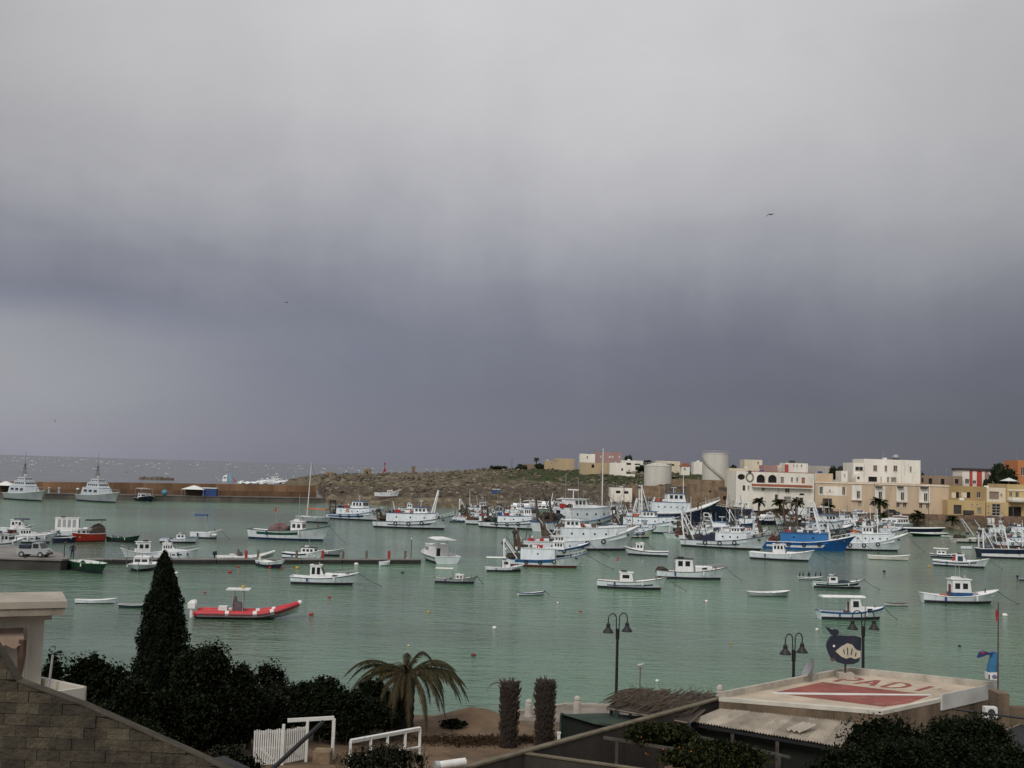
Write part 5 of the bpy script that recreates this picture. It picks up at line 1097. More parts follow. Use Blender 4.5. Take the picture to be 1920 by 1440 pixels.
trawler('white trawler with red doors and blue bow edge behind the front trawler', (962, 1043), (1088, 1044), st=(.55, 1.0, .78, .95), shelter=(.12, .80, 1.6), wheel=(.50, .64), wh=1.0, gh=4.2, glean=-.6, mast=None, nets=netm, boxes=[tarp_blue, redpl], roofm=white_pt)
trawler('front white trawler with wide blue stripe and white stern gantry', (944, 1059.5), (1080, 1065), st=(.16, .62, .62, .98), shelter=(.22, .62, 2.1), wheel=(.60, .73), wh=1.3, gmat=white_pt, gh=3.9, glean=-.9, plate=False, mast=None, portn=1, boxes=[netr, redpl], roofm=white_pt, nets=netm, bootm=bootred, rope=4)
trawler('white trawler with dark wheelhouse windows and blue roof beside the brown post', (1146, 995.5), (1266, 1001.5), fb=(1.7, 3.6, 1.4), st=(.0, .55, .45, .6), shelter=(.2, .84, 1.6), wheel=(.44, .62), wh=1.2, gh=4.0, mast=6.0, mastx=.18, boxes=[orange], aframe=(.3, 3.6, .8, white_pt))
trawler('big trawler with dark navy flared bow and yellow waterway behind the fleet', (1196, 984), (1318, 987), hullm=navy_hull, stripem=white_pt, st=(.0, 1.0, .93, 1.0), shelter=(.15, .60, 2.2), wheel=(.34, .56), wh=1.8, gh=6.5, mast=6, fb=(3.3, 7.0, 2.8), ov=3.6, k=1.25, gmat=white_pt, plate=False, boxes=[yellow, yellow, orange], bootm=bootred)
trawler('second navy-hulled trawler right of the big dark bow', (1395, 981), (1338, 984), hullm=navy_hull, stripem=None, shelter=None, wheel=None, mast=3, gh=3, fb=(4.2, 5.4, 4.2), k=1.0, gmat=white_pt, nets=None, rope=0, radar=False, ring=False)
trawler('white trawler with railed upper deck and navy doors in the middle', (1262, 1009), (1376, 1006), stripem=navy_st, st=(.0, .3, .2, .98), shelter=(.14, .84, 1.25), wheel=(.68, .80), wh=1.0, k=.9, gh=3.4, gmat=white_pt, plate=False, mast=7, mastx=.26, roofm=blue_st, nets=netg, boxes=[yellow, yellow], aframe=(.52, 3.2, -.9, white_pt), portn=6)
trawler('white trawler with navy tarpaulin wedge and white stern gantry', (1282, 1023.5), (1425, 1032), stripem=navy_st, st=(.2, .72, .42, .54), shelter=(.40, .74, 1.5), wheel=(.56, .68), wh=.9, gmat=white_pt, gh=4.8, glean=-1.1, plate=False, mast=None, tarp=tarp_navy, nets=None, roofm=white_pt, portn=3, boxes=[])
trawler('bright blue trawler with white stripe in the front row', (1432, 1026.5), (1582, 1034), hullm=blue_hull, stripem=white_pt, st=(.05, .72, .30, .58), shelter=(.20, .70, 1.55), shm=M('mid_blue_paint', (.02, .16, .42), .45, .15, .5, streak=True), wheel=None, gh=4.2, glean=-1.2, gx=.0, mast=None, aframe=(.62, 4.2, -1.2, white_pt), nets=netr, portn=2, bootm=blue_hull, boxes=[netm, woodgrey], rope=4.5, radar=False)
trawler('white trawler whose bow shows to the right of the blue trawler', (1545, 1029), (1682, 1034), stripem=None, shelter=(.3, .82, 1.75), wheel=(.44, .58), wh=1.4, gh=4, mast=4.6, mastx=.64, gmat=white_pt, portn=5, boxes=[orange, woodgrey], fb=(1.35, 3.5, 1.2), roofm=white_pt)
trawler('white trawler in the row behind the blue trawler', (1476, 1004), (1584, 1003), stripem=navy_st, st=(.4, .95, .75, .88), shelter=(.2, .72, 1.3), wheel=(.48, .66), wh=1.1, gh=4.6, mast=3.5, boxes=[redpl, woodgrey], fb=(1.3, 2.6, 1.2), aframe=(.4, 3.0, -.6, white_pt))
trawler('cream low trawler with long white boom near the right edge', (1788, 1017), (1858, 1018), hullm=cream_hull, stripem=None, shelter=(.62, .86, 1.2), wheel=None, gant=False, mast=None, aframe=(.42, 4.6, -3.6, white_pt), nets=netm, portn=2, boxes=[tarp_navy], rope=0)
trawler('navy trawler with white stripes under a grey net tent, right edge', (1836, 1045), (1965, 1049), hullm=navy_hull, stripem=white_pt, st=(.0, .95, .10, .5), shelter=None, wheel=(.62, .74), wh=1.7, gmat=white_pt, plate=False, gh=4.4, mast=4.0, tarp=None, nets=tarp_grey, boxes=[], fb=(1.7, 2.8, 1.6), rope=0, aframe=(.35, 4.4, -.8, white_pt))
trawler('cluttered white trawler with slanted white mast at the right edge', (1862, 1024), (1950, 1026), stripem=None, shelter=(.2, .6, 1.2), gmat=white_pt, plate=False, gh=5, glean=-1.5, mast=4.5, boxes=[redpl], rope=0)
trawler('small grey-green trawler among the masts behind the middle row', (1040, 975), (1120, 978), hullm=grey_hull, stripem=None, mast=6.5, gh=4.5, boxes=[orange, yellow], wheel=(.5, .68), roofm=tarp_blue, rope=0)
trawler('white trawler with two orange lifebuoys behind the middle row', (1150, 980), (1232, 984), stripem=blue_st, shelter=(.25, .7, 2.0), mast=5.5, gh=4.2, boxes=[orange], roofm=blue_st, gmat=white_pt, plate=False, rope=0)
trawler('rust-streaked trawler with ochre gear behind the middle row', (1085, 972), (1160, 974), stripem=None, hullm=cream_hull, mast=6, gh=4.4, nets=netr, boxes=[orange, yellow, redpl], rope=0)
trawler('white trawler moored bow left behind the fleet near the boat shed', (1205, 970), (1140, 969), mast=5.0, gh=4.0, gmat=white_pt, plate=False, rope=0, roofm=blue_st)
trawler('pale cabin trawler behind the blue trawler near the quay', (1530, 990), (1600, 991), stripem=None, shelter=(.3, .7, 1.3), mast=3.2, gh=3.4, boxes=[redpl], rope=0, gmat=white_pt, plate=False)

for i_, (a_, b_, hm, lab) in enumerate(((( 862, 968), (912, 970), white_hull, 'small white trawler at the back left of the raft near the quay'), ((935, 972), (985, 975), cream_hull, 'cream trawler half hidden below the two-deck cruiser'), ((1060, 983), (1118, 985), white_hull, 'white trawler squeezed between the middle rows'), ((1118, 978), (1168, 980), grey_hull, 'grey trawler with orange gear under the tallest mast'), ((1175, 975), (1225, 977), white_hull, 'white trawler half hidden below the shorter storage tank'),
        ((1240, 976), (1292, 978), white_hull, 'white trawler behind the dark flared bow'), ((1368, 990), (1420, 992), navy_hull, 'small navy trawler left of the navy-hulled cruiser'), ((1470, 994), (1520, 996), white_hull, 'small white trawler in front of the leaning rusty gantry'), ((1560, 985), (1612, 987), grey_hull, 'grey work trawler below the flybridge yacht'), ((1600, 996), (1650, 998), white_hull, 'small white trawler left of the sports yacht'), ((1880, 1005), (1935, 1008), white_hull, 'small white trawler below the sign board at right'), ((1840, 1008), (1880, 1010), grey_hull, 'small grey trawler among the masts at the right edge'))):
    trawler(lab, a_, b_, hullm=hm, stripem=(blue_st, None, navy_st)[i_ % 3], mast=(4.5, 6.0, 3.5)[i_ % 3], gh=(4.2, 3.4)[i_ % 2], gmat=(white_pt, rustm, rustm)[i_ % 3], plate=bool(i_ % 2), boxes=[orange, redpl] if i_ % 2 else [tarp_blue], rope=0, portn=2, roofm=(blue_st, white_pt)[i_ % 2], k=.95, mastx=.3+.05*(i_ % 5))

for i_, (px, yy, lab) in enumerate(((893, 975, 'rusty small trawler at the left end of the raft, behind its stern gear'), (960, 982, 'small trawler with orange boxes behind the long thin-striped trawler'), (1035, 988, 'small trawler between the thin-striped trawler and the tall gantry'), (1190, 1008, 'small trawler right of the large trawler with grey-blue bow'), (1300, 1013, 'dark-geared small trawler left of the tarpaulin trawler'), (1400, 1012, 'small rusty trawler just left of the blue trawler'), (1500, 1012, 'small trawler hidden behind the blue trawler deck'), (1655, 1006, 'small trawler behind the bow of the white trawler right of the blue one'))):
    trawler(lab, (px-28, yy), (px+26, yy+1), hullm=(white_hull, cream_hull)[i_ % 2], stripem=(None, blue_st)[i_ % 2], mast=(5.5, 4.0, 6.5)[i_ % 3], gh=3.8, gmat=(rustm, steel)[i_ % 2], plate=bool(i_ % 2), nets=(netm, netr, netg)[i_ % 3], boxes=[orange, rustm, netm], rope=0, portn=2, roofm=(blue_st, white_pt, None)[i_ % 3], k=.85, mastx=.35, shelter=(.3, .75, 1.2))
back_lab = ['among the leftmost back row', 'below the blue portable cabins', 'left of the two-deck cruiser', 'right of the big motor yacht', 'below the white villa', 'left of the white boat shed', 'in front of the white boat shed', 'in front of the long boat shed', 'below the shorter tank', 'beside the stone storehouse', 'below the low stone store', 'left of the small quay palms']
for i_, px in enumerate((768, 905, 930, 1075, 1092, 1128, 1162, 1192, 1222, 1290, 1335, 1378)):
    yy = 962+(i_ % 3)*3+.02*(px-900); hm = (white_hull, cream_hull, grey_hull, white_hull)[i_ % 4]; kind_ = ('white', 'cream', 'grey', 'bright white')[i_ % 4]
    e = small_boat(kind_+' fishing boat '+back_lab[i_], (px-16, yy), (px+16, yy+(-1) ** i_), hullm=hm, stripem=(blue_st, green_pt, navy_st)[i_ % 3], cab=(.3+.05*(i_ % 3), .58), cabh=1.3, ns=2, nf=2, rope=0, k=1.15, mast=3.0+.8*(i_ % 3), flag=(.2, 3.2) if i_ % 4 == 1 else None, roofm=(blue_st, white_pt, green_pt)[i_ % 3], netpile=[(.15, 0, .45, (netm, netr, netg)[i_ % 3])], boxes=[(.75, 0, .4, (orange, redpl, yellow)[i_ % 3])])
    Lw = e['_L']; MB().tube([(Lw*.25, 0, .6), (Lw*.1, 0, 4.6+(i_ % 4))], [.09, .05], 6).build('derrick', (woodgrey, white_pt, rustm)[i_ % 3], e)

# cruisers along the far quay
yacht('white two-deck motor cruiser moored stern-on at the far quay, left of the big yacht', (1004, 961), (955, 966), fly=True, k=1.15, dome=True)
yacht('big white motor yacht with raked windows and radar dome on the far quay', (1062, 966), (988, 968), fly=True, k=1.5)
yacht('navy-hulled cruiser with white cabin in front of the white quay house', (1449, 983), (1407, 983.5), hullm=navy_hull, fly=True, k=1.0)
small_boat('white launch with grey-blue bow next to the navy-hulled cruiser', (1482, 984), (1456, 985), fb=(1.3, 2.0, 1.2), k=1.0, cab=(.2, .5), rope=0)
yacht('white cruiser with rounded windows behind the leaning rusty gantry', (1535, 975), (1504, 977), fly=False, k=1.0, dome=False)
yacht('white flybridge yacht with dark canopy in front of the beige building', (1612, 975), (1558, 977), fly=True, k=1.35, bimini=tarp_navy)
yacht('white sports yacht with steep blue windscreen by the quay at the right', (1694, 990), (1648, 993), fly=False, k=1.25)
small_boat('small fishing boat with rounded wheelhouse on the far quay at the right', (1768, 988), (1722, 989), name='fishing_boat', k=1.1, cab=(.42, .7), cabw=.6, ns=3, nf=3, mast=2.0, roofm=green_pt, rope=0)
dinghy('long low black-hulled barge in front of the far quay', (1656, 995), (1764, 998), hullm=navy_hull, beam=.18, rope=False, fb=(.9, 1.2, .9), inner_m=deckm)
dinghy('long dark open boat just below the black barge', (1768, 1004), (1712, 1005.5), hullm=dgreen_hull, rope=False, fb=(.6, .9, .6))
dinghy('small pale skiff moored right of the dark open boat', (1766, 1007), (1794, 1009), hullm=cream_hull, rope=False)
dinghy('small white tender beside the cream low trawler', (1802, 1029), (1822, 1030), rope=False, fb=(.5, .7, .5))
# middle boats
small_boat('small white boat with flat awning in front of the front trawler', (911, 1071), (975, 1072), cab=(.42, .64), cabw=.5, cabh=1.5, ns=1, canopy=(.02, .5, 2.3, white_pt), coach=None, stripem=None, rope=1.0, tarp=(.66, .9, .35, netm))
small_boat('white boat with bow to the left between the trawlers', (1252, 1043.5), (1178, 1040), stripem=navy_st, st=(.0, 1.0, .78, .92), cab=(.55, .74), cabw=.6, ns=2, nf=2, coach=(.72, .88, .12), mast=1.6, gl=glassb)
small_boat('plain white fishing boat with small wheelhouse in front of the blue trawler', (1408, 1047), (1515, 1053), cab=(.36, .56), cabw=.55, cabh=1.15, ns=3, wz=(.62, .9), coach=(.58, .82, .12), stripem=None, mast=None, rope=4, k=1.25)
small_boat('white cabin boat with red and black roof', (1232, 1083), (1350, 1087), cab=(.26, .52), cabw=.6, cabh=1.35, ns=2, roofm=blackm, coach=(.54, .82, .5), mast=1.2, rail=True, boxes=[(.10, 0, .5, tarp_navy)], rim=woodgrey, rope=2.2, netpile=[(.06, .1, .55, netm)], wz=(.55, .88))
small_boat('white fishing boat with black stripe and red flag', (1121, 1101), (1238, 1106), stripem=navy_st, st=(.15, .84, .42, .56), cab=(.32, .52), cabw=.5, cabh=.95, ns=1, nf=1, flag=(.32, 3.0), rim=woodgrey, rope=2.5, roofm=white_pt)
small_boat('white half-cabin motorboat behind the red inflatable', (548, 1093.5), (660, 1097), stripem=blue_st, st=(.0, .95, .86, .93), cab=(.28, .52), cabw=.6, cabh=1.35, rake=.75, ns=2, nf=3, coach=(.5, .84, .35), rail=True, rope=2.8, mast=None, wz=(.42, .88), sw=.85)
small_boat('white motor cruiser seen from its stern near the pier end', (838, 1057), (806, 1046), cab=(.46, .74), cabw=.72, cabh=1.05, rake=.6, ns=2, nf=3, canopy=(.08, .52, 2.25, white_pt), door=blackm, stripem=navy_st, st=(0, 1, .72, .84), roofm=white_pt, coach=(.68, .9, .25), rail=True, rope=0, k=1.15, beam=.42, sw=.92, fb=(.95, 1.35, .95))
small_boat('weathered grey boat with posts and clutter right of the pier', (816, 1092), (888, 1094.5), hullm=grey_hull, cab=(.48, .68), cabw=.5, cabh=.7, ns=2, canopy=(.02, .42, 2.1, cream_hull), boxes=[(.3, .1, .3, netm), (.75, 0, .3, woodgrey)], netpile=[(.4, 0, .35, netg)], stripem=None, rope=.8, rim=woodgrey)
dinghy('small white dinghy with dark blue rim in open water', (971, 1116), (1019, 1115.5), rim=navy_st, stripem=blue_st)
dinghy('low grey dinghy with orange crate at centre right', (1404, 1117), (1476, 1118), hullm=grey_hull, load=[(.35, .22, orange), (.55, .22, netm)], rope=False)
small_boat('small boat with navy cover and dark stripe carrying cormorants behind', (1524, 1101), (1612, 1104), stripem=dgreen_hull, st=(.05, .9, .45, .75), cab=(.30, .48), cabw=.5, cabh=.95, ns=1, nf=2, tarp=(.46, .76, .75, tarp_navy), rope=2.0, rim=green_pt, roofm=navy_st)
dinghy('small white skiff with a row of cormorants, left of the navy-covered boat', (1497, 1086), (1540, 1087.5), stripem=navy_st, rope=False, thw=4)
small_boat('white launch with full canopy, brown door and blue gunwale', (1536, 1159.5), (1648, 1161), cab=(.44, .64), cabw=.62, cabh=1.45, rake=.5, ns=1, nf=2, canopy=(.03, .66, 1.95, white_pt), coach=(.62, .86, .32), rim=blue_st, stripem=blue_st, st=(0, 1, .80, .97), rope=1.4, door=brdoor, wz=(.5, .86), netpile=None, boxes=[(.42, -.22, .45, wood)])
dinghy('small wooden-topped rowing boat beside the blue-gunwale launch', (1701, 1136), (1660, 1136), rim=wood, inner_m=wood, rope=False)
small_boat('white double-ended fishing boat with blue-based wheelhouse and red flag', (1730, 1128.5), (1856, 1131.5), cab=(.36, .62), cabw=.58, cabh=1.25, cabbase=blue_st, ns=2, nf=2, mast=1.4, flag=(.48, 3.6), rope=2.6, fb=(.72, 1.5, 1.0), sw=.4, netpile=[(.30, 0, .3, orange)], coach=(.70, .93, .04), k=1.3)
rib('grey inflatable boat cut off by the right edge of the picture', (1912, 1088), (1965, 1090), M('grey_rib_tube', (.18, .2, .24), .6), navy_st, woodgrey, False, console=False, engm=blackm)
rib('long red and white inflatable boat with console and T-top', (374, 1157), (546, 1160), M('red_rib_tube', (.50, .025, .035), .5, .12, 1.5), whitepl, M('grey_floor', (.3, .3, .3), .8))
dinghy('white rowing boat left of the cypress', (142, 1131), (214, 1131.5), rope=False, beam=.24)
dinghy('dark teal skiff half hidden by the cypress', (224, 1138.5), (280, 1140), hullm=M('teal_hull', (.01, .045, .05), .6), inner_m=netm, rope=False, thw=2)
dinghy('long pale canoe-like boat at anchor near the white trawler bow', (1628, 1048), (1702, 1051), hullm=cream_hull, beam=.2, rope=False, bothends=True)
small_boat('white sports boat with two black stripes at right', (1751, 1060), (1845, 1065.5), stripem=navy_st, st=(0, .8, .62, .82), cab=(.40, .62), cabw=.6, cabh=1.0, rake=.6, ns=1, nf=2, rope=2.2, coach=(.6, .8, .1), wz=(.3, .85), gl=glassb)
small_boat('white flat-topped boat just behind the black-striped sports boat', (1745, 1044), (1800, 1047), stripem=navy_st, st=(0, 1, .6, .9), cab=(.2, .5), cabw=.65, cabh=.9, ns=2, roofm=white_pt, rope=0, canopy=(.1, .55, 1.75, white_pt))
small_boat('green and white fishing boat with nets left of the trawlers', (471, 1009), (605, 1014.5), stripem=green_pt, st=(.12, .66, .55, .84), cab=(.52, .68), cabw=.5, cabh=.9, ns=2, rim=green_pt, k=1.75, netpile=[(.38, .0, .75, M('dusty_pink_net', (.17, .10, .10), .95, .3, 4)), (.50, .1, .6, netg), (.74, 0, .32, netm)], flag=(.34, 2.6), mast=2.6, rope=3.0, bootm=navy_st, fb=(1.5, 2.6, 1.65), boxes=[(.3, 0, .45, redpl)], cabm=white_pt)
small_boat('small white fishing boat with dark red cabin door, left of the bimini boat', (301, 1017), (366, 1018.5), cab=(.42, .66), cabw=.5, cabh=1.0, ns=2, rope=0, gl=glassb, roofm=navy_st, boxes=[(.3, 0, .5, brdoor)], rim=blue_st)
small_boat('white open motorboat with blue bimini behind the small fishing boat', (358, 1008.5), (405, 1010), cab=None, canopy=(.1, .5, 2.6, tarp_blue), rope=1.6, rim=white_pt, k=1.25, fb=(.95, 1.5, .95), tarp=(.6, .85, .2, white_pt))
e = small_boat('grey barge-like sailing boat with tall white mast and orange awning', (560, 977.5), (614, 981), hullm=grey_hull, cab=None, canopy=(.3, .9, 2.0, orange), rope=0, k=1.1, fb=(1.2, 1.4, 1.2), gear=True)
Lw = e['_L']; MB().tube([(Lw*.28, 0, .5), (Lw*.36, 0, 13.2)], [.14, .07], 8).build('mast', whitepl, e); MB().tube([(Lw*.36, 0, 13.2), (Lw, 0, 1.3)], .03, 4).build('stay', ropem, e)
# a sailing yacht mast among the trawlers and masts near the quay
e = small_boat('white sailing yacht with the tallest mast behind the trawlers', (1100, 990), (1148, 991), name='sailing_yacht', cab=(.3, .62), cabw=.5, cabh=.5, ns=3, k=1.25, rope=0, fb=(1.0, 1.5, 1.0))
Lw = e['_L']; p = atd(1133.5, 841, e.location.y); MB().tube([(Lw*.58, 0, .8), (Lw*.57, 0, p.z)], [.16, .11], 8).build('mast', whitepl, e); MB().tube([(Lw*.58, 0, 2.2), (.3, 0, 2.4)], .1, 6).build('boom', whitepl, e)
for zz in (.4, .7): MB().obox((Lw*.575, 0, p.z*zz), (.08, 1.6, .06)).build('spreader', galv, e)
for px, py, yt, lab in ((1527, 992, 887, 'sailing boat with tall thin mast before the beige building'), (1640, 992, 905, 'sailing boat with thin grey mast right of the flybridge yacht'), (1742, 994, 912, 'sailing boat with a red-banded mast at the far quay'), (1315, 1003, 890, 'sailing boat with bare wooden mast amid the navy trawlers')):
    e = small_boat(lab, (px-14, py), (px+12, py+1), name='sailing_boat', cab=(.35, .6), cabw=.5, cabh=.4, ns=2, rope=0, group='sailing boats with bare masts'); Lw = e['_L']; p = atd(px, yt, e.location.y)
    MB().tube([(Lw*.5, 0, .5), (Lw*.5, 0, p.z)], [.10, .06], 7).build('mast', rustm if px == 1742 else woodgrey, e)
# left group by the quay
yacht('white flybridge cruiser with navy bimini beside the left quay', (28, 1018), (92, 1018), fly=True, k=.95, bimini=tarp_navy, stripem=None)
e = small_boat('white box-cabined ferry boat behind the red boat', (98, 1006), (146, 1007), cab=(.1, .86), cabw=.75, cabh=1.9, ns=4, nf=3, rope=0, k=1.1, rake=.05, roofm=white_pt, wz=(.42, .92), gl=M('milky_glass', (.35, .36, .37), .3, .1, 1), fb=(.9, 1.2, .9), sw=.9, coach=None)
e = small_boat('bright red boat with dark canvas canopy at the left quay', (194, 1015), (142, 1017), hullm=M('bright_red_hull', (.40, .03, .015), .5, .15, .8), cab=(.45, .8), cabw=.6, cabh=.75, ns=2, canopy=(.02, .55, 2.3, netm), tarp=(.02, .5, 1.8, M('brown_canvas', (.08, .06, .05), .9)), rope=0, k=1.1, fb=(1.25, 1.5, 1.25), bootm=bootred, rail=True)
small_boat('green skiff piled with nets right of the red boat', (204, 1014), (256, 1017.5), hullm=dgreen_hull, cab=None, rope=0, netpile=[(.2, 0, .5, tarp_grey), (.4, .1, .4, netg), (.7, 0, .3, netg)], stripem=None, rim=green_pt)
small_boat('white boat with dark red cabin at the far left edge', (-20, 1008), (32, 1010), cab=(.62, .86), cabw=.5, cabh=1.3, ns=1, cabm=M('dark_red_cabin', (.12, .025, .02), .6), rope=0, stripem=navy_st)
small_boat('dark navy launch between the flybridge cruiser and the red boat', (100, 1018), (140, 1017), hullm=navy_hull, cab=None, rope=0, fb=(.75, .95, .75))
small_boat('white boat whose pointed bow shows behind the pickup on the quay', (40, 1048), (96, 1046.5), cab=(.3, .5), cabw=.6, cabh=1.1, rope=0, ns=1, rail=True)
small_boat('dark green boat with bright green rim moored at the quay corner', (136, 1064), (190, 1076), hullm=dgreen_hull, cab=None, rim=M('bright_green_paint', (.03, .22, .07), .5), netpile=[(.35, 0, .35, netg), (.65, 0, .3, netm)], rope=0, fb=(1.0, 1.15, .9), outboard=None, boxes=[(.9, 0, .3, whitepl)], k=.9)
small_boat('small white cabin boat bow-on beside the pier left of the cypress', (276, 1063), (258, 1071.5), cab=(.3, .66), cabw=.62, cabh=1.0, ns=1, nf=2, rope=0, beam=.5, k=.8, rail=False, fb=(.6, .85, .6))
small_boat('white cabin boat with dark open door behind the pier, left of the cypress tip', (296, 1047), (236, 1048.5), cab=(.25, .62), cabw=.66, cabh=1.35, ns=2, rope=0, rail=True, door=blackm, mast=1.0, k=1.0, roofm=white_pt)
yacht('white sports cruiser with portholes behind the pier, right of the cypress tip', (298, 1048), (358, 1049.5), fly=False, k=.9, dome=False, house_h=1.35)
rib('long white inflatable with black arch moored behind the pier', (410, 1050), (505, 1050), M('white_rib_tube', (.62, .64, .62), .5), whitepl, woodgrey, False, engm=blackm, k=.85)
small_boat('small white and navy motorboat moored in front of the pier', (488, 1060), (526, 1066), cab=None, stripem=navy_st, st=(0, 1, .1, .55), rope=0, tarp=(.3, .7, .55, white_pt), outboard=whitepl, k=.75, beam=.42)
small_boat('white and dark blue boat with navy awning behind the pier', (532, 1047), (598, 1050), stripem=navy_st, st=(0, .6, .7, .95), cab=(.45, .8), cabw=.6, cabh=.8, cabm=white_pt, roofm=tarp_navy, ns=3, rope=0, k=1.0, mast=1.4)
small_boat('grey-blue low boat with pale rim behind the navy-awning boat', (570, 1040), (636, 1043), hullm=grey_hull, cab=None, rope=0, netpile=[(.2, 0, .35, netr)], rim=white_pt, boxes=[(.45, 0, .3, tarp_blue)])
dinghy('little round white dinghy floating in front of the pier', (712, 1060.5), (730, 1060), rope=False, beam=.55, fb=(.5, .6, .5), inner_m=white_pt)
dinghy('pale green dinghy tied at the pier end', (785, 1057), (760, 1053), hullm=M('pale_green_hull', (.36, .45, .40), .6), rope=False)
small_boat('white cabin boat tucked behind the flybridge cruiser', (2, 1000), (52, 1001), cab=(.3, .7), cabw=.65, cabh=1.2, ns=3, rope=0, k=1.1, mast=1.5)
small_boat('white boat with navy stripe along the left quay, left of the pickup', (-30, 1029), (34, 1027), cab=(.35, .6), cabw=.6, cabh=1.1, stripem=navy_st, ns=2, rope=0, k=1.0, canopy=(.05, .4, 1.8, tarp_navy))
small_boat('pale blue open boat between the box-cabined ferry and the left edge', (60, 1008), (104, 1009), hullm=M('pale_blue_boat', (.3, .42, .5), .5), cab=None, rope=0, netpile=[(.3, 0, .4, tarp_grey)], k=.95)
# fishing boat hauled out on the far quay
p = atd(700, 934, 388); q = atd(742, 934, 388)
e = small_boat('white fishing boat hauled out on the quay below the headland', (702, 940), (742, 941), name='hauled_out_boat', k=1.1, cab=(.5, .72), cabw=.6, cabh=1.0, ns=2, nf=2, rope=0, fb=(1.5, 2.6, 1.5), bootm=bootred, stripem=navy_st, st=(.2, 1, .1, .2), netpile=[(.2, 0, .5, netm)])
s_ = 389/e.location.y; e.location = (e.location.x*s_, 389, 2.3); e['label'] = 'white fishing boat hauled out on the quay below the headland'
for x in (1.2, 4.6): MB().box(x-.2, x+.2, -1.1, 1.1, -.85, -.1).build('cradle', woodgrey, e)
# patrol boats
def patrol(label, bow, hdg, L, k, small=False):
    p = at(*bow); d = Vector((math.cos(hdg), math.sin(hdg), 0)); o0 = p-d*L
    e = thing('patrol_boat', label, 'patrol boat', (o0.x, o0.y, 0), hdg, 'grey patrol boats at the breakwater'); B = L*.34
    h = Hull(L, B, 1.9*k, 2.9*k, 1.7*k, 1.4*k, sw=.85, pb=2.4, flare=.22); hull_parts(e, h, grey_hull, boot, .9, rim=white_pt, rimr=.06, deckmat=grey_hull)
    z = 1.85*k; lg = M('pale_grey_paint', (.50, .54, .58), .5, .08, .6, streak=True); tiers = ((.14, .74, .80, 2.0, .9), (.25, .66, .62, 1.5, .75), (.33, .58, .48, .9, .3))
    for i, (a, b, wf, hh, rk) in enumerate(tiers):
        if small and i == 0: continue
        house(e, 'superstructure' if i == 0 else ('bridge' if i == 1 else 'upper_bridge'), a*L, b*L, B*wf, z-.05, z+hh*k, rk*k*1.4, lg, lg if i < 2 else whitepl, 5 if i == 1 else (4 if i == 2 else 0), 5 if i == 1 else 3, .15, (.42, .74), glass, .3*k, .85); z += hh*k
    mb = MB(); x_ = .42*L
    for sx in (-1, 1):
        for sy in (-1, 1): mb.tube([(x_+sx*.5*k, sy*.5*k, z), (x_, 0, z+4.2*k)], .06*k, 4)
    for f_ in (.3, .6, .85): mb.obox((x_, 0, z+4.2*k*f_), (.2*k, 1.9*k*(1-f_*.6), .1*k))
    mb.tube([(x_, 0, z+4.2*k), (x_, 0, z+7.2*k)], .05*k, 5); mb.build('lattice_mast', M('mast_grey', (.14, .14, .16), .6), e)
    MB().ball((x_-.9*k, .8*k, z+.5*k), .42*k, 10, 6).build('radome', whitepl, e, smooth=True)
    mb = MB(); h.rail(mb, 1, .03, .2, .99, .95*k, -.1)
    for i in range(12):
        for sd in (-1, 1): q = h.pt(lerp(.2, .985, i/11), 1, sd, -.1); mb.cyl(q, q+Vector((0, 0, .95*k)), .025, n=4)
    mb.build('guard_rail', galv, e)
    MB().cyl((.8*L, 0, 2.2*k), (.8*L, 0, 3.1*k), .35*k).build('deck_gun_mount', lg, e); MB().tube([(.8*L, 0, 3.1*k), (.8*L+1.5*k, 0, 3.4*k)], .07*k, 6).build('barrel', steel, e)
    MB().obox((.2*L, -.22*B, 2.9*k), (2.2*k, .9*k, .7*k)).build('tender', whitepl, e); mb = MB(); mb.ball((.2*L, .25*B, 3.0*k), (.8*k, .5*k, .5*k)); mb.build('liferaft', whitepl, e)
    return e
patrol('grey patrol boat with stepped bridge at the left end of the breakwater', (77, 940), R(-38), 17, 1.05)
patrol('grey patrol boat with stepped bridge moored mid breakwater', (216, 943), R(-38), 17, 1.05)
small_boat('small dark work boat with roll bar right of the patrol boats', (262, 937.5), (279, 940), hullm=navy_hull, cab=(.3, .6), cabw=.6, cabh=1.0, ns=1, nf=2, rope=0, k=1.2, beam=.5, canopy=(.1, .7, 2.6, galv), name='work_boat', group='grey patrol boats at the breakwater', cat='work boat')

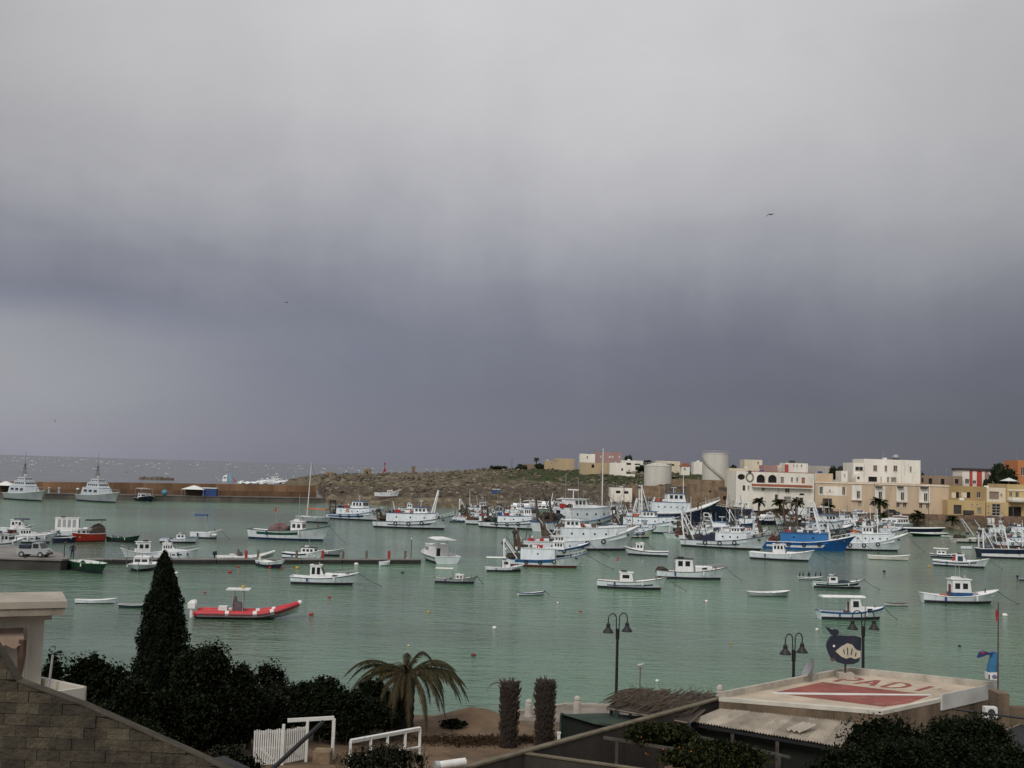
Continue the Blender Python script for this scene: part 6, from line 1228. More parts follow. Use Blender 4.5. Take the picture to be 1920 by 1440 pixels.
# ================================================================== pier, quay furniture
e = thing('floating_pier', 'long dark floating pier running across the harbour on the left', 'pier', (0, 0, 0))
PA = at(150, 1056.5, .1); PB = at(790, 1056, .1); PA.z = PB.z = 0; pd = (PB-PA).normalized(); pn = Vector((-pd.y, pd.x, 0)); PL = (PB-PA).length
nseg = 8
for i in range(nseg):
    a = PA+pd*(PL*i/nseg+.06); b = PA+pd*(PL*(i+1)/nseg-.06)
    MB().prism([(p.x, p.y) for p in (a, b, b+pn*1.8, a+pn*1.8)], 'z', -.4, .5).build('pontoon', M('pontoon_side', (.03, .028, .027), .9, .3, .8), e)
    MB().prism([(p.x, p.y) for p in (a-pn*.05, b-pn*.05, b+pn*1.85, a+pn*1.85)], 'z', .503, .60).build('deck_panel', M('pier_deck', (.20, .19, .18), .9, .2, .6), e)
for i, (px, mt) in enumerate(((447, redpl), (470, woodgrey), (545, woodgrey), (597, redpl), (638, woodgrey), (686, woodgrey), (733, redpl), (767, woodgrey))):
    t = (px-150)/(790-150)*PL*.985+.3; p = PA+pd*t+pn*1.5
    if mt is redpl:
        q = thing('fire_point', ['red fire extinguisher box at the left of the pier', 'red fire extinguisher box at the middle of the pier', 'red fire extinguisher box near the pier end'][[447, 597, 733].index(px)], 'fire box', (p.x, p.y, .62)); MB().box(-.16, .16, -.12, .12, 0, 1.0).build('cabinet', redpl, q); MB().box(-.12, .12, -.14, -.123, .15, .85).build('door', red_pt, q)
    else: MB().cyl((p.x, p.y, -.5), (p.x, p.y, 1.65), .17, n=8).build('pile', woodgrey, e)
p = PA+pd*(PL*.975)+pn*1.4; q = thing('light_pole', 'thin dark light pole at the end of the pier', 'pole', (p.x, p.y, .62)); MB().cyl((0, 0, 0), (0, 0, 2.6), .05).build('shaft', steel, q); MB().ball((0, 0, 2.65), .1).build('lamp', whitepl, q)
# gangway railing between quay and pier
e = thing('mesh_fence', 'low grey mesh fence along the pier start beside the quay', 'fence', (0, 0, 0)); a = Vector((-50.8, 131, 1.3)); b = PA+pd*5.5+pn*2.2; b.z = 1.0
for i in range(8): p = a.lerp(b, i/7); MB().cyl((p.x, p.y, p.z-.6), (p.x, p.y, p.z+1.0), .03, n=5).build('post', galv, e)
for zz in (.05, .35, .65, .98): MB().tube([a+Vector((0, 0, zz)), b+Vector((0, 0, zz))], .018, 4).build('rail', galv, e)
for px, py, nm, lab in ((120, 1045, 'quay_lamp', 'thin lamp post on the quay beside the standing person'),):
    p = at(px, py, 1.3); e = thing(nm, lab, 'lamp', (p.x, p.y, 1.3)); MB().cyl((0, 0, 0), (0, 0, 1.75), .06).build('shaft', steel, e); bx('head', steel, e, -.06, .25, -.06, .06, 1.7, 1.8)
for px, py, lab in ((47, 1047, 'small black mooring bollard on the quay edge'),):
    p = at(px, py-1, 1.3); e = thing('quay_bollard', lab, 'bollard', (p.x, p.y, 1.3)); MB().lathe([(.16, 0), (.13, .25), (.22, .32), (.2, .42)]).build('body', blackm, e)
# person on the quay corner
def skin_body(parent, nodes, edges, mat, name='body'):
    me = bpy.data.meshes.new(name); me.from_pydata([n[0] for n in nodes], edges, []); o = bpy.data.objects.new(name, me); COL.objects.link(o); o.parent = parent
    md = o.modifiers.new('s', 'SKIN'); 
    for i, n in enumerate(nodes): me.skin_vertices[0].data[i].radius = (n[1], n[1] if len(n) < 3 else n[2])
    me.skin_vertices[0].data[0].use_root = True
    o.modifiers.new('d', 'SUBSURF').levels = 1; o.modifiers['d'].render_levels = 1; me.materials.append(mat); return o
p = at(135, 1048, 1.3); e = thing('person', 'person in dark navy clothes standing at the quay corner', 'person', (p.x, p.y, 1.3), R(200))
nodes = [((0, 0, .95), .15, .12), ((0, 0, 1.2), .16, .12), ((0, 0, 1.45), .17, .11), ((0, 0, 1.55), .06), ((0, 0.02, 1.7), .10), ((-.1, 0, .88), .09), ((-.11, .02, .5), .07), ((-.12, 0, .08), .05), ((-.12, .13, .03), .04), ((.1, 0, .88), .09), ((.12, .02, .5), .07), ((.13, 0, .08), .05), ((.13, .13, .03), .04), ((-.22, 0, 1.43), .06), ((-.3, 0, 1.15), .05), ((-.24, .15, .95), .04), ((.22, 0, 1.43), .06), ((.3, 0, 1.15), .05), ((.24, .15, .95), .04)]
edges = [(0, 1), (1, 2), (2, 3), (3, 4), (0, 5), (5, 6), (6, 7), (7, 8), (0, 9), (9, 10), (10, 11), (11, 12), (2, 13), (13, 14), (14, 15), (2, 16), (16, 17), (17, 18)]
skin_body(e, nodes, edges, M('navy_clothes', (.014, .018, .045), .9, .2, 4)); MB().ball((0, .01, 1.74), (.105, .115, .11)).build('hair', blackm, e, smooth=True)
MB().ball((0, .07, 1.69), (.075, .06, .095)).build('face', M('skin', (.35, .2, .14), .6), e, smooth=True)
# vehicles
def vehicle(name, label, pos, rz, L, W, H, bodym, kind='pickup', cat='car'):
    e = thing(name, label, cat, pos, rz); k = L
    if kind == 'pickup': prof = [(0, .35), (0, .92), (.50*L, .95), (.52*L, H), (.74*L, H), (.83*L, 1.0), (L*.98, .9), (L, .4)]
    elif kind == 'van': prof = [(0, .35), (0, H*.97), (.06*L, H), (.74*L, H), (.88*L, H*.55), (L*.98, H*.48), (L, .4)]
    else: prof = [(0, .35), (0, .85), (.12*L, .92), (.26*L, H), (.62*L, H), (.78*L, .95), (L*.97, .82), (L, .4)]
    MB().ring_loft([[(x, -W/2, z) for x, z in prof], [(x, -W/2+.001, z) for x, z in prof], [(x, W/2, z) for x, z in prof]]).build('body', bodym, e)
    for xf in (.18, .80):
        for sd in (-1, 1):
            w_ = MB().cyl((xf*L, sd*(W/2-.16), .33), (xf*L, sd*(W/2+.03), .33), .33, n=14).build('wheel', rubber, e); MB().cyl((xf*L, sd*(W/2+.02), .33), (xf*L, sd*(W/2+.045), .33), .18, n=10).build('rim', galv, w_)
    spans = {'pickup': [(.545*L, .73*L, 1.05, H-.1)], 'van': [(.62*L, .78*L, H*.58, H*.9)], 'car': [(.24*L, .43*L, .98, H-.1), (.45*L, .66*L, .98, H-.1)]}[kind]
    for (a, b, z0, z1) in spans:
        for sd in (-1, 1): MB().obox(((a+b)/2, sd*(W/2+.005), (z0+z1)/2), (b-a, .03, z1-z0)).build('window', glass, e)
    xa, za, xb, zb = {'pickup': (.745*L, H-.06, .825*L, 1.05), 'van': (.75*L, H-.06, .875*L, H*.58), 'car': (.63*L, H-.05, .77*L, 1.0)}[kind]
    MB().add([(xa+.02, -W*.42, za+.02), (xa+.02, W*.42, za+.02), (xb+.03, W*.45, zb+.02), (xb+.03, -W*.45, zb+.02)], [(0, 1, 2, 3)]).build('windscreen', glass, e)
    for sd in (-1, 1): MB().obox((L-.02, sd*W*.36, .72), (.08, .3, .16)).build('headlight', whitepl, e)
    MB().obox((L, 0, .42), (.12, W*.96, .2)).build('bumper', steel, e)
    return e
p = at(36, 1043, 1.3); e = vehicle('pickup_truck', 'grey pickup truck with a loaded bed parked on the left quay', (p.x, p.y, 1.3), R(-4), 3.6, 1.6, 1.65, M('silver_grey_car_paint', (.34, .35, .36), .4, .1, 1))
bx('load_cover', tarp_navy, e, .2, 1.5, -.6, .6, .96, 1.35)
for i, (px, py, kind, lab, mt, rz) in enumerate(((1513, 951, 'van', 'white van parked by the steps of the white quay house', white_pt, 175), (1658, 963, 'car', 'dark car parked behind the tall clear palm', steel, 5), (1540, 950, 'van', 'dark truck parked in front of the beige building door', navy_hull, 178), (1598, 957, 'car', 'white car parked under the beige building windows', white_pt, 3))):
    Yv = 331 if px < 1560 else 334; p = atd(px, py, Yv); z = land_z(p.x, Yv); vehicle('parked_'+kind, lab, (p.x, Yv, z), R(rz), 4.4 if kind == 'car' else 5.2, 1.8, 1.45 if kind == 'car' else 2.4, mt, kind, kind)
# buoys
BUOYS = [(583, 1153, redpl, 4, 'red buoy on the bow line of the red inflatable'), (618, 1121, redpl, 3, 'small red buoy right of the half-cabin motorboat'), (927, 1179, whitepl, 5, 'white buoy with red end in the middle of the bay'), (888, 1230, M('dull_red', (.16, .03, .03), .7), 5, 'dull red float above the palm'),
 (803, 1149, yellow, 3, 'small yellow buoy in the middle of the bay'), (766, 1212, M('cream_float', (.6, .5, .3), .6), 3, 'cream float just above the palm crown'), (1088, 1147, redpl, 2.2, 'tiny red buoy below the small blue-rimmed dinghy'), (1046, 1131, whitepl, 2.5, 'tiny white float below the blue-rimmed dinghy'),
 (1324, 1129, whitepl, 4, 'white buoy left of the grey dinghy'), (1532, 1182, whitepl, 4, 'white buoy left below the canopy launch'), (1799, 1212, blackm, 3, 'dark float right of the whale sign'), (1884, 1155, whitepl, 5, 'white buoy near the flagpole top'), (1658, 1072, blackm, 3, 'dark buoy above the navy-covered boat'), (1742, 1063, yellow, 3, 'yellow buoy left of the black-striped sports boat'),
 (431, 1074, redpl, 4, 'red buoy below the long white inflatable'), (447, 1064, redpl, 3, 'small red float close under the pier'), (506, 1065.5, redpl, 3, 'red fender float left of the small navy motorboat stern'), (528, 1066, redpl, 3, 'red fender float right of the small navy motorboat'), (557, 1066, yellow, 4, 'round yellow buoy in front of the pier'), (384, 1112, redpl, 3, 'red buoy above the red inflatable console'), (668, 1059, whitepl, 4, 'white float beside the pier side'), (755, 1075, blackm, 3, 'dark blue float below the pier end'), (1232, 1278, whitepl, 4, 'white float just above the thatched roof'), (331, 1075, whitepl, 3, 'white float right of the cypress tip'), (1370, 1207, yellow, 2.2, 'tiny yellow float between the lamps'), (658, 1050.5, redpl, 3, 'red float lying behind the pier')]
for px, py, mt, r, lab in BUOYS:
    p = at(px, py, 0); rr = r*p.y/FPX*.95; e = thing('mooring_buoy', lab, 'buoy', (p.x, p.y, 0), random.random()*6, 'mooring buoys'); MB().ball((0, 0, rr*.35), (rr*1.15, rr*.9, rr*.75), 12, 8).build('float', mt, e, smooth=True); MB().tube([(rr*.7, 0, rr*.5), (rr*1.3, 0, rr*.75), (rr*1.5, 0, .0)], rr*.14, 5).build('rope_eye', ropem if mt is not whitepl else redpl, e)
# birds
gull_w = M('gull_plumage', (.5, .5, .5), .9, .15, 6); gull_g = M('gull_grey', (.07, .07, .08), .9, .2, 6)
def gull_fly(label, px, py, Yv, span, roll):
    p = atd(px, py, Yv); e = thing('seagull', label, 'bird', p, R(35), 'birds in flight'); s = span/1.3
    MB().ball((0, 0, 0), (.24*s, .07*s, .075*s), 10, 6).build('body', gull_g, e, smooth=True); MB().ball((.24*s, 0, .03*s), .06*s, 8, 6).build('head', gull_g, e)
    for sd in (-1, 1):
        a = R(roll)*sd; rot = lambda y, z: (y*math.cos(a)-z*math.sin(a), y*math.sin(a)+z*math.cos(a)); pr = [(.0, .12, .02), (.3, .10, .15), (.65, -.08, .04)]
        L_ = []
        for y, x, z in pr:
            yy, zz = rot(sd*y*s, z*s); L_ += [(x*s, yy, zz), (x*s-.13*s*(1-y*.9), yy, zz-.005), (x*s-.06*s, yy, zz+.02*s)]
        MB().add(L_, [(0, 3, 5, 2), (2, 5, 4, 1), (1, 4, 3, 0), (3, 6, 8, 5), (5, 8, 7, 4), (4, 7, 6, 3)]).build('wing', gull_g, e)
    MB().prism([(-.22*s, -.04*s), (-.36*s, -.08*s), (-.36*s, .08*s), (-.22*s, .04*s)], 'z', -.01*s, .015*s).build('tail', gull_g, e)
gull_fly('dark gull gliding high at the right of the grey sky', 1445, 402, 120, 1.25, -18); gull_fly('small distant bird at the left of the grey sky', 537, 567, 210, 1.2, -6); gull_fly('tiny far bird low over the breakwater sea', 103, 790, 240, .9, 60); gull_fly('dark bird skimming the sea beyond the breakwater', 238, 885.5, 330, 1.2, 5)
def perched(label, loc, rz, s, mat, name='seagull', upright=False, group=None):
    e = thing(name, label, 'bird', loc, rz, group)
    if upright: MB().tube([(0, 0, .05*s), (.02*s, 0, .3*s), (.05*s, 0, .5*s), (.02*s, 0, .62*s)], [.05*s, .10*s, .07*s, .035*s], 8).build('body', mat, e, smooth=True); MB().ball((.05*s, 0, .68*s), (.07*s, .04*s, .045*s)).build('head', mat, e); MB().cyl((.1*s, 0, .68*s), (.2*s, 0, .68*s), .015*s, .005*s, 5).build('beak', yellow, e)
    else: MB().tube([(-.28*s, 0, .16*s), (-.1*s, 0, .19*s), (.1*s, 0, .21*s), (.2*s, 0, .25*s)], [.02*s, .09*s, .09*s, .05*s], 8).build('body', mat, e, smooth=True); MB().ball((.24*s, 0, .31*s), .06*s, 8, 6).build('head', gull_w, e); MB().cyl((.29*s, 0, .31*s), (.38*s, 0, .29*s), .018*s, .006*s, 5).build('beak', yellow, e)
    for sd in (-1, 1): MB().cyl((0, sd*.04*s, 0), (0, sd*.04*s, .14*s), .01*s, n=4).build('leg', yellow, e)
    return e
for i, px in enumerate((1500, 1507, 1516, 1519, 1530, 1540)):
    p = at(px, 1087, .0); perched(['first', 'second', 'third', 'fourth', 'fifth', 'sixth'][i]+' black cormorant from the left on the white skiff', (p.x, p.y+.25, .33), R(180 if i % 2 else 0), .95, blackm, 'cormorant', True, 'cormorants on the skiff')

# ================================================================== foreground: left house
pl_house = M('cream_house_plaster', (.52, .49, .43), .9, .12, .5, bump=.15, streak=True, dirt=(.22, .19, .15), dirtamt=.4)
pl_slab = M('weathered_slab_edge', (.30, .26, .21), .9, .25, 1.0, bump=.3, dirt=(.10, .08, .06), dirtamt=.5)
e = thing('cream_house', 'cream house with flat roof slab and scalloped awning at the left edge', 'house', (-11.34, 28, 0), R(25))
mb = MB(); wall = MB()
wx0, wx1 = -1.6, -.88
wall_with_holes(wall, -9, 0, 3, 9.18, [(wx0, 6.9, wx1, 8.35)], .25)
wall.add([(0, 0, 3), (0, 1.0, 3), (0, 1.0, 9.18), (0, 0, 9.18)], [(0, 1, 2, 3)]).add([(-9, 1.0, 3), (0, 1.0, 3), (0, 1.0, 9.18), (-9, 1.0, 9.18)], [(0, 1, 2, 3)]); wall.build('wall', pl_house, e, fix=False)
wn = bx('window', framem, e, wx0, wx0+.08, .12, .2, 6.9, 8.35); bx('window_frame', framem, wn, wx1-.08, wx1, .12, .2, 6.9, 8.35); bx('pane', glassb, wn, wx0+.01, wx1-.01, .21, .24, 6.91, 8.34); bx('mullion', framem, wn, (wx0+wx1)/2-.03, (wx0+wx1)/2+.03, .12, .2, 6.9, 8.35)
MB().box(-9, .40, -.85, 1.15, 9.183, 9.36).build('roof_slab', pl_slab, e); MB().box(-9, .44, -.89, 1.2, 9.363, 9.52).build('roof_edge', M('slab_top_edge', (.38, .34, .28), .9, .2, 1.0, bump=.2), e)
MB().box(-9, .16, -.10, -.003, 8.98, 9.18).build('cornice', pl_house, e)
MB().cyl((-.36, -.06, 6.5), (-.36, -.06, 8.95), .025, n=6).build('downpipe', pl_house, e)
aw = MB(); xs_ = [lerp(-2.6, -.47, i/22) for i in range(23)]
vs_ = []; 
for i, x in enumerate(xs_): sc = .05*(math.cos(i*math.pi*2/3.6)); vs_ += [(x, -.02, 8.80), (x, -.62, 8.66), (x, -.64, 8.44+sc)]
aw.add(vs_, [(3*i+j, 3*i+3+j, 3*i+4+j, 3*i+1+j) for i in range(22) for j in (0, 1)]); awm = M('dusty_awning_canvas', (.36, .26, .20), .9, .2, 1.5)
awo = aw.build('awning', awm, e)
mb = MB(); mb.tube([(-.50, -.60, 8.62), (-.49, -.45, 8.2), (-.50, -.2, 7.7)], [.10, .10, .06], 6); mb.build('awning_side', M('dark_canvas', (.14, .09, .07), .9), awo)
# balcony parapet
e = thing('balcony_parapet', 'low pale parapet corner of a terrace beside the cream house', 'wall', (0, 0, 0))
def X_at(px, Yv, py=1330): return atd(px, py, Yv).x
A_, B2, C_ = Vector((X_at(66, 26.3), 26.3, 0)), Vector((X_at(157, 27.2), 27.2, 0)), Vector((X_at(74, 28.4), 28.4, 0))
def wall_seg(name, a, b, t, z0, z1, mat, parent, z1b=None):
    d = (b-a).normalized(); n_ = Vector((-d.y, d.x, 0))*t; z1b = z1 if z1b is None else z1b
    return MB().add([(a.x, a.y, z0), (b.x, b.y, z0), (b.x+n_.x, b.y+n_.y, z0), (a.x+n_.x, a.y+n_.y, z0), (a.x, a.y, z1), (b.x, b.y, z1b), (b.x+n_.x, b.y+n_.y, z1b), (a.x+n_.x, a.y+n_.y, z1)], [(3, 2, 1, 0), (4, 5, 6, 7), (0, 1, 5, 4), (1, 2, 6, 5), (2, 3, 7, 6), (3, 0, 4, 7)]).build(name, mat, parent)
wall_seg('front_parapet', A_, B2, .12, 3.5, 7.52, pl_house, e); wall_seg('side_parapet', B2+Vector((-.02, .16, 0)), C_, .12, 3.5, 7.52, pl_house, e)
MB().prism([(A_.x, A_.y+.15), (B2.x-.1, B2.y+.14), (C_.x, C_.y)], 'z', 6.6, 6.7).build('terrace_floor', conc, e)
p0 = atd(91, 1268, 27.6); p1 = atd(99, 1228, 27.6); MB().tube([p0-Vector((0, 0, .6)), p1], .03, 6).build('rail_post', galv, e)
# sloping block wall
e = thing('block_wall', 'sloping brown stone-block garden wall in the lower left corner', 'wall', (0, 0, 0)); WY = 22.0
blk = [M('brown_block_'+c, tuple(v*f for v in (.072, .060, .041)), .95, .4, 2.0, bump=1.0, bscale=7) for c, f in (('a', 1.0), ('b', .78), ('c', 1.25), ('d', .9))]
top = [(X_at(px, WY), atd(px, py, WY).z) for px, py in ((-60, 1150), (0, 1234), (30, 1277), (157, 1322), (373, 1416), (470, 1462))]
def top_z(x): return float(np.interp(x, [a for a, b in top], [b for a, b in top]))
bh, bl = .215, .44; z = 6.1; row = 0
def clip(poly, x_lo=None):
    out = poly
    for (xa, za), (xb, zb) in zip(top[:-1], top[1:]):
        nx_, nz_ = -(zb-za), (xb-xa); res = []
        # only clip with a segment where wall is (locally) concave-safe: use half plane per segment limited in x
        continue
    return out
while z < 10.2:
    x = -12.2-(row % 2)*bl/2
    while x < -4.6:
        jx, jz = random.uniform(.002, .006), random.uniform(.002, .006); a, b = x+jx, x+bl-jx; z0_, z1_ = z+jz, z+bh-jz; xs2 = [a]+[t[0] for t in top if a < t[0] < b]+[b]
        pts = [(a, z0_), (b, z0_)]; ok = True
        up = [(xx, min(z1_, top_z(xx)-.02)) for xx in reversed(xs2)]
        if all(u[1] <= z0_+.01 for u in up): ok = False
        if ok:
            # trim the bottom where the sloping top dips below it
            if up[0][1] < z0_:
                # find crossing
                for k in range(40):
                    xx = lerp(b, a, k/39)
                    if top_z(xx)-.02 > z0_: break
                b2 = xx; pts = [(a, z0_), (b2, z0_)]; up = [(xx2, min(z1_, top_z(xx2)-.02)) for xx2 in reversed([a]+[t[0] for t in top if a < t[0] < b2])]
            poly = pts+up
            if len(poly) >= 3: MB().prism(poly, 'y', WY-random.uniform(.0, .03), WY+.2).build('block', random.choice(blk), e)
        x += bl
    z += bh; row += 1
mb = MB()
poly = [(t[0], t[1]-.03) for t in top]+[(-4.4, 3.5), (-12.5, 3.5)]
mb.prism(poly, 'y', WY+.035, WY+.24).build('mortar_core', M('dark_mortar', (.046, .038, .026), .95, .3, 3), e)
cp = MB()
for (xa, za), (xb, zb) in zip(top[:-1], top[1:]): cp.prism([(xa, za-.02), (xb, zb-.02), (xb, zb+.005), (xa, za+.005)], 'y', WY-.03, WY+.26)
cp.build('coping', M('dark_coping', (.06, .05, .034), .95, .3, 3, bump=.4), e)

# ================================================================== foreground vegetation
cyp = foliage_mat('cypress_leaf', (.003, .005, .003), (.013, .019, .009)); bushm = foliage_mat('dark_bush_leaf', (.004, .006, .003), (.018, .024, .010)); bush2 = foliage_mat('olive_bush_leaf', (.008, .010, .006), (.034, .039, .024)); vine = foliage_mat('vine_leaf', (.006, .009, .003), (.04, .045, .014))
corem = M('inner_foliage_shade', (.006, .008, .004), .95, .3, 3, spec=.02)  # inner foliage colour, with the shade inside the crowns painted in
def bush(name, label, c, r, n, size, mat, cat='bush', seed=0, lob=9, core=.60, group=None, ground=None, fill=True):
    rr = np.random.default_rng(seed+5); zg = near_z(c[0], c[1]) if ground is None else ground; e = thing(name, label, cat, (c[0], c[1], zg), 0, group); cz = c[2]-zg; tp = cz+r[2]*.93
    if fill: r = (r[0]*.92, r[1], tp*.46); cz = tp*.5
    C = []; 
    for i in range(lob):
        d = rr.normal(size=3); d /= np.linalg.norm(d); d[2] = d[2]*.95 if fill else abs(d[2])*.9-.1; C.append((d*arr(r)*.55+arr((0, 0, cz)), arr(r)*rr.uniform(.42, .62)))
    P = []
    for i in range(n):
        cc, rad = C[rr.integers(lob)]; d = rr.normal(size=3); d /= np.linalg.norm(d); P.append(cc+d*rad*rr.uniform(.55, 1.08))
    P = arr(P); P[:, 2] = np.maximum(P[:, 2], .02)
    leaves('crown', P, size, mat, e)
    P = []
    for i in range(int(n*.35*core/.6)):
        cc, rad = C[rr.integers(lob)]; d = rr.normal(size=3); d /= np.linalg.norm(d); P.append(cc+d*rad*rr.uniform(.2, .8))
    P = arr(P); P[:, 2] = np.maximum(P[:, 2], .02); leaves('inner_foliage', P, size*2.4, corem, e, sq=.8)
    MB().tube([(0, 0, -.2), (.05, 0, cz*.9)], [.14, .06], 7).build('trunk', barkm, e)
    return e
# cypress
CX_, CY_ = X_at(297, 44), 44.0; zg = near_z(CX_, CY_); e = thing('cypress_tree', 'tall narrow dark cypress with pointed tip left of centre', 'tree', (CX_, CY_, zg)); Ht = 9.4-zg
def cyp_r(t):  # t from top 0..1
    return float(np.interp(t, [0, .05, .12, .25, .38, .5, .65, .85, 1.0], [.03, .22, .40, .66, .86, 1.02, 1.12, 1.2, 1.0]))
P = []
for i in range(17000):
    t = random.random()**.8; a = random.random()*2*math.pi; lump = 1+.24*mnoise.noise(Vector((math.cos(a)*1.5, math.sin(a)*1.5, t*9)))+.20*mnoise.noise(Vector((math.cos(a)*4, math.sin(a)*4, t*26)))
    r_ = cyp_r(t)*lump*random.uniform(.82, 1.04); bend = -.12*max(0, .3-t)**1.2*Ht*.3
    P.append((r_*math.cos(a)+bend, r_*math.sin(a), Ht*(1-t)+random.uniform(-.05, .1)))
leaves('crown', P, .15, cyp, e, up=.8, sq=.35)
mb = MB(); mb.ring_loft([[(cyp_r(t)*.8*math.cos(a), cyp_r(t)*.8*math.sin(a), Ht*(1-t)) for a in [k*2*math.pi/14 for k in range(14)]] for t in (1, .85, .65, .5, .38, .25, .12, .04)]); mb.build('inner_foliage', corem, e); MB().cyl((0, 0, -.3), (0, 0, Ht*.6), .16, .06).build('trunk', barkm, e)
def bpos(px, py, Yv): p = atd(px, py, Yv); return (p.x, Yv, p.z)
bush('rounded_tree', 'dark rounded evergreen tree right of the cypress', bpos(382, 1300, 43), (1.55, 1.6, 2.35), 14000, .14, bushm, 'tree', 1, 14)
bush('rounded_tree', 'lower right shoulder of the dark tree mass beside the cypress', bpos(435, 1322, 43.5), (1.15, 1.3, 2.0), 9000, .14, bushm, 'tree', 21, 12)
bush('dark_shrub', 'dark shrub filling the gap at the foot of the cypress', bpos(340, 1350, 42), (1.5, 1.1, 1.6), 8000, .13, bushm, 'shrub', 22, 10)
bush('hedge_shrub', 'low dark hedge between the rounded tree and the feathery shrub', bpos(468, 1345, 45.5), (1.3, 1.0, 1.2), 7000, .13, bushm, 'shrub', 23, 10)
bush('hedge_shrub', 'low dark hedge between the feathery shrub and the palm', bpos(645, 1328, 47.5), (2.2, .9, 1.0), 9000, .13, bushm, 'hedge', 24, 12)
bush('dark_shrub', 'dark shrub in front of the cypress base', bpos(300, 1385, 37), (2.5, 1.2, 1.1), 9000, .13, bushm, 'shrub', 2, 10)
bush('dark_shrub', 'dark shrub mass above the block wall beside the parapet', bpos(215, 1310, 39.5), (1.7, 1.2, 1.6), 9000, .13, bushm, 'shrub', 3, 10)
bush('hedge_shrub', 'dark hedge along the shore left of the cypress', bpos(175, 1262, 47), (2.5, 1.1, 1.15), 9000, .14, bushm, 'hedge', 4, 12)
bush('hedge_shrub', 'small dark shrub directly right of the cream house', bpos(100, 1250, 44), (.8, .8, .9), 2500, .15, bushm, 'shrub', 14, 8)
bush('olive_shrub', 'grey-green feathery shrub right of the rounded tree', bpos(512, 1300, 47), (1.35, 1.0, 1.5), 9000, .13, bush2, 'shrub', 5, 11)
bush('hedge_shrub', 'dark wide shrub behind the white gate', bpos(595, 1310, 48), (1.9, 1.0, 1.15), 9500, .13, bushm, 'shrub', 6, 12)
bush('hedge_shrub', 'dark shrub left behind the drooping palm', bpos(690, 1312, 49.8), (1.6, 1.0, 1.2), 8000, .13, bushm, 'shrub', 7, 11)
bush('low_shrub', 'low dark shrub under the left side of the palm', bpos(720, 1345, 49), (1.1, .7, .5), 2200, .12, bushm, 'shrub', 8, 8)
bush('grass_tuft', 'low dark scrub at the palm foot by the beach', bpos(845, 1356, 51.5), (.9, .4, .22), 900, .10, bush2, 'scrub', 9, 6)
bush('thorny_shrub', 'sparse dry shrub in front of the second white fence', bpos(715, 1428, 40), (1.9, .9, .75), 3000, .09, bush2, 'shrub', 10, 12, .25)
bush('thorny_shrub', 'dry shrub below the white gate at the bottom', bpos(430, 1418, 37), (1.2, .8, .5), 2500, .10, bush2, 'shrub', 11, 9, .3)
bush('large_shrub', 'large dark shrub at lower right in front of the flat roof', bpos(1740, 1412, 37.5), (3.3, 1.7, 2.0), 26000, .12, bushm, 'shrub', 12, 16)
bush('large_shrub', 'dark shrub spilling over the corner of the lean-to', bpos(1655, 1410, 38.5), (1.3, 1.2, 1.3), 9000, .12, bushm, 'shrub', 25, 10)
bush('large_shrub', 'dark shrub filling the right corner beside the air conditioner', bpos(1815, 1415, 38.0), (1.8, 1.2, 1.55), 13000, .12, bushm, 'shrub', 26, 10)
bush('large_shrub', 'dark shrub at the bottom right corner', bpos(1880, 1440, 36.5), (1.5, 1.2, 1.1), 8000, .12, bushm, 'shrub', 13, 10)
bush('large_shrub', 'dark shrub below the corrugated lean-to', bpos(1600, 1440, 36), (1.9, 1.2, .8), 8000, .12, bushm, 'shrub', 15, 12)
v1 = bush('flowering_vine', 'flowering vine with orange blossoms growing over the courtyard wall', bpos(1240, 1385, 40.5), (1.5, .9, .65), 5500, .13, vine, 'vine', 16, 12, fill=False)
v2 = bush('flowering_vine', 'dark vine with orange blossoms between the courtyard beams', bpos(1330, 1425, 37.5), (2.0, 1.2, .6), 6500, .13, vine, 'vine', 17, 14, fill=False)
flm = M('orange_blossom', (.55, .16, .03), .7, .2, 3)
for v, cz, r, n in ((v1, bpos(1240, 1385, 40.5), (1.3, .8, .6), 12), (v2, bpos(1330, 1425, 37.5), (1.8, 1.0, .6), 14)):
    P = []
    for i in range(n):
        d = Vector((random.gauss(0, 1), -abs(random.gauss(0, 1)), random.gauss(0, 1))).normalized(); q = (d.x*r[0], d.y*r[1], cz[2]-v.location.z+d.z*r[2])
        for k in range(4): P.append((q[0]+random.gauss(0, .02), q[1], q[2]+random.gauss(0, .02)))
    leaves('blossoms', P, .05, flm, v, sq=.9)
# dry branches of the thorny shrub
mb = MB()
for i in range(60):
    p = Vector(bpos(random.uniform(640, 800), 1436, 40)); p.z = near_z(p.x, p.y); q = p+Vector((random.gauss(0, .35), random.gauss(0, .3), random.uniform(.7, 1.5))); mb.tube([p, p.lerp(q, .5)+Vector((random.gauss(0, .1), 0, .05)), q], [.018, .012, .006], 4)
o = mb.build('dry_twigs', barkm); tag(o, 'bare dry twigs standing before the second white fence', 'twigs', kind='stuff')
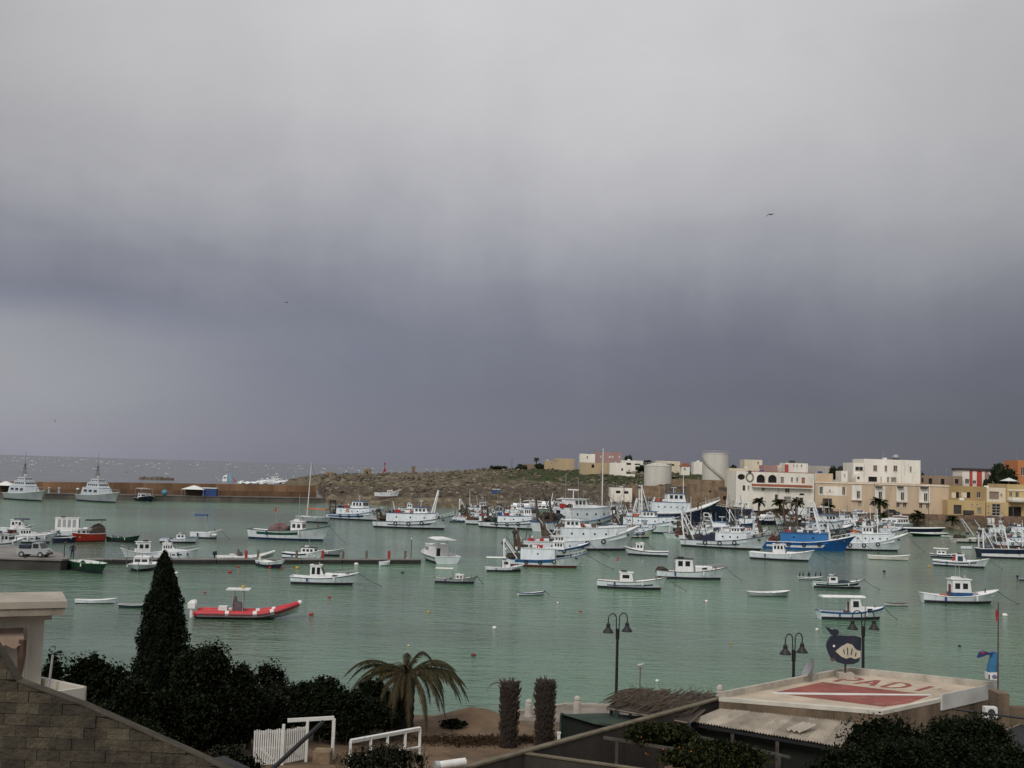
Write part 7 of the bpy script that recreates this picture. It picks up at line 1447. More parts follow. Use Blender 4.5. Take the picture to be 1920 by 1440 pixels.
# drooping palm
palm_g = foliage_mat('palm_leaf', (.010, .011, .005), (.055, .048, .022)); palm_b = foliage_mat('dry_palm_leaf', (.018, .014, .007), (.075, .060, .030))
px_, Yp = 757, 50.5; PX = X_at(px_, Yp); zg = near_z(PX, Yp); e = thing('date_palm', 'short date palm with drooping dry fronds at the shore', 'palm', (PX, Yp, zg)); zc = atd(760, 1266, Yp).z-zg
mb = MB(); rings = []
for i in range(15):
    t = i/14; r_ = .44-.06*t+(.04 if i % 2 else 0); rings.append([(r_*math.cos(a)+.05*t, r_*math.sin(a), zc*t-.2) for a in [k*2*math.pi/12 for k in range(12)]])
mb.ring_loft(rings).build('trunk', M('palm_trunk', (.03, .022, .015), .95, .4, 5, bump=.8), e)
fm = []
for k in range(7): fm.append(frond_mesh('frond', 1.0, [.78, .98, 1.0, 1.2, .85, 1.05, 1.35][k], [.85, .9, .7, .55, .6, 1.0, .4][k], .115, palm_g if k in (0, 1, 4, 5) else palm_b, 50, .75, k+20, .0105))
random.seed(31)
angs = [(-178, 0, 3.7), (-170, 4, 3.5), (172, 1, 3.2), (160, 2, 3.0), (-150, 3, 3.0), (-135, 6, 2.9), (-120, 2, 2.7), (-100, 3, 2.9), (-80, 6, 3.0), (-62, 3, 3.0), (-45, 2, 3.1), (-30, 5, 3.2), (-18, 1, 3.4), (-8, 1, 3.6), (0, 0, 3.6), (6, 2, 3.3), (14, 5, 3.4), (25, 1, 3.0), (40, 2, 2.9), (60, 6, 2.7), (85, 3, 2.7), (110, 1, 2.6), (135, 5, 2.7), (150, 6, 2.8), (-160, 6, 2.9), (-110, 6, 2.6), (-25, 6, 2.8), (-55, 6, 2.6), (-90, 2, 2.2), (-140, 2, 2.3)]
for a, k, L in angs: mo('frond', fm[k], e, (.05, 0, zc), (0, R(random.uniform(-8, 6)), R(a)), (L*random.uniform(.85, 1.05), L*1.1, L*random.uniform(.75, 1.15)))
for k in range(7):
    a_ = k*137.5+random.uniform(-12, 12); L = random.uniform(2.6, 3.4); mo('frond', fm[(0, 1, 4, 5, 3)[k % 5]], e, (.05, 0, zc), (0, R(random.uniform(-22, 4)), R(a_)), (L, L*1.1, L))
for k in range(9):
    a = random.uniform(0, 6.28); mo('young_frond', fm[2], e, (.05, 0, zc), (0, R(random.uniform(-75, -45)), a), (1.0, 1.0, 1.0))
MB().ball((-.05, -.62, zc-.16), (.22, .2, .24), 10, 7, .5, 3, 4).build('fruit_cluster', M('rust_red_fruit', (.22, .04, .015), .8, .3, 8, bump=.6), e)
# headless palm trunks
for px, yb, yt, hw, lab in ((955, 1387, 1279, 19, 'left of two headless palm trunks, with one dry frond at its top'), (1022, 1392, 1276, 20, 'right of two headless palm trunks, beside the green canvas')):
    Yv = 47.8; X0 = X_at(px, Yv); zg = near_z(X0, Yv); H = atd(px, yt, Yv).z-zg; r0 = hw*Yv/FPX; e = thing('palm_stump', lab, 'palm trunk', (X0, Yv, zg))
    tm = M('stub_covered_trunk', (.03, .021, .015), .95, .4, 6, bump=.9)
    MB().ring_loft([[(r0*f*.86*math.cos(a), r0*f*.86*math.sin(a), H*t) for a in [k*2*math.pi/14 for k in range(14)]] for t, f in ((-.08, .85), (.1, .88), (.4, .9), (.7, 1.0), (.95, 1.02), (1.0, .8))]).build('trunk', tm, e)
    mb = MB()
    for j in range(22):
        for k in range(15):
            a = (k+.5*(j % 2))*2*math.pi/15+random.gauss(0, .16); t = min(1, max(0, j/21+random.gauss(0, .02))); rr_ = r0*np.interp(t, [0, .5, .9, 1], [.86, .92, 1.0, .9]); c = Vector((rr_*math.cos(a)*.9, rr_*math.sin(a)*.9, H*t)); d = Vector((math.cos(a), math.sin(a), 1.3)).normalized()
            mb.cyl(c, c+d*random.uniform(.04, .2), random.uniform(.03, .06), .02, 4)
    for j in range(40):
        a = random.uniform(0, 6.28); q = r0*random.uniform(.1, .8); c = Vector((q*math.cos(a), q*math.sin(a), H*.97)); mb.cyl(c, c+Vector((math.cos(a)*.1, math.sin(a)*.1, random.uniform(.05, .16))), .04, .012, 4)
    so_ = mb.build('leaf_stubs', M('pale_leaf_stub', (.05, .034, .022), .95, .4, 5), e); tag(so_, kind='stuff')
    if px == 955: mo('dry_frond', fm[6], e, (-r0*.7, 0, H*.97), (0, R(-12), R(180)), (.85, .85, .75))
    else: mo('dry_frond', fm[6], e, (-r0*.6, -.1, H*.9), (0, R(35), R(200)), (.8, .5, .8))
# seaweed heaps and beach stones
P = []
for i in range(5200):
    px = random.gauss(900, 60); Yv = 48.8+random.gauss(0, .45)+.004*(px-900); x = X_at(px, Yv); P.append((x, Yv, near_z(x, Yv)+abs(random.gauss(0, .06))))
o = leaves('seaweed', P, .16, foliage_mat('dry_seaweed', (.02, .013, .008), (.07, .045, .025)), None, sq=.25); tag(o, 'dark band of dry seaweed on the small beach', 'seaweed', kind='stuff')
# white fences
whf = M('white_fence_paint', (.66, .66, .63), .7, .08, 2, dirt=(.3, .25, .18), dirtamt=.3)
def picket_panel(e, A, Bq, zb, H, n, cross=True, gate=True):
    d = Bq-A
    for i in range(n):
        p = A+d*((i+.5)/n); ph = H*(.96+.06*math.sin(i*1.3)*.3)
        MB().obox((p.x, p.y, zb+ph/2+.06), (.055, .025, ph)).build('picket', whf, e)
    ang = math.atan2(d.y, d.x)
    for f in (.1, .5, .93) if gate else (.93,):
        c = A+d*.5; MB().obox((c.x, c.y+.04, zb+H*f), (d.length, .04, .09), ang).build('rail', whf, e)
    if cross:
        c = A+d*.5; MB().obox((c.x, c.y-.03, zb+H*.33), (d.length*.55, .03, .08), ang, R(42)).build('brace', whf, e)
Yg = 42.6; zg = near_z(X_at(530, Yg), Yg)-.02
e = thing('picket_gate', 'white double picket gate standing half open before the shrubs', 'gate', (0, 0, 0))
picket_panel(e, Vector((X_at(478, Yg-.4), Yg-.4, 0)), Vector((X_at(532, Yg), Yg, 0)), zg, 1.32, 13); picket_panel(e, Vector((X_at(535, Yg), Yg, 0)), Vector((X_at(577, Yg+.8), Yg+.8, 0)), zg, 1.28, 11)
for px, dy in ((533.5, 0), (578, .8)): MB().box(X_at(px, Yg+dy)-.05, X_at(px, Yg+dy)+.05, Yg+dy-.06, Yg+dy+.04, zg-.2, zg+1.5).build('gate_post', whf, e)
e = thing('white_rail_fence', 'white rail fence section right of the picket gate', 'fence', (0, 0, 0)); a = Vector((X_at(540, 43.6), 43.6, zg+1.42)); b = Vector((X_at(627, 44.0), 44.0, zg+1.48))
MB().tube([a, b], .09, 4).build('top_rail', whf, e); MB().box(b.x-.06, b.x+.06, b.y-.06, b.y+.06, zg-.2, zg+1.45).build('post', whf, e)
e = thing('white_rail_fence', 'white rail fence with leaning rails in front of the palm', 'fence', (0, 0, 0)); a = Vector((X_at(660, 42), 42, atd(660, 1390, 42).z)); b = Vector((X_at(789, 44.5), 44.5, atd(789, 1366, 44.5).z))
MB().tube([a, b], .09, 4).build('top_rail', whf, e); MB().tube([a-Vector((0, 0, .62)), b-Vector((0, 0, .72))], .06, 4).build('lower_rail', whf, e)
for f in (0, .28, .52, .78, 1.0): p = a.lerp(b, f); MB().box(p.x-.05, p.x+.05, p.y-.05, p.y+.05, near_z(p.x, p.y)-.2, p.z-.02).build('post', whf, e)
e = thing('leaning_pole', 'dark thick pole leaning diagonally at the bottom centre left', 'pole', (0, 0, 0)); MB().tube([atd(500, 1452, 38), atd(606, 1353, 40.2)], .075, 8).build('shaft', blackm, e)
e = thing('garden_wall', 'low sandy stone wall below the picket gate', 'wall', (0, 0, 0)); wall_seg('masonry', Vector((X_at(470, 40.3), 40.3, 0)), Vector((X_at(640, 41.8), 41.8, 0)), .25, 1.0, zg+.02, M('sandy_stone', (.25, .18, .11), .95, .3, 2, bump=.6, dirt=(.08, .06, .04), dirtamt=.5), e, zg+.1)
e = thing('sand_ledge', 'pale sandy step right of the picket gate', 'step', (0, 0, 0)); MB().box(X_at(590, 43), X_at(622, 43), 43, 43.7, 1, zg+.42).build('masonry', M('sandy_stone', (.25, .18, .11), .95), e)
e = thing('black_roof_ridge', 'dark felt roof ridge at the foot of the block wall', 'roof', (0, 0, 0)); r1 = atd(325, 1440, 30); r2 = atd(395, 1422, 31); r3 = atd(470, 1440, 30.5); MB().add([r1, r2, r3, r1-Vector((0, 0, .6)), r3-Vector((0, 0, .6)), r2+Vector((0, 1.5, -.3))], [(0, 1, 2), (0, 2, 4, 3), (0, 1, 5), (1, 2, 5), (0, 5, 3), (2, 5, 4)]).build('felt', M('roof_felt', (.02, .02, .022), .9, .3, 2), e)
# promenade bollards
for px, yb, yt, lab in ((991, 1347, 1311, 'white stone bollard between the two palm trunks'), (1082, 1338, 1305, 'white stone bollard right of the palm trunks'), (1349, 1300, 1284, 'white bollard top at the corner of the flat roof')):
    Yv = 54.2 if px < 1300 else 56.5; X0 = X_at(px, Yv); H = atd(px, yt, Yv).z-1.3; e = thing('stone_bollard', lab, 'bollard', (X0, Yv, 1.3), 0, 'white stone bollards on the promenade'); MB().lathe([(.19, 0), (.17, H*.75), (.14, H*.8), (.17, H*.85), (.14, H*.95), (.05, H)], n=12).build('shaft', M('white_stone', (.46, .43, .38), .9, .15, 3), e); MB().lathe([(.26, 0), (.26, .12), (.2, .14)], n=12).build('base', conc, e)
# street lamps
lampm = M('black_lamp_paint', (.012, .012, .014), .5, .3, 3)
def street_lamp(label, px, ytop, Yv, rot, hs=.56):
    X0 = X_at(px, Yv, ytop+60); zb = 1.36; zt = atd(px, ytop, Yv).z; H = zt-zb; e = thing('street_lamp', label, 'street lamp', (X0, Yv, zb), rot, 'twin-headed black street lamps on the promenade')
    MB().lathe([(.13, 0), (.12, .5), (.075, .55), (.065, H-1.25), (.09, H-1.22), (.10, H-.75), (.06, H-.72)], n=12).build('column', lampm, e)
    MB().lathe([(.2, 0), (.2, .12), (.14, .2)], n=12).build('base', lampm, e)
    for sd in (-1, 1):
        pts = [(sd*.07, 0, H-.95), (sd*.09, 0, H-.45)]+[(sd*(.09+(hs-.09)/2*(1-math.cos(a))), 0, H-.25+.25*math.sin(a)) for a in [k*math.pi/9 for k in range(10)]]+[(sd*hs, 0, H-.42)]
        MB().tube(pts, .028, 6).build('arm', lampm, e)
        hd = MB().lathe([(.03, -.40), (.05, -.45), (.095, -.50), (.10, -.64), (.14, -.70), (.26, -.86), (.265, -.90), (.2, -.88), (.02, -.80)], (sd*hs, 0, H), 16).build('lamp_head', lampm, e); MB().ball((sd*hs, 0, H-.85), (.09, .09, .07), 10, 6).build('bulb', M('unlit_bulb', (.35, .35, .32), .3), hd, smooth=True)
street_lamp('twin-headed black street lamp beside the thatched roof', 1157.5, 1150, 55, R(30)); street_lamp('twin-headed black street lamp beside the satellite dish', 1488, 1188, 51.8, R(36), .58); street_lamp('twin-headed black street lamp behind the whale sign', 1618.5, 1145, 55, R(10))
e = thing('thin_pole', 'thin pole with a gull on top behind the thatched roof', 'pole', (X_at(1200, 53, 1280), 53, 1.36)); zt = atd(1200, 1253, 53).z; MB().cyl((0, 0, 0), (0, 0, zt-1.36), .03).build('shaft', woodgrey, e); bx('perch', woodgrey, e, -.12, .12, -.05, .05, zt-1.36, zt-1.33)
perched('white gull perched on the thin pole', (X_at(1200, 53, 1280), 53, zt+.03), R(10), .62, gull_w)

# thatched shelter
e = thing('thatched_shelter', 'brown palm-thatched shelter roof beside the promenade', 'shelter', (0, 0, 0)); thm = M('dry_thatch', (.085, .062, .042), .95, .45, 5, bump=.5)
FL, BLc, BR, FR = [atd(*q) for q in ((1138, 1321, 46.5), (1183, 1291, 48.8), (1347, 1302, 48.8), (1292, 1348, 44.6))]
mb = MB()
for i in range(420):
    u = random.random(); v0 = random.uniform(-.04, .55); v1 = v0+random.uniform(.35, .6); lift = Vector((0, 0, random.uniform(.0, .10)))
    fp = lambda u_, v_: (BLc.lerp(BR, u_)).lerp(FL.lerp(FR, u_), v_)
    a = fp(u, v0)+lift; b = fp(u+random.gauss(.0, .05)-.06, v1)+Vector((0, 0, random.uniform(-.04, .06))); d = (b-a).cross(Vector((0, 0, 1))).normalized()*random.uniform(.015, .045)
    mb.add([a-d, a+d, b+d*.4, b-d*.4, (a+b)/2+Vector((0, 0, .05))], [(0, 1, 4), (1, 2, 4), (2, 3, 4), (3, 0, 4), (0, 3, 2, 1)])
for i in range(26):
    u = random.random(); a = BLc.lerp(BR, u); mb.tube([a, a+Vector((random.gauss(0, .25), 0, random.uniform(.1, .35)))], [.014, .005], 4)
o = mb.build('thatch', thm, e, fix=False); tag(o, kind='stuff')
dn = Vector((0, 0, -.09)); MB().add([FL+dn, BLc+dn, BR+dn, FR+dn, FL+dn*1.4, BLc+dn*1.4, BR+dn*1.4, FR+dn*1.4], [(0, 1, 2, 3), (7, 6, 5, 4), (0, 1, 5, 4), (1, 2, 6, 5), (2, 3, 7, 6), (3, 0, 4, 7)]).build('matting', M('dark_matting', (.05, .038, .028), .95), e)
postm = M('green_post_paint', (.025, .045, .042), .7, .2, 3)
for P_ in (FL.lerp(BLc, .12).lerp(FR, .02), FL.lerp(FR, .12), BLc, BR, FR): MB().box(P_.x-.06, P_.x+.06, P_.y-.06, P_.y+.06, 1.2, P_.z-.13).build('post', postm, e)
for a, b in ((FL, FR), (BLc, BR), (FL, BLc), (FR, BR)): MB().tube([a-Vector((0, 0, .16)), b-Vector((0, 0, .16))], .05, 5).build('beam', woodgrey, e)
# green canvas shelter
e = thing('green_canvas_shelter', 'dark green canvas shelter with black open front right of the palm trunks', 'canopy', (0, 0, 0)); gcm = M('green_canvas', (.022, .042, .026), .85, .25, 1.5, bump=.2)
q = [atd(1052, 1339, 46.2), atd(1140, 1337, 47.8), atd(1325, 1353, 46.5), atd(1185, 1366, 43.8)]
mid = (q[0]+q[3])/2-Vector((0, 0, .12))
MB().add([q[0], q[1], q[2], q[3], mid], [(0, 1, 2, 4), (4, 2, 3)]).build('canvas_roof', gcm, e)
for a, b in ((q[0], q[1]), (q[1], q[2])): MB().add([a, b, (b.x, b.y, 1.3), (a.x, a.y, 1.3)], [(0, 1, 2, 3)]).build('canvas_side', gcm, e)
dk = M('dark_shade_sheet', (.008, .012, .009), .9); MB().add([q[0]+Vector((0, .3, 0)), mid+Vector((0, .3, 0)), q[3]+Vector((0, .3, 0)), (q[3].x, q[3].y+.3, 1.3), (q[0].x, q[0].y+.3, 1.3)], [(0, 1, 2, 3, 4)]).build('open_front_shade', dk, e)  # near-black sheet stands in for the shade behind the open front
for P_ in (q[0], q[3]): MB().cyl((P_.x, P_.y, 1.2), (P_.x, P_.y, P_.z), .05, n=8).build('pole', postm, e)
e = thing('white_post', 'white painted post at the left corner of the green canvas', 'post', (X_at(1049, 46), 46, 1.45)); MB().box(-.06, .06, -.06, .06, 0, 1.05).build('shaft', whf, e); MB().box(-.08, .08, -.08, .08, 1.05, 1.1).build('cap', whf, e)

# courtyard walls
cw = M('grey_courtyard_concrete', (.040, .035, .029), .95, .3, 1.0, bump=.3, streak=True, dirt=(.04, .035, .03), dirtamt=.6)
cwt = M('courtyard_wall_cap', (.15, .125, .085), .95, .25, 2, bump=.3)
e = thing('courtyard_wall', 'long grey courtyard wall running to the flat-roofed building', 'wall', (0, 0, 0))
W0 = at(810, 1460, 3.7); W1 = at(1350, 1312, 3.7); W0.z = W1.z = 0
wall_seg('wall', W0, W1, .18, 1.0, 3.7, cw, e); d = (W1-W0).normalized(); n_ = Vector((-d.y, d.x, 0)); wall_seg('cap', W0-n_*.04, W1-n_*.04, .26, 3.703, 3.77, cwt, e)
e = thing('courtyard_wall', 'second grey courtyard wall cutting across the lower edge', 'wall', (0, 0, 0)); a = at(985, 1411, 3.68); b = at(1260, 1449, 3.68); a.z = b.z = 0; wall_seg('wall', b, a, .16, 1.5, 3.66, cw, e); wall_seg('cap', b, a, .2, 3.663, 3.71, cwt, e)
bm = M('weathered_beam', (.07, .06, .05), .9, .3, 3, bump=.3); bml = M('lit_beam_pale_edge', (.24, .20, .14), .9, .2, 3)  # paler tone puts the light on the end beam; also colours the shed edge
for i, (a, b, mt, r_, lab) in enumerate(((((1132, 1383), (1394, 1426)), None, bm, .07, 'dark beam crossing the flowering vine'), (((1287, 1376), (1482, 1420)), None, bm, .06, 'thin dark beam below the corrugated roof edge'), (((1362, 1444), (1418, 1415)), None, bml, .07, 'beam end coloured as lit, sticking up at the bottom edge'))):
    P0, P1 = at(*a[0], 3.6), at(*a[1], 3.6); e = thing('pergola_beam', lab, 'beam', (0, 0, 0)); MB().tube([P0, P1], r_, 4).build('timber', mt, e); 
    for P_ in (P0.lerp(P1, .1), P0.lerp(P1, .9)): MB().box(P_.x-.05, P_.x+.05, P_.y-.05, P_.y+.05, 2.0, 3.56).build('post', bm, e)
e = thing('white_pipe', 'thick white pipe lying on the courtyard wall at the bottom', 'pipe', (0, 0, 0)); a, b = atd(816, 1436, 34.9), atd(872, 1428, 35.4); MB().tube([a, b], .12, 12).build('pipe', whitepl, e); MB().tube([a-(b-a).normalized()*.02, a+(b-a).normalized()*.12], .14, 12).build('collar', galv, e)

# flat-roofed dive centre with painted flag
e = thing('flat_roofed_building', 'flat-roofed building with a red flag and letters painted on its cream roof', 'building', (0, 0, 0)); ZR = 4.0; ZP = 4.26
cor = [at(px, py, zq) for px, py, zq in ((1348, 1297, ZP), (1590, 1250, ZP), (1868, 1278, ZP), (1655, 1333, ZR+.03))]
roofm = M('cream_painted_roof', (.50, .42, .32), .9, .16, .5, bump=.1, dirt=(.27, .20, .13), dirtamt=.5); pars = M('parapet_render', (.46, .42, .36), .9, .2, 1.2, bump=.3, dirt=(.16, .12, .09), dirtamt=.5); wallm = M('brown_stained_wall', (.17, .125, .085), .95, .35, 1.0, bump=.5, streak=True, dirt=(.05, .04, .03), dirtamt=.6)
cen = sum(cor, Vector())/4; edgem = M('white_roof_edge', (.58, .55, .48), .9, .12, 1.2)
def inset(p, t): d = (cen-p); d.z = 0; return p+d.normalized()*t
outer = [Vector((p.x, p.y, 0)) for p in cor]; inn = [inset(p, .34) for p in outer]
MB().prism([(p.x, p.y) for p in [inset(p, .02) for p in outer]], 'z', .8, ZR-.05).build('walls', wallm, e)
MB().prism([(p.x, p.y) for p in inn], 'z', ZR-.04, ZR).build('roof', roofm, e)
for i in range(4):
    j = (i+1) % 4; MB().prism([(outer[i].x, outer[i].y), (outer[j].x, outer[j].y), (inn[j].x, inn[j].y), (inn[i].x, inn[i].y)], 'z', ZR-.12, ZP if i < 2 else ZR+.03).build('parapet', pars if i < 2 else edgem, e)
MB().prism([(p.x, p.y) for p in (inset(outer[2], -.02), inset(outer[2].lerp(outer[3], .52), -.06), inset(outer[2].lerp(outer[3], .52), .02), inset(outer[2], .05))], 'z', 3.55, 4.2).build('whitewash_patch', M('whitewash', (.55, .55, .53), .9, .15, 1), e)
redp = M('faded_red_roof_paint', (.27, .075, .060), .9, .22, .8, dirt=(.45, .33, .24), dirtamt=.35); whp = M('white_roof_paint', (.66, .64, .60), .9, .1, 1)
def roofpoly(name, pts, mat, z): return MB().add([at(1440+x/4, 1160+y/4, z) for x, y in pts], [tuple(range(len(pts)))]).build(name, mat, e)
roofpoly('painted_flag', [(62, 549), (410, 475), (1120, 560), (1000, 563), (560, 556), (80, 553)], redp, ZR+.004)
roofpoly('painted_flag', [(140, 569), (560, 574), (1000, 576), (1212, 578), (1060, 634), (870, 660), (800, 652), (480, 612)], redp, ZR+.004)
roofpoly('painted_stripe', [(20, 551), (560, 557), (1000, 564), (1220, 566), (1230, 576), (1000, 575), (560, 573), (60, 565)], whp, ZR+.0045)
def LP(u, v): return (500+u*620+v*118, 471+u*70-v*33)
def stroke(pts, w=.16, closed=False):
    out = []
    for (u0, v0), (u1, v1) in zip(pts[:-1], pts[1:]):
        du, dv = (u1-u0)*620, (v1-v0)*300; L = math.hypot(du, dv); nu, nv = -dv/L*w/2*110/620, du/L*w/2*110/300
        out.append([(u0+nu, v0+nv), (u1+nu, v1+nv), (u1-nu, v1-nv), (u0-nu, v0-nv)])
    return out
letters = {'P': [[(0.0, 0), (0.0, 1)], [(0.0, 1), (.12, 1), (.16, .85), (.16, .6), (.12, .45), (0, .45)]], 'A': [[(.24, 0), (.34, 1)], [(.34, 1), (.45, 0)], [(.29, .35), (.40, .35)]], 'D': [[(.57, 0), (.57, 1)], [(.57, 1), (.68, 1), (.77, .72), (.77, .3), (.68, 0), (.57, 0)]], 'I': [[(.99, 0), (.99, 1)]]}
zz = ZR+.004
for ch, strokes in letters.items():
    mb = MB()
    for s_ in strokes:
        for qd in stroke(s_, .36): 
            mb.add([at(1440+LP(u, v)[0]/4, 1160+LP(u, v)[1]/4, zz) for u, v in qd], [(0, 1, 2, 3)]); zz += .0002
    mb.build('painted_letter', redp, e)
MB().add([at(1440+x/4, 1160+y/4, ZR+.004) for x, y in ((1275, 528), (1303, 522), (1308, 525), (1280, 531))], [(0, 1, 2, 3)]).build('painted_mark', redp, e)
# lean-to with corrugated sheets
e = thing('corrugated_lean_to', 'pale corrugated lean-to roof in front of the flat-roofed building', 'roof', (0, 0, 0)); sheetm = [M('corrugated_sheet_'+c, tuple(v*f for v in (.38, .335, .275)), .85, .2, 1.2, dirt=(.14, .11, .08), dirtamt=.5) for c, f in (('a', 1), ('b', .85), ('c', 1.15))]
bl0, bl1 = Vector((outer[0].x+.05, outer[0].y-.1, 3.6)), Vector((outer[3].x-.9, outer[3].y+.25, 3.5)); fr0, fr1 = at(1293, 1352, 3.15), at(1575, 1400, 3.05)
ns_ = 9
for i in range(ns_):
    u0, u1 = i/ns_, (i+1.04)/ns_; n = 12; vs_ = []
    for j in range(n*2+1):
        u = lerp(u0, u1, j/(2*n)); zo = .035*math.sin(j*math.pi/2*1.0)+.012*(i % 2); a = bl0.lerp(bl1, u); b = fr0.lerp(fr1, u); vs_ += [(a.x, a.y, a.z+zo), (b.x, b.y, b.z+zo+random.gauss(0, .004))]
    MB().add(vs_, [(2*j, 2*j+2, 2*j+3, 2*j+1) for j in range(2*n)]).build('corrugated_sheet', sheetm[(i*2) % 3], e)
lo = atd(1463, 1372, 43.6); mb = MB(); ax = (fr1-fr0).normalized(); bx_ = (bl0-fr0).normalized(); c0 = fr0.lerp(fr1, .62).lerp(bl0.lerp(bl1, .62), .18)+Vector((0, 0, .13)); vs_ = []
for j in range(13): p_ = c0+ax*(j/12*.62); zo = .05*math.sin(j*math.pi/2); vs_ += [p_+Vector((0, 0, zo)), p_+bx_*.8+Vector((0, 0, zo))]
mb.add(vs_, [(2*j, 2*j+2, 2*j+3, 2*j+1) for j in range(12)]).build('loose_sheet', M('pale_loose_sheet', (.42, .38, .32), .85, .15, 2), e)
MB().tube([fr0-Vector((0, 0, .12)), fr1-Vector((0, 0, .12))], .08, 4).build('front_beam', blackm, e)
for u in (.02, .3, .6, .95): P_ = fr0.lerp(fr1, u); MB().box(P_.x-.06, P_.x+.06, P_.y-.06, P_.y+.06, 1.4, P_.z-.2).build('post', bm, e)
a, b = fr0.lerp(fr1, .0)+Vector((.1, .4, -1.7)), fr1+Vector((0, .6, -1.6)); MB().add([a, b, b+Vector((0, 0, 1.35)), a+Vector((0, 0, 1.35))], [(0, 1, 2, 3)]).build('lean_to_shade', dk, e)  # added near-black sheet in place of the shade below the lean-to
# whale sign
e = thing('whale_sign', 'dark blue whale-shaped wooden sign with white belly on the flat roof', 'sign', (0, 0, 0)); YS_ = 51.9
def sg(x, y): p = atd(1440+x/4, 1160+y/4, YS_); return (p.x, p.z)
body = [(445, 170), (470, 132), (530, 124), (600, 129), (650, 128), (696, 140), (694, 200), (692, 262), (678, 318), (640, 338), (580, 341), (520, 326), (472, 296), (448, 240), (439, 200)]
whm = M('whale_navy_paint', (.012, .018, .04), .6, .3, 2, dirt=(.06, .06, .07), dirtamt=.4); cream = M('whale_belly_paint', (.50, .46, .36), .7, .12, 2)
MB().prism([sg(*p) for p in body], 'y', YS_-.10, YS_+.10).build('body', whm, e); MB().prism([sg(*p) for p in [(432, 60), (452, 66), (478, 84), (505, 76), (526, 86), (530, 108), (508, 126), (478, 124), (460, 100), (446, 84)]], 'y', YS_-.08, YS_+.08).build('tail_fluke', whm, e)
bl = MB().prism([sg(*p) for p in [(500, 242), (540, 208), (590, 181), (625, 192), (648, 222), (668, 236), (690, 238), (686, 284), (650, 300), (612, 287), (580, 297), (545, 282)]], 'y', YS_-.13, YS_-.103).build('belly', cream, e)
for x0, y0, x1, y1 in ((560, 225, 566, 262), (588, 212, 592, 270), (624, 222, 616, 268), (654, 250, 648, 280)):
    a, b = sg(x0, y0), sg(x1, y1); MB().tube([(a[0], YS_-.135, a[1]), (b[0], YS_-.135, b[1])], .025, 4).build('throat_groove', whm, bl)
a = sg(489, 202); MB().cyl((a[0], YS_-.13, a[1]), (a[0], YS_-.103, a[1]), .055, n=10).build('eye', whitepl, e)
MB().prism([sg(*p) for p in [(464, 285), (500, 300), (480, 320), (462, 305)]], 'y', YS_-.12, YS_-.103).build('fin', rustm, e)
a = sg(580, 345); MB().cyl((a[0], YS_, ZR-.02), (a[0], YS_, a[1]+.2), .045).build('post', steel, e); MB().box(a[0]-.35, a[0]+.35, YS_-.25, YS_+.25, ZR, ZR+.25).build('base_block', pars, e)
# satellite dish
e = thing('satellite_dish', 'grey satellite dish at the back edge of the flat roof', 'dish', (X_at(1524, 50.5), 50.8, 3.7)); mb = MB(); prof = [(.02, 0), (.2, .03), (.4, .11), (.52, .2)]
dm = Matrix.Rotation(R(-62), 3, 'Y') @ Matrix.Rotation(0, 3, 'X'); rings = [[tuple(dm @ Vector((r_*math.cos(a), r_*math.sin(a), z_))+Vector((0, 0, .75))) for a in [k*2*math.pi/18 for k in range(18)]] for r_, z_ in prof]
mb.ring_loft(rings, cap=False).build('reflector', M('dish_grey', (.28, .29, .30), .6, .1, 2), e, smooth=True); MB().cyl((.1, 0, -1.5), (.05, 0, .7), .035).build('mast', galv, e); MB().tube([(-.05, 0, .45), (-.5, 0, .55), (-.62, 0, .85)], .02, 5).build('feed_arm', galv, e)
# flagpole and blue fish figure
e = thing('flagpole', 'thin flagpole with a faded red pennant at the right', 'flagpole', (X_at(1870, 49.6, 1220), 49.6, 1.3)); zt = atd(1870, 1130, 49.6).z-1.3; MB().tube([(0, 0, 0), (.05, 0, zt)], [.045, .025], 7).build('pole', M('rusty_pole', (.09, .06, .06), .7), e)
MB().add([(.04, 0, zt-.25), (-.07, .03, zt-.40), (-.05, .01, zt-.85), (.04, 0, zt-.75), (-.0, .04, zt-.55)], [(0, 1, 4), (1, 2, 4), (2, 3, 4), (3, 0, 4)]).build('pennant', redpl, e)
e = thing('fish_figure', 'blue painted fish-tail figure on a white base beside the flagpole', 'statue', (0, 0, 0)); YS_ = 49.8; fb_ = M('sky_blue_paint', (.04, .17, .33), .5, .25, 2); 
MB().prism([sg(*p) for p in [(1645, 402), (1655, 345), (1668, 300), (1678, 262), (1700, 248), (1720, 255), (1716, 400)]], 'y', YS_-.14, YS_+.14).build('body', fb_, e)
MB().prism([sg(*p) for p in [(1570, 292), (1588, 250), (1620, 240), (1660, 256), (1695, 246), (1715, 262), (1680, 275), (1640, 268), (1605, 282)]], 'y', YS_-.10, YS_+.10).build('tail', M('dark_blue_paint', (.015, .04, .15), .5, .25, 2), e)
MB().prism([sg(*p) for p in [(1590, 252), (1612, 240), (1622, 256), (1600, 266)]], 'y', YS_-.12, YS_-.103).build('red_spot', redpl, e)
MB().prism([sg(*p) for p in [(1638, 400), (1714, 398), (1714, 458), (1640, 450)]], 'y', YS_-.18, YS_+.18).build('base', whitepl, e)
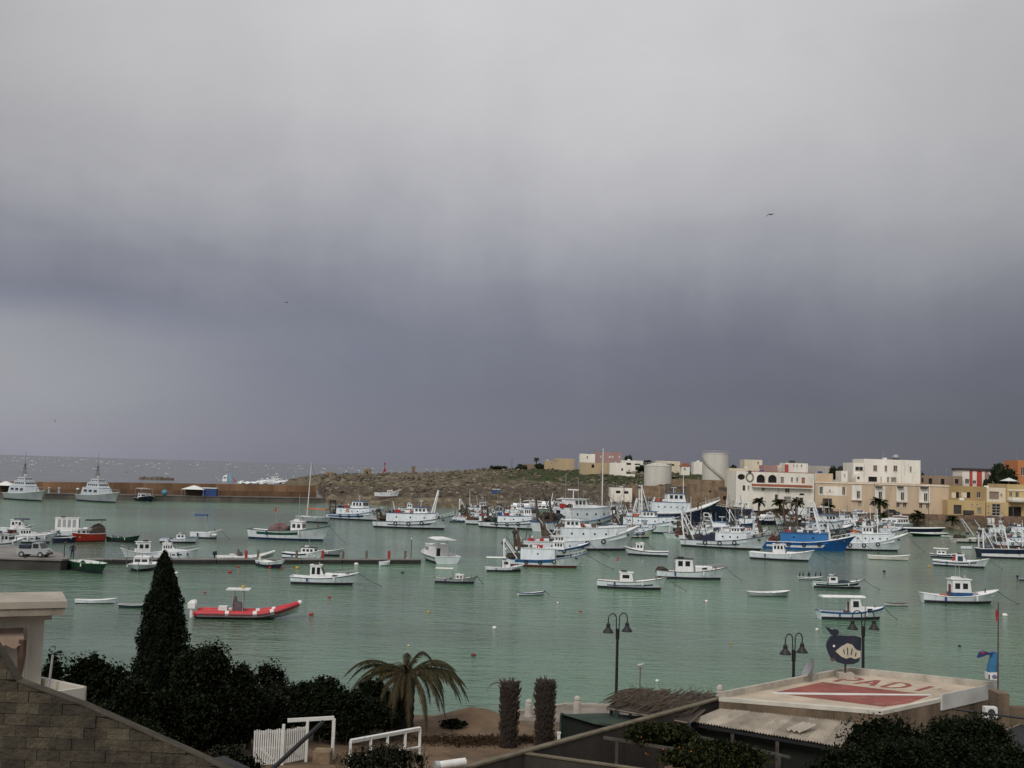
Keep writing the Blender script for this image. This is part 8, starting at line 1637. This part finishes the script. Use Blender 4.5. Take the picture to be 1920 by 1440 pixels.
MB().prism([sg(*p) for p in [(1664, 425), (1685, 412), (1704, 425), (1700, 442), (1675, 444)]], 'y', YS_-.2, YS_-.183).build('blue_badge', fb_, e); MB().prism([sg(*p) for p in [(1676, 424), (1692, 420), (1698, 432), (1682, 438)]], 'y', YS_-.215, YS_-.203).build('pink_badge', M('pink_paint', (.5, .12, .2), .6), e)
for i in range(3): a = sg(1645, 418+i*12); MB().box(a[0]-.03, a[0]+.03, YS_-.195, YS_-.183, a[1]-.03, a[1]+.03).build('dark_mark', blackm, e)
# right edge walls
e = thing('brown_corner_wall', 'brown corner wall stepping down at the right of the flat roof', 'wall', (0, 0, 0)); wl = [at(1872, 1297, 3.6), at(1888, 1300, 3.6)]
MB().box(X_at(1868, 48.5), X_at(1889, 48.5), 48.3, 49.3, .8, atd(1878, 1299, 48.5).z).build('pier', wallm, e); MB().box(X_at(1889, 48.5)+.003, X_at(1990, 48.5), 48.4, 48.8, .8, atd(1900, 1325, 48.5).z).build('wall', wallm, e)
e = thing('wall_mounted_fan_unit', 'white air conditioner unit on the wall behind the large shrub', 'air conditioner', (X_at(1856, 45.5), 45.5, atd(1856, 1345, 45.5).z)); bx('casing', whitepl, e, -.24, .24, -.15, .15, 0, .42); MB().cyl((0, -.17, .21), (0, -.153, .21), .15, n=14).build('fan_grille', steel, e); bx('bracket', galv, e, -.24, .24, -.1, .15, -.06, -.003); bx('pedestal', wallm, e, -.2, .2, -.1, .12, -2.6, -.063)
e = thing('cable_beam', 'dark beam slanting across the lower right corner', 'beam', (0, 0, 0)); MB().tube([atd(1785, 1329, 44), atd(1960, 1352, 42)], .045, 5).build('timber', blackm, e)
e = thing('shed_roof', 'dark shed roof with pale edge in the right corner', 'roof', (0, 0, 0)); a, b, c, d_ = at(1868, 1376, 2.9), at(1990, 1328, 2.9), at(2050, 1400, 2.7), at(1930, 1470, 2.7); MB().add([a, b, c, d_], [(0, 1, 2, 3)]).build('felt', M('roof_felt', (.02, .02, .022), .9, .3, 2), e); MB().tube([a, b], .035, 4).build('edge', bml, e)
for P_ in (a, b, c, d_): MB().box(P_.x-.05, P_.x+.05, P_.y-.05, P_.y+.05, 1.2, P_.z-.02).build('post', bm, e)
for o in scene.objects:
    if '_L' in o: del o['_L']
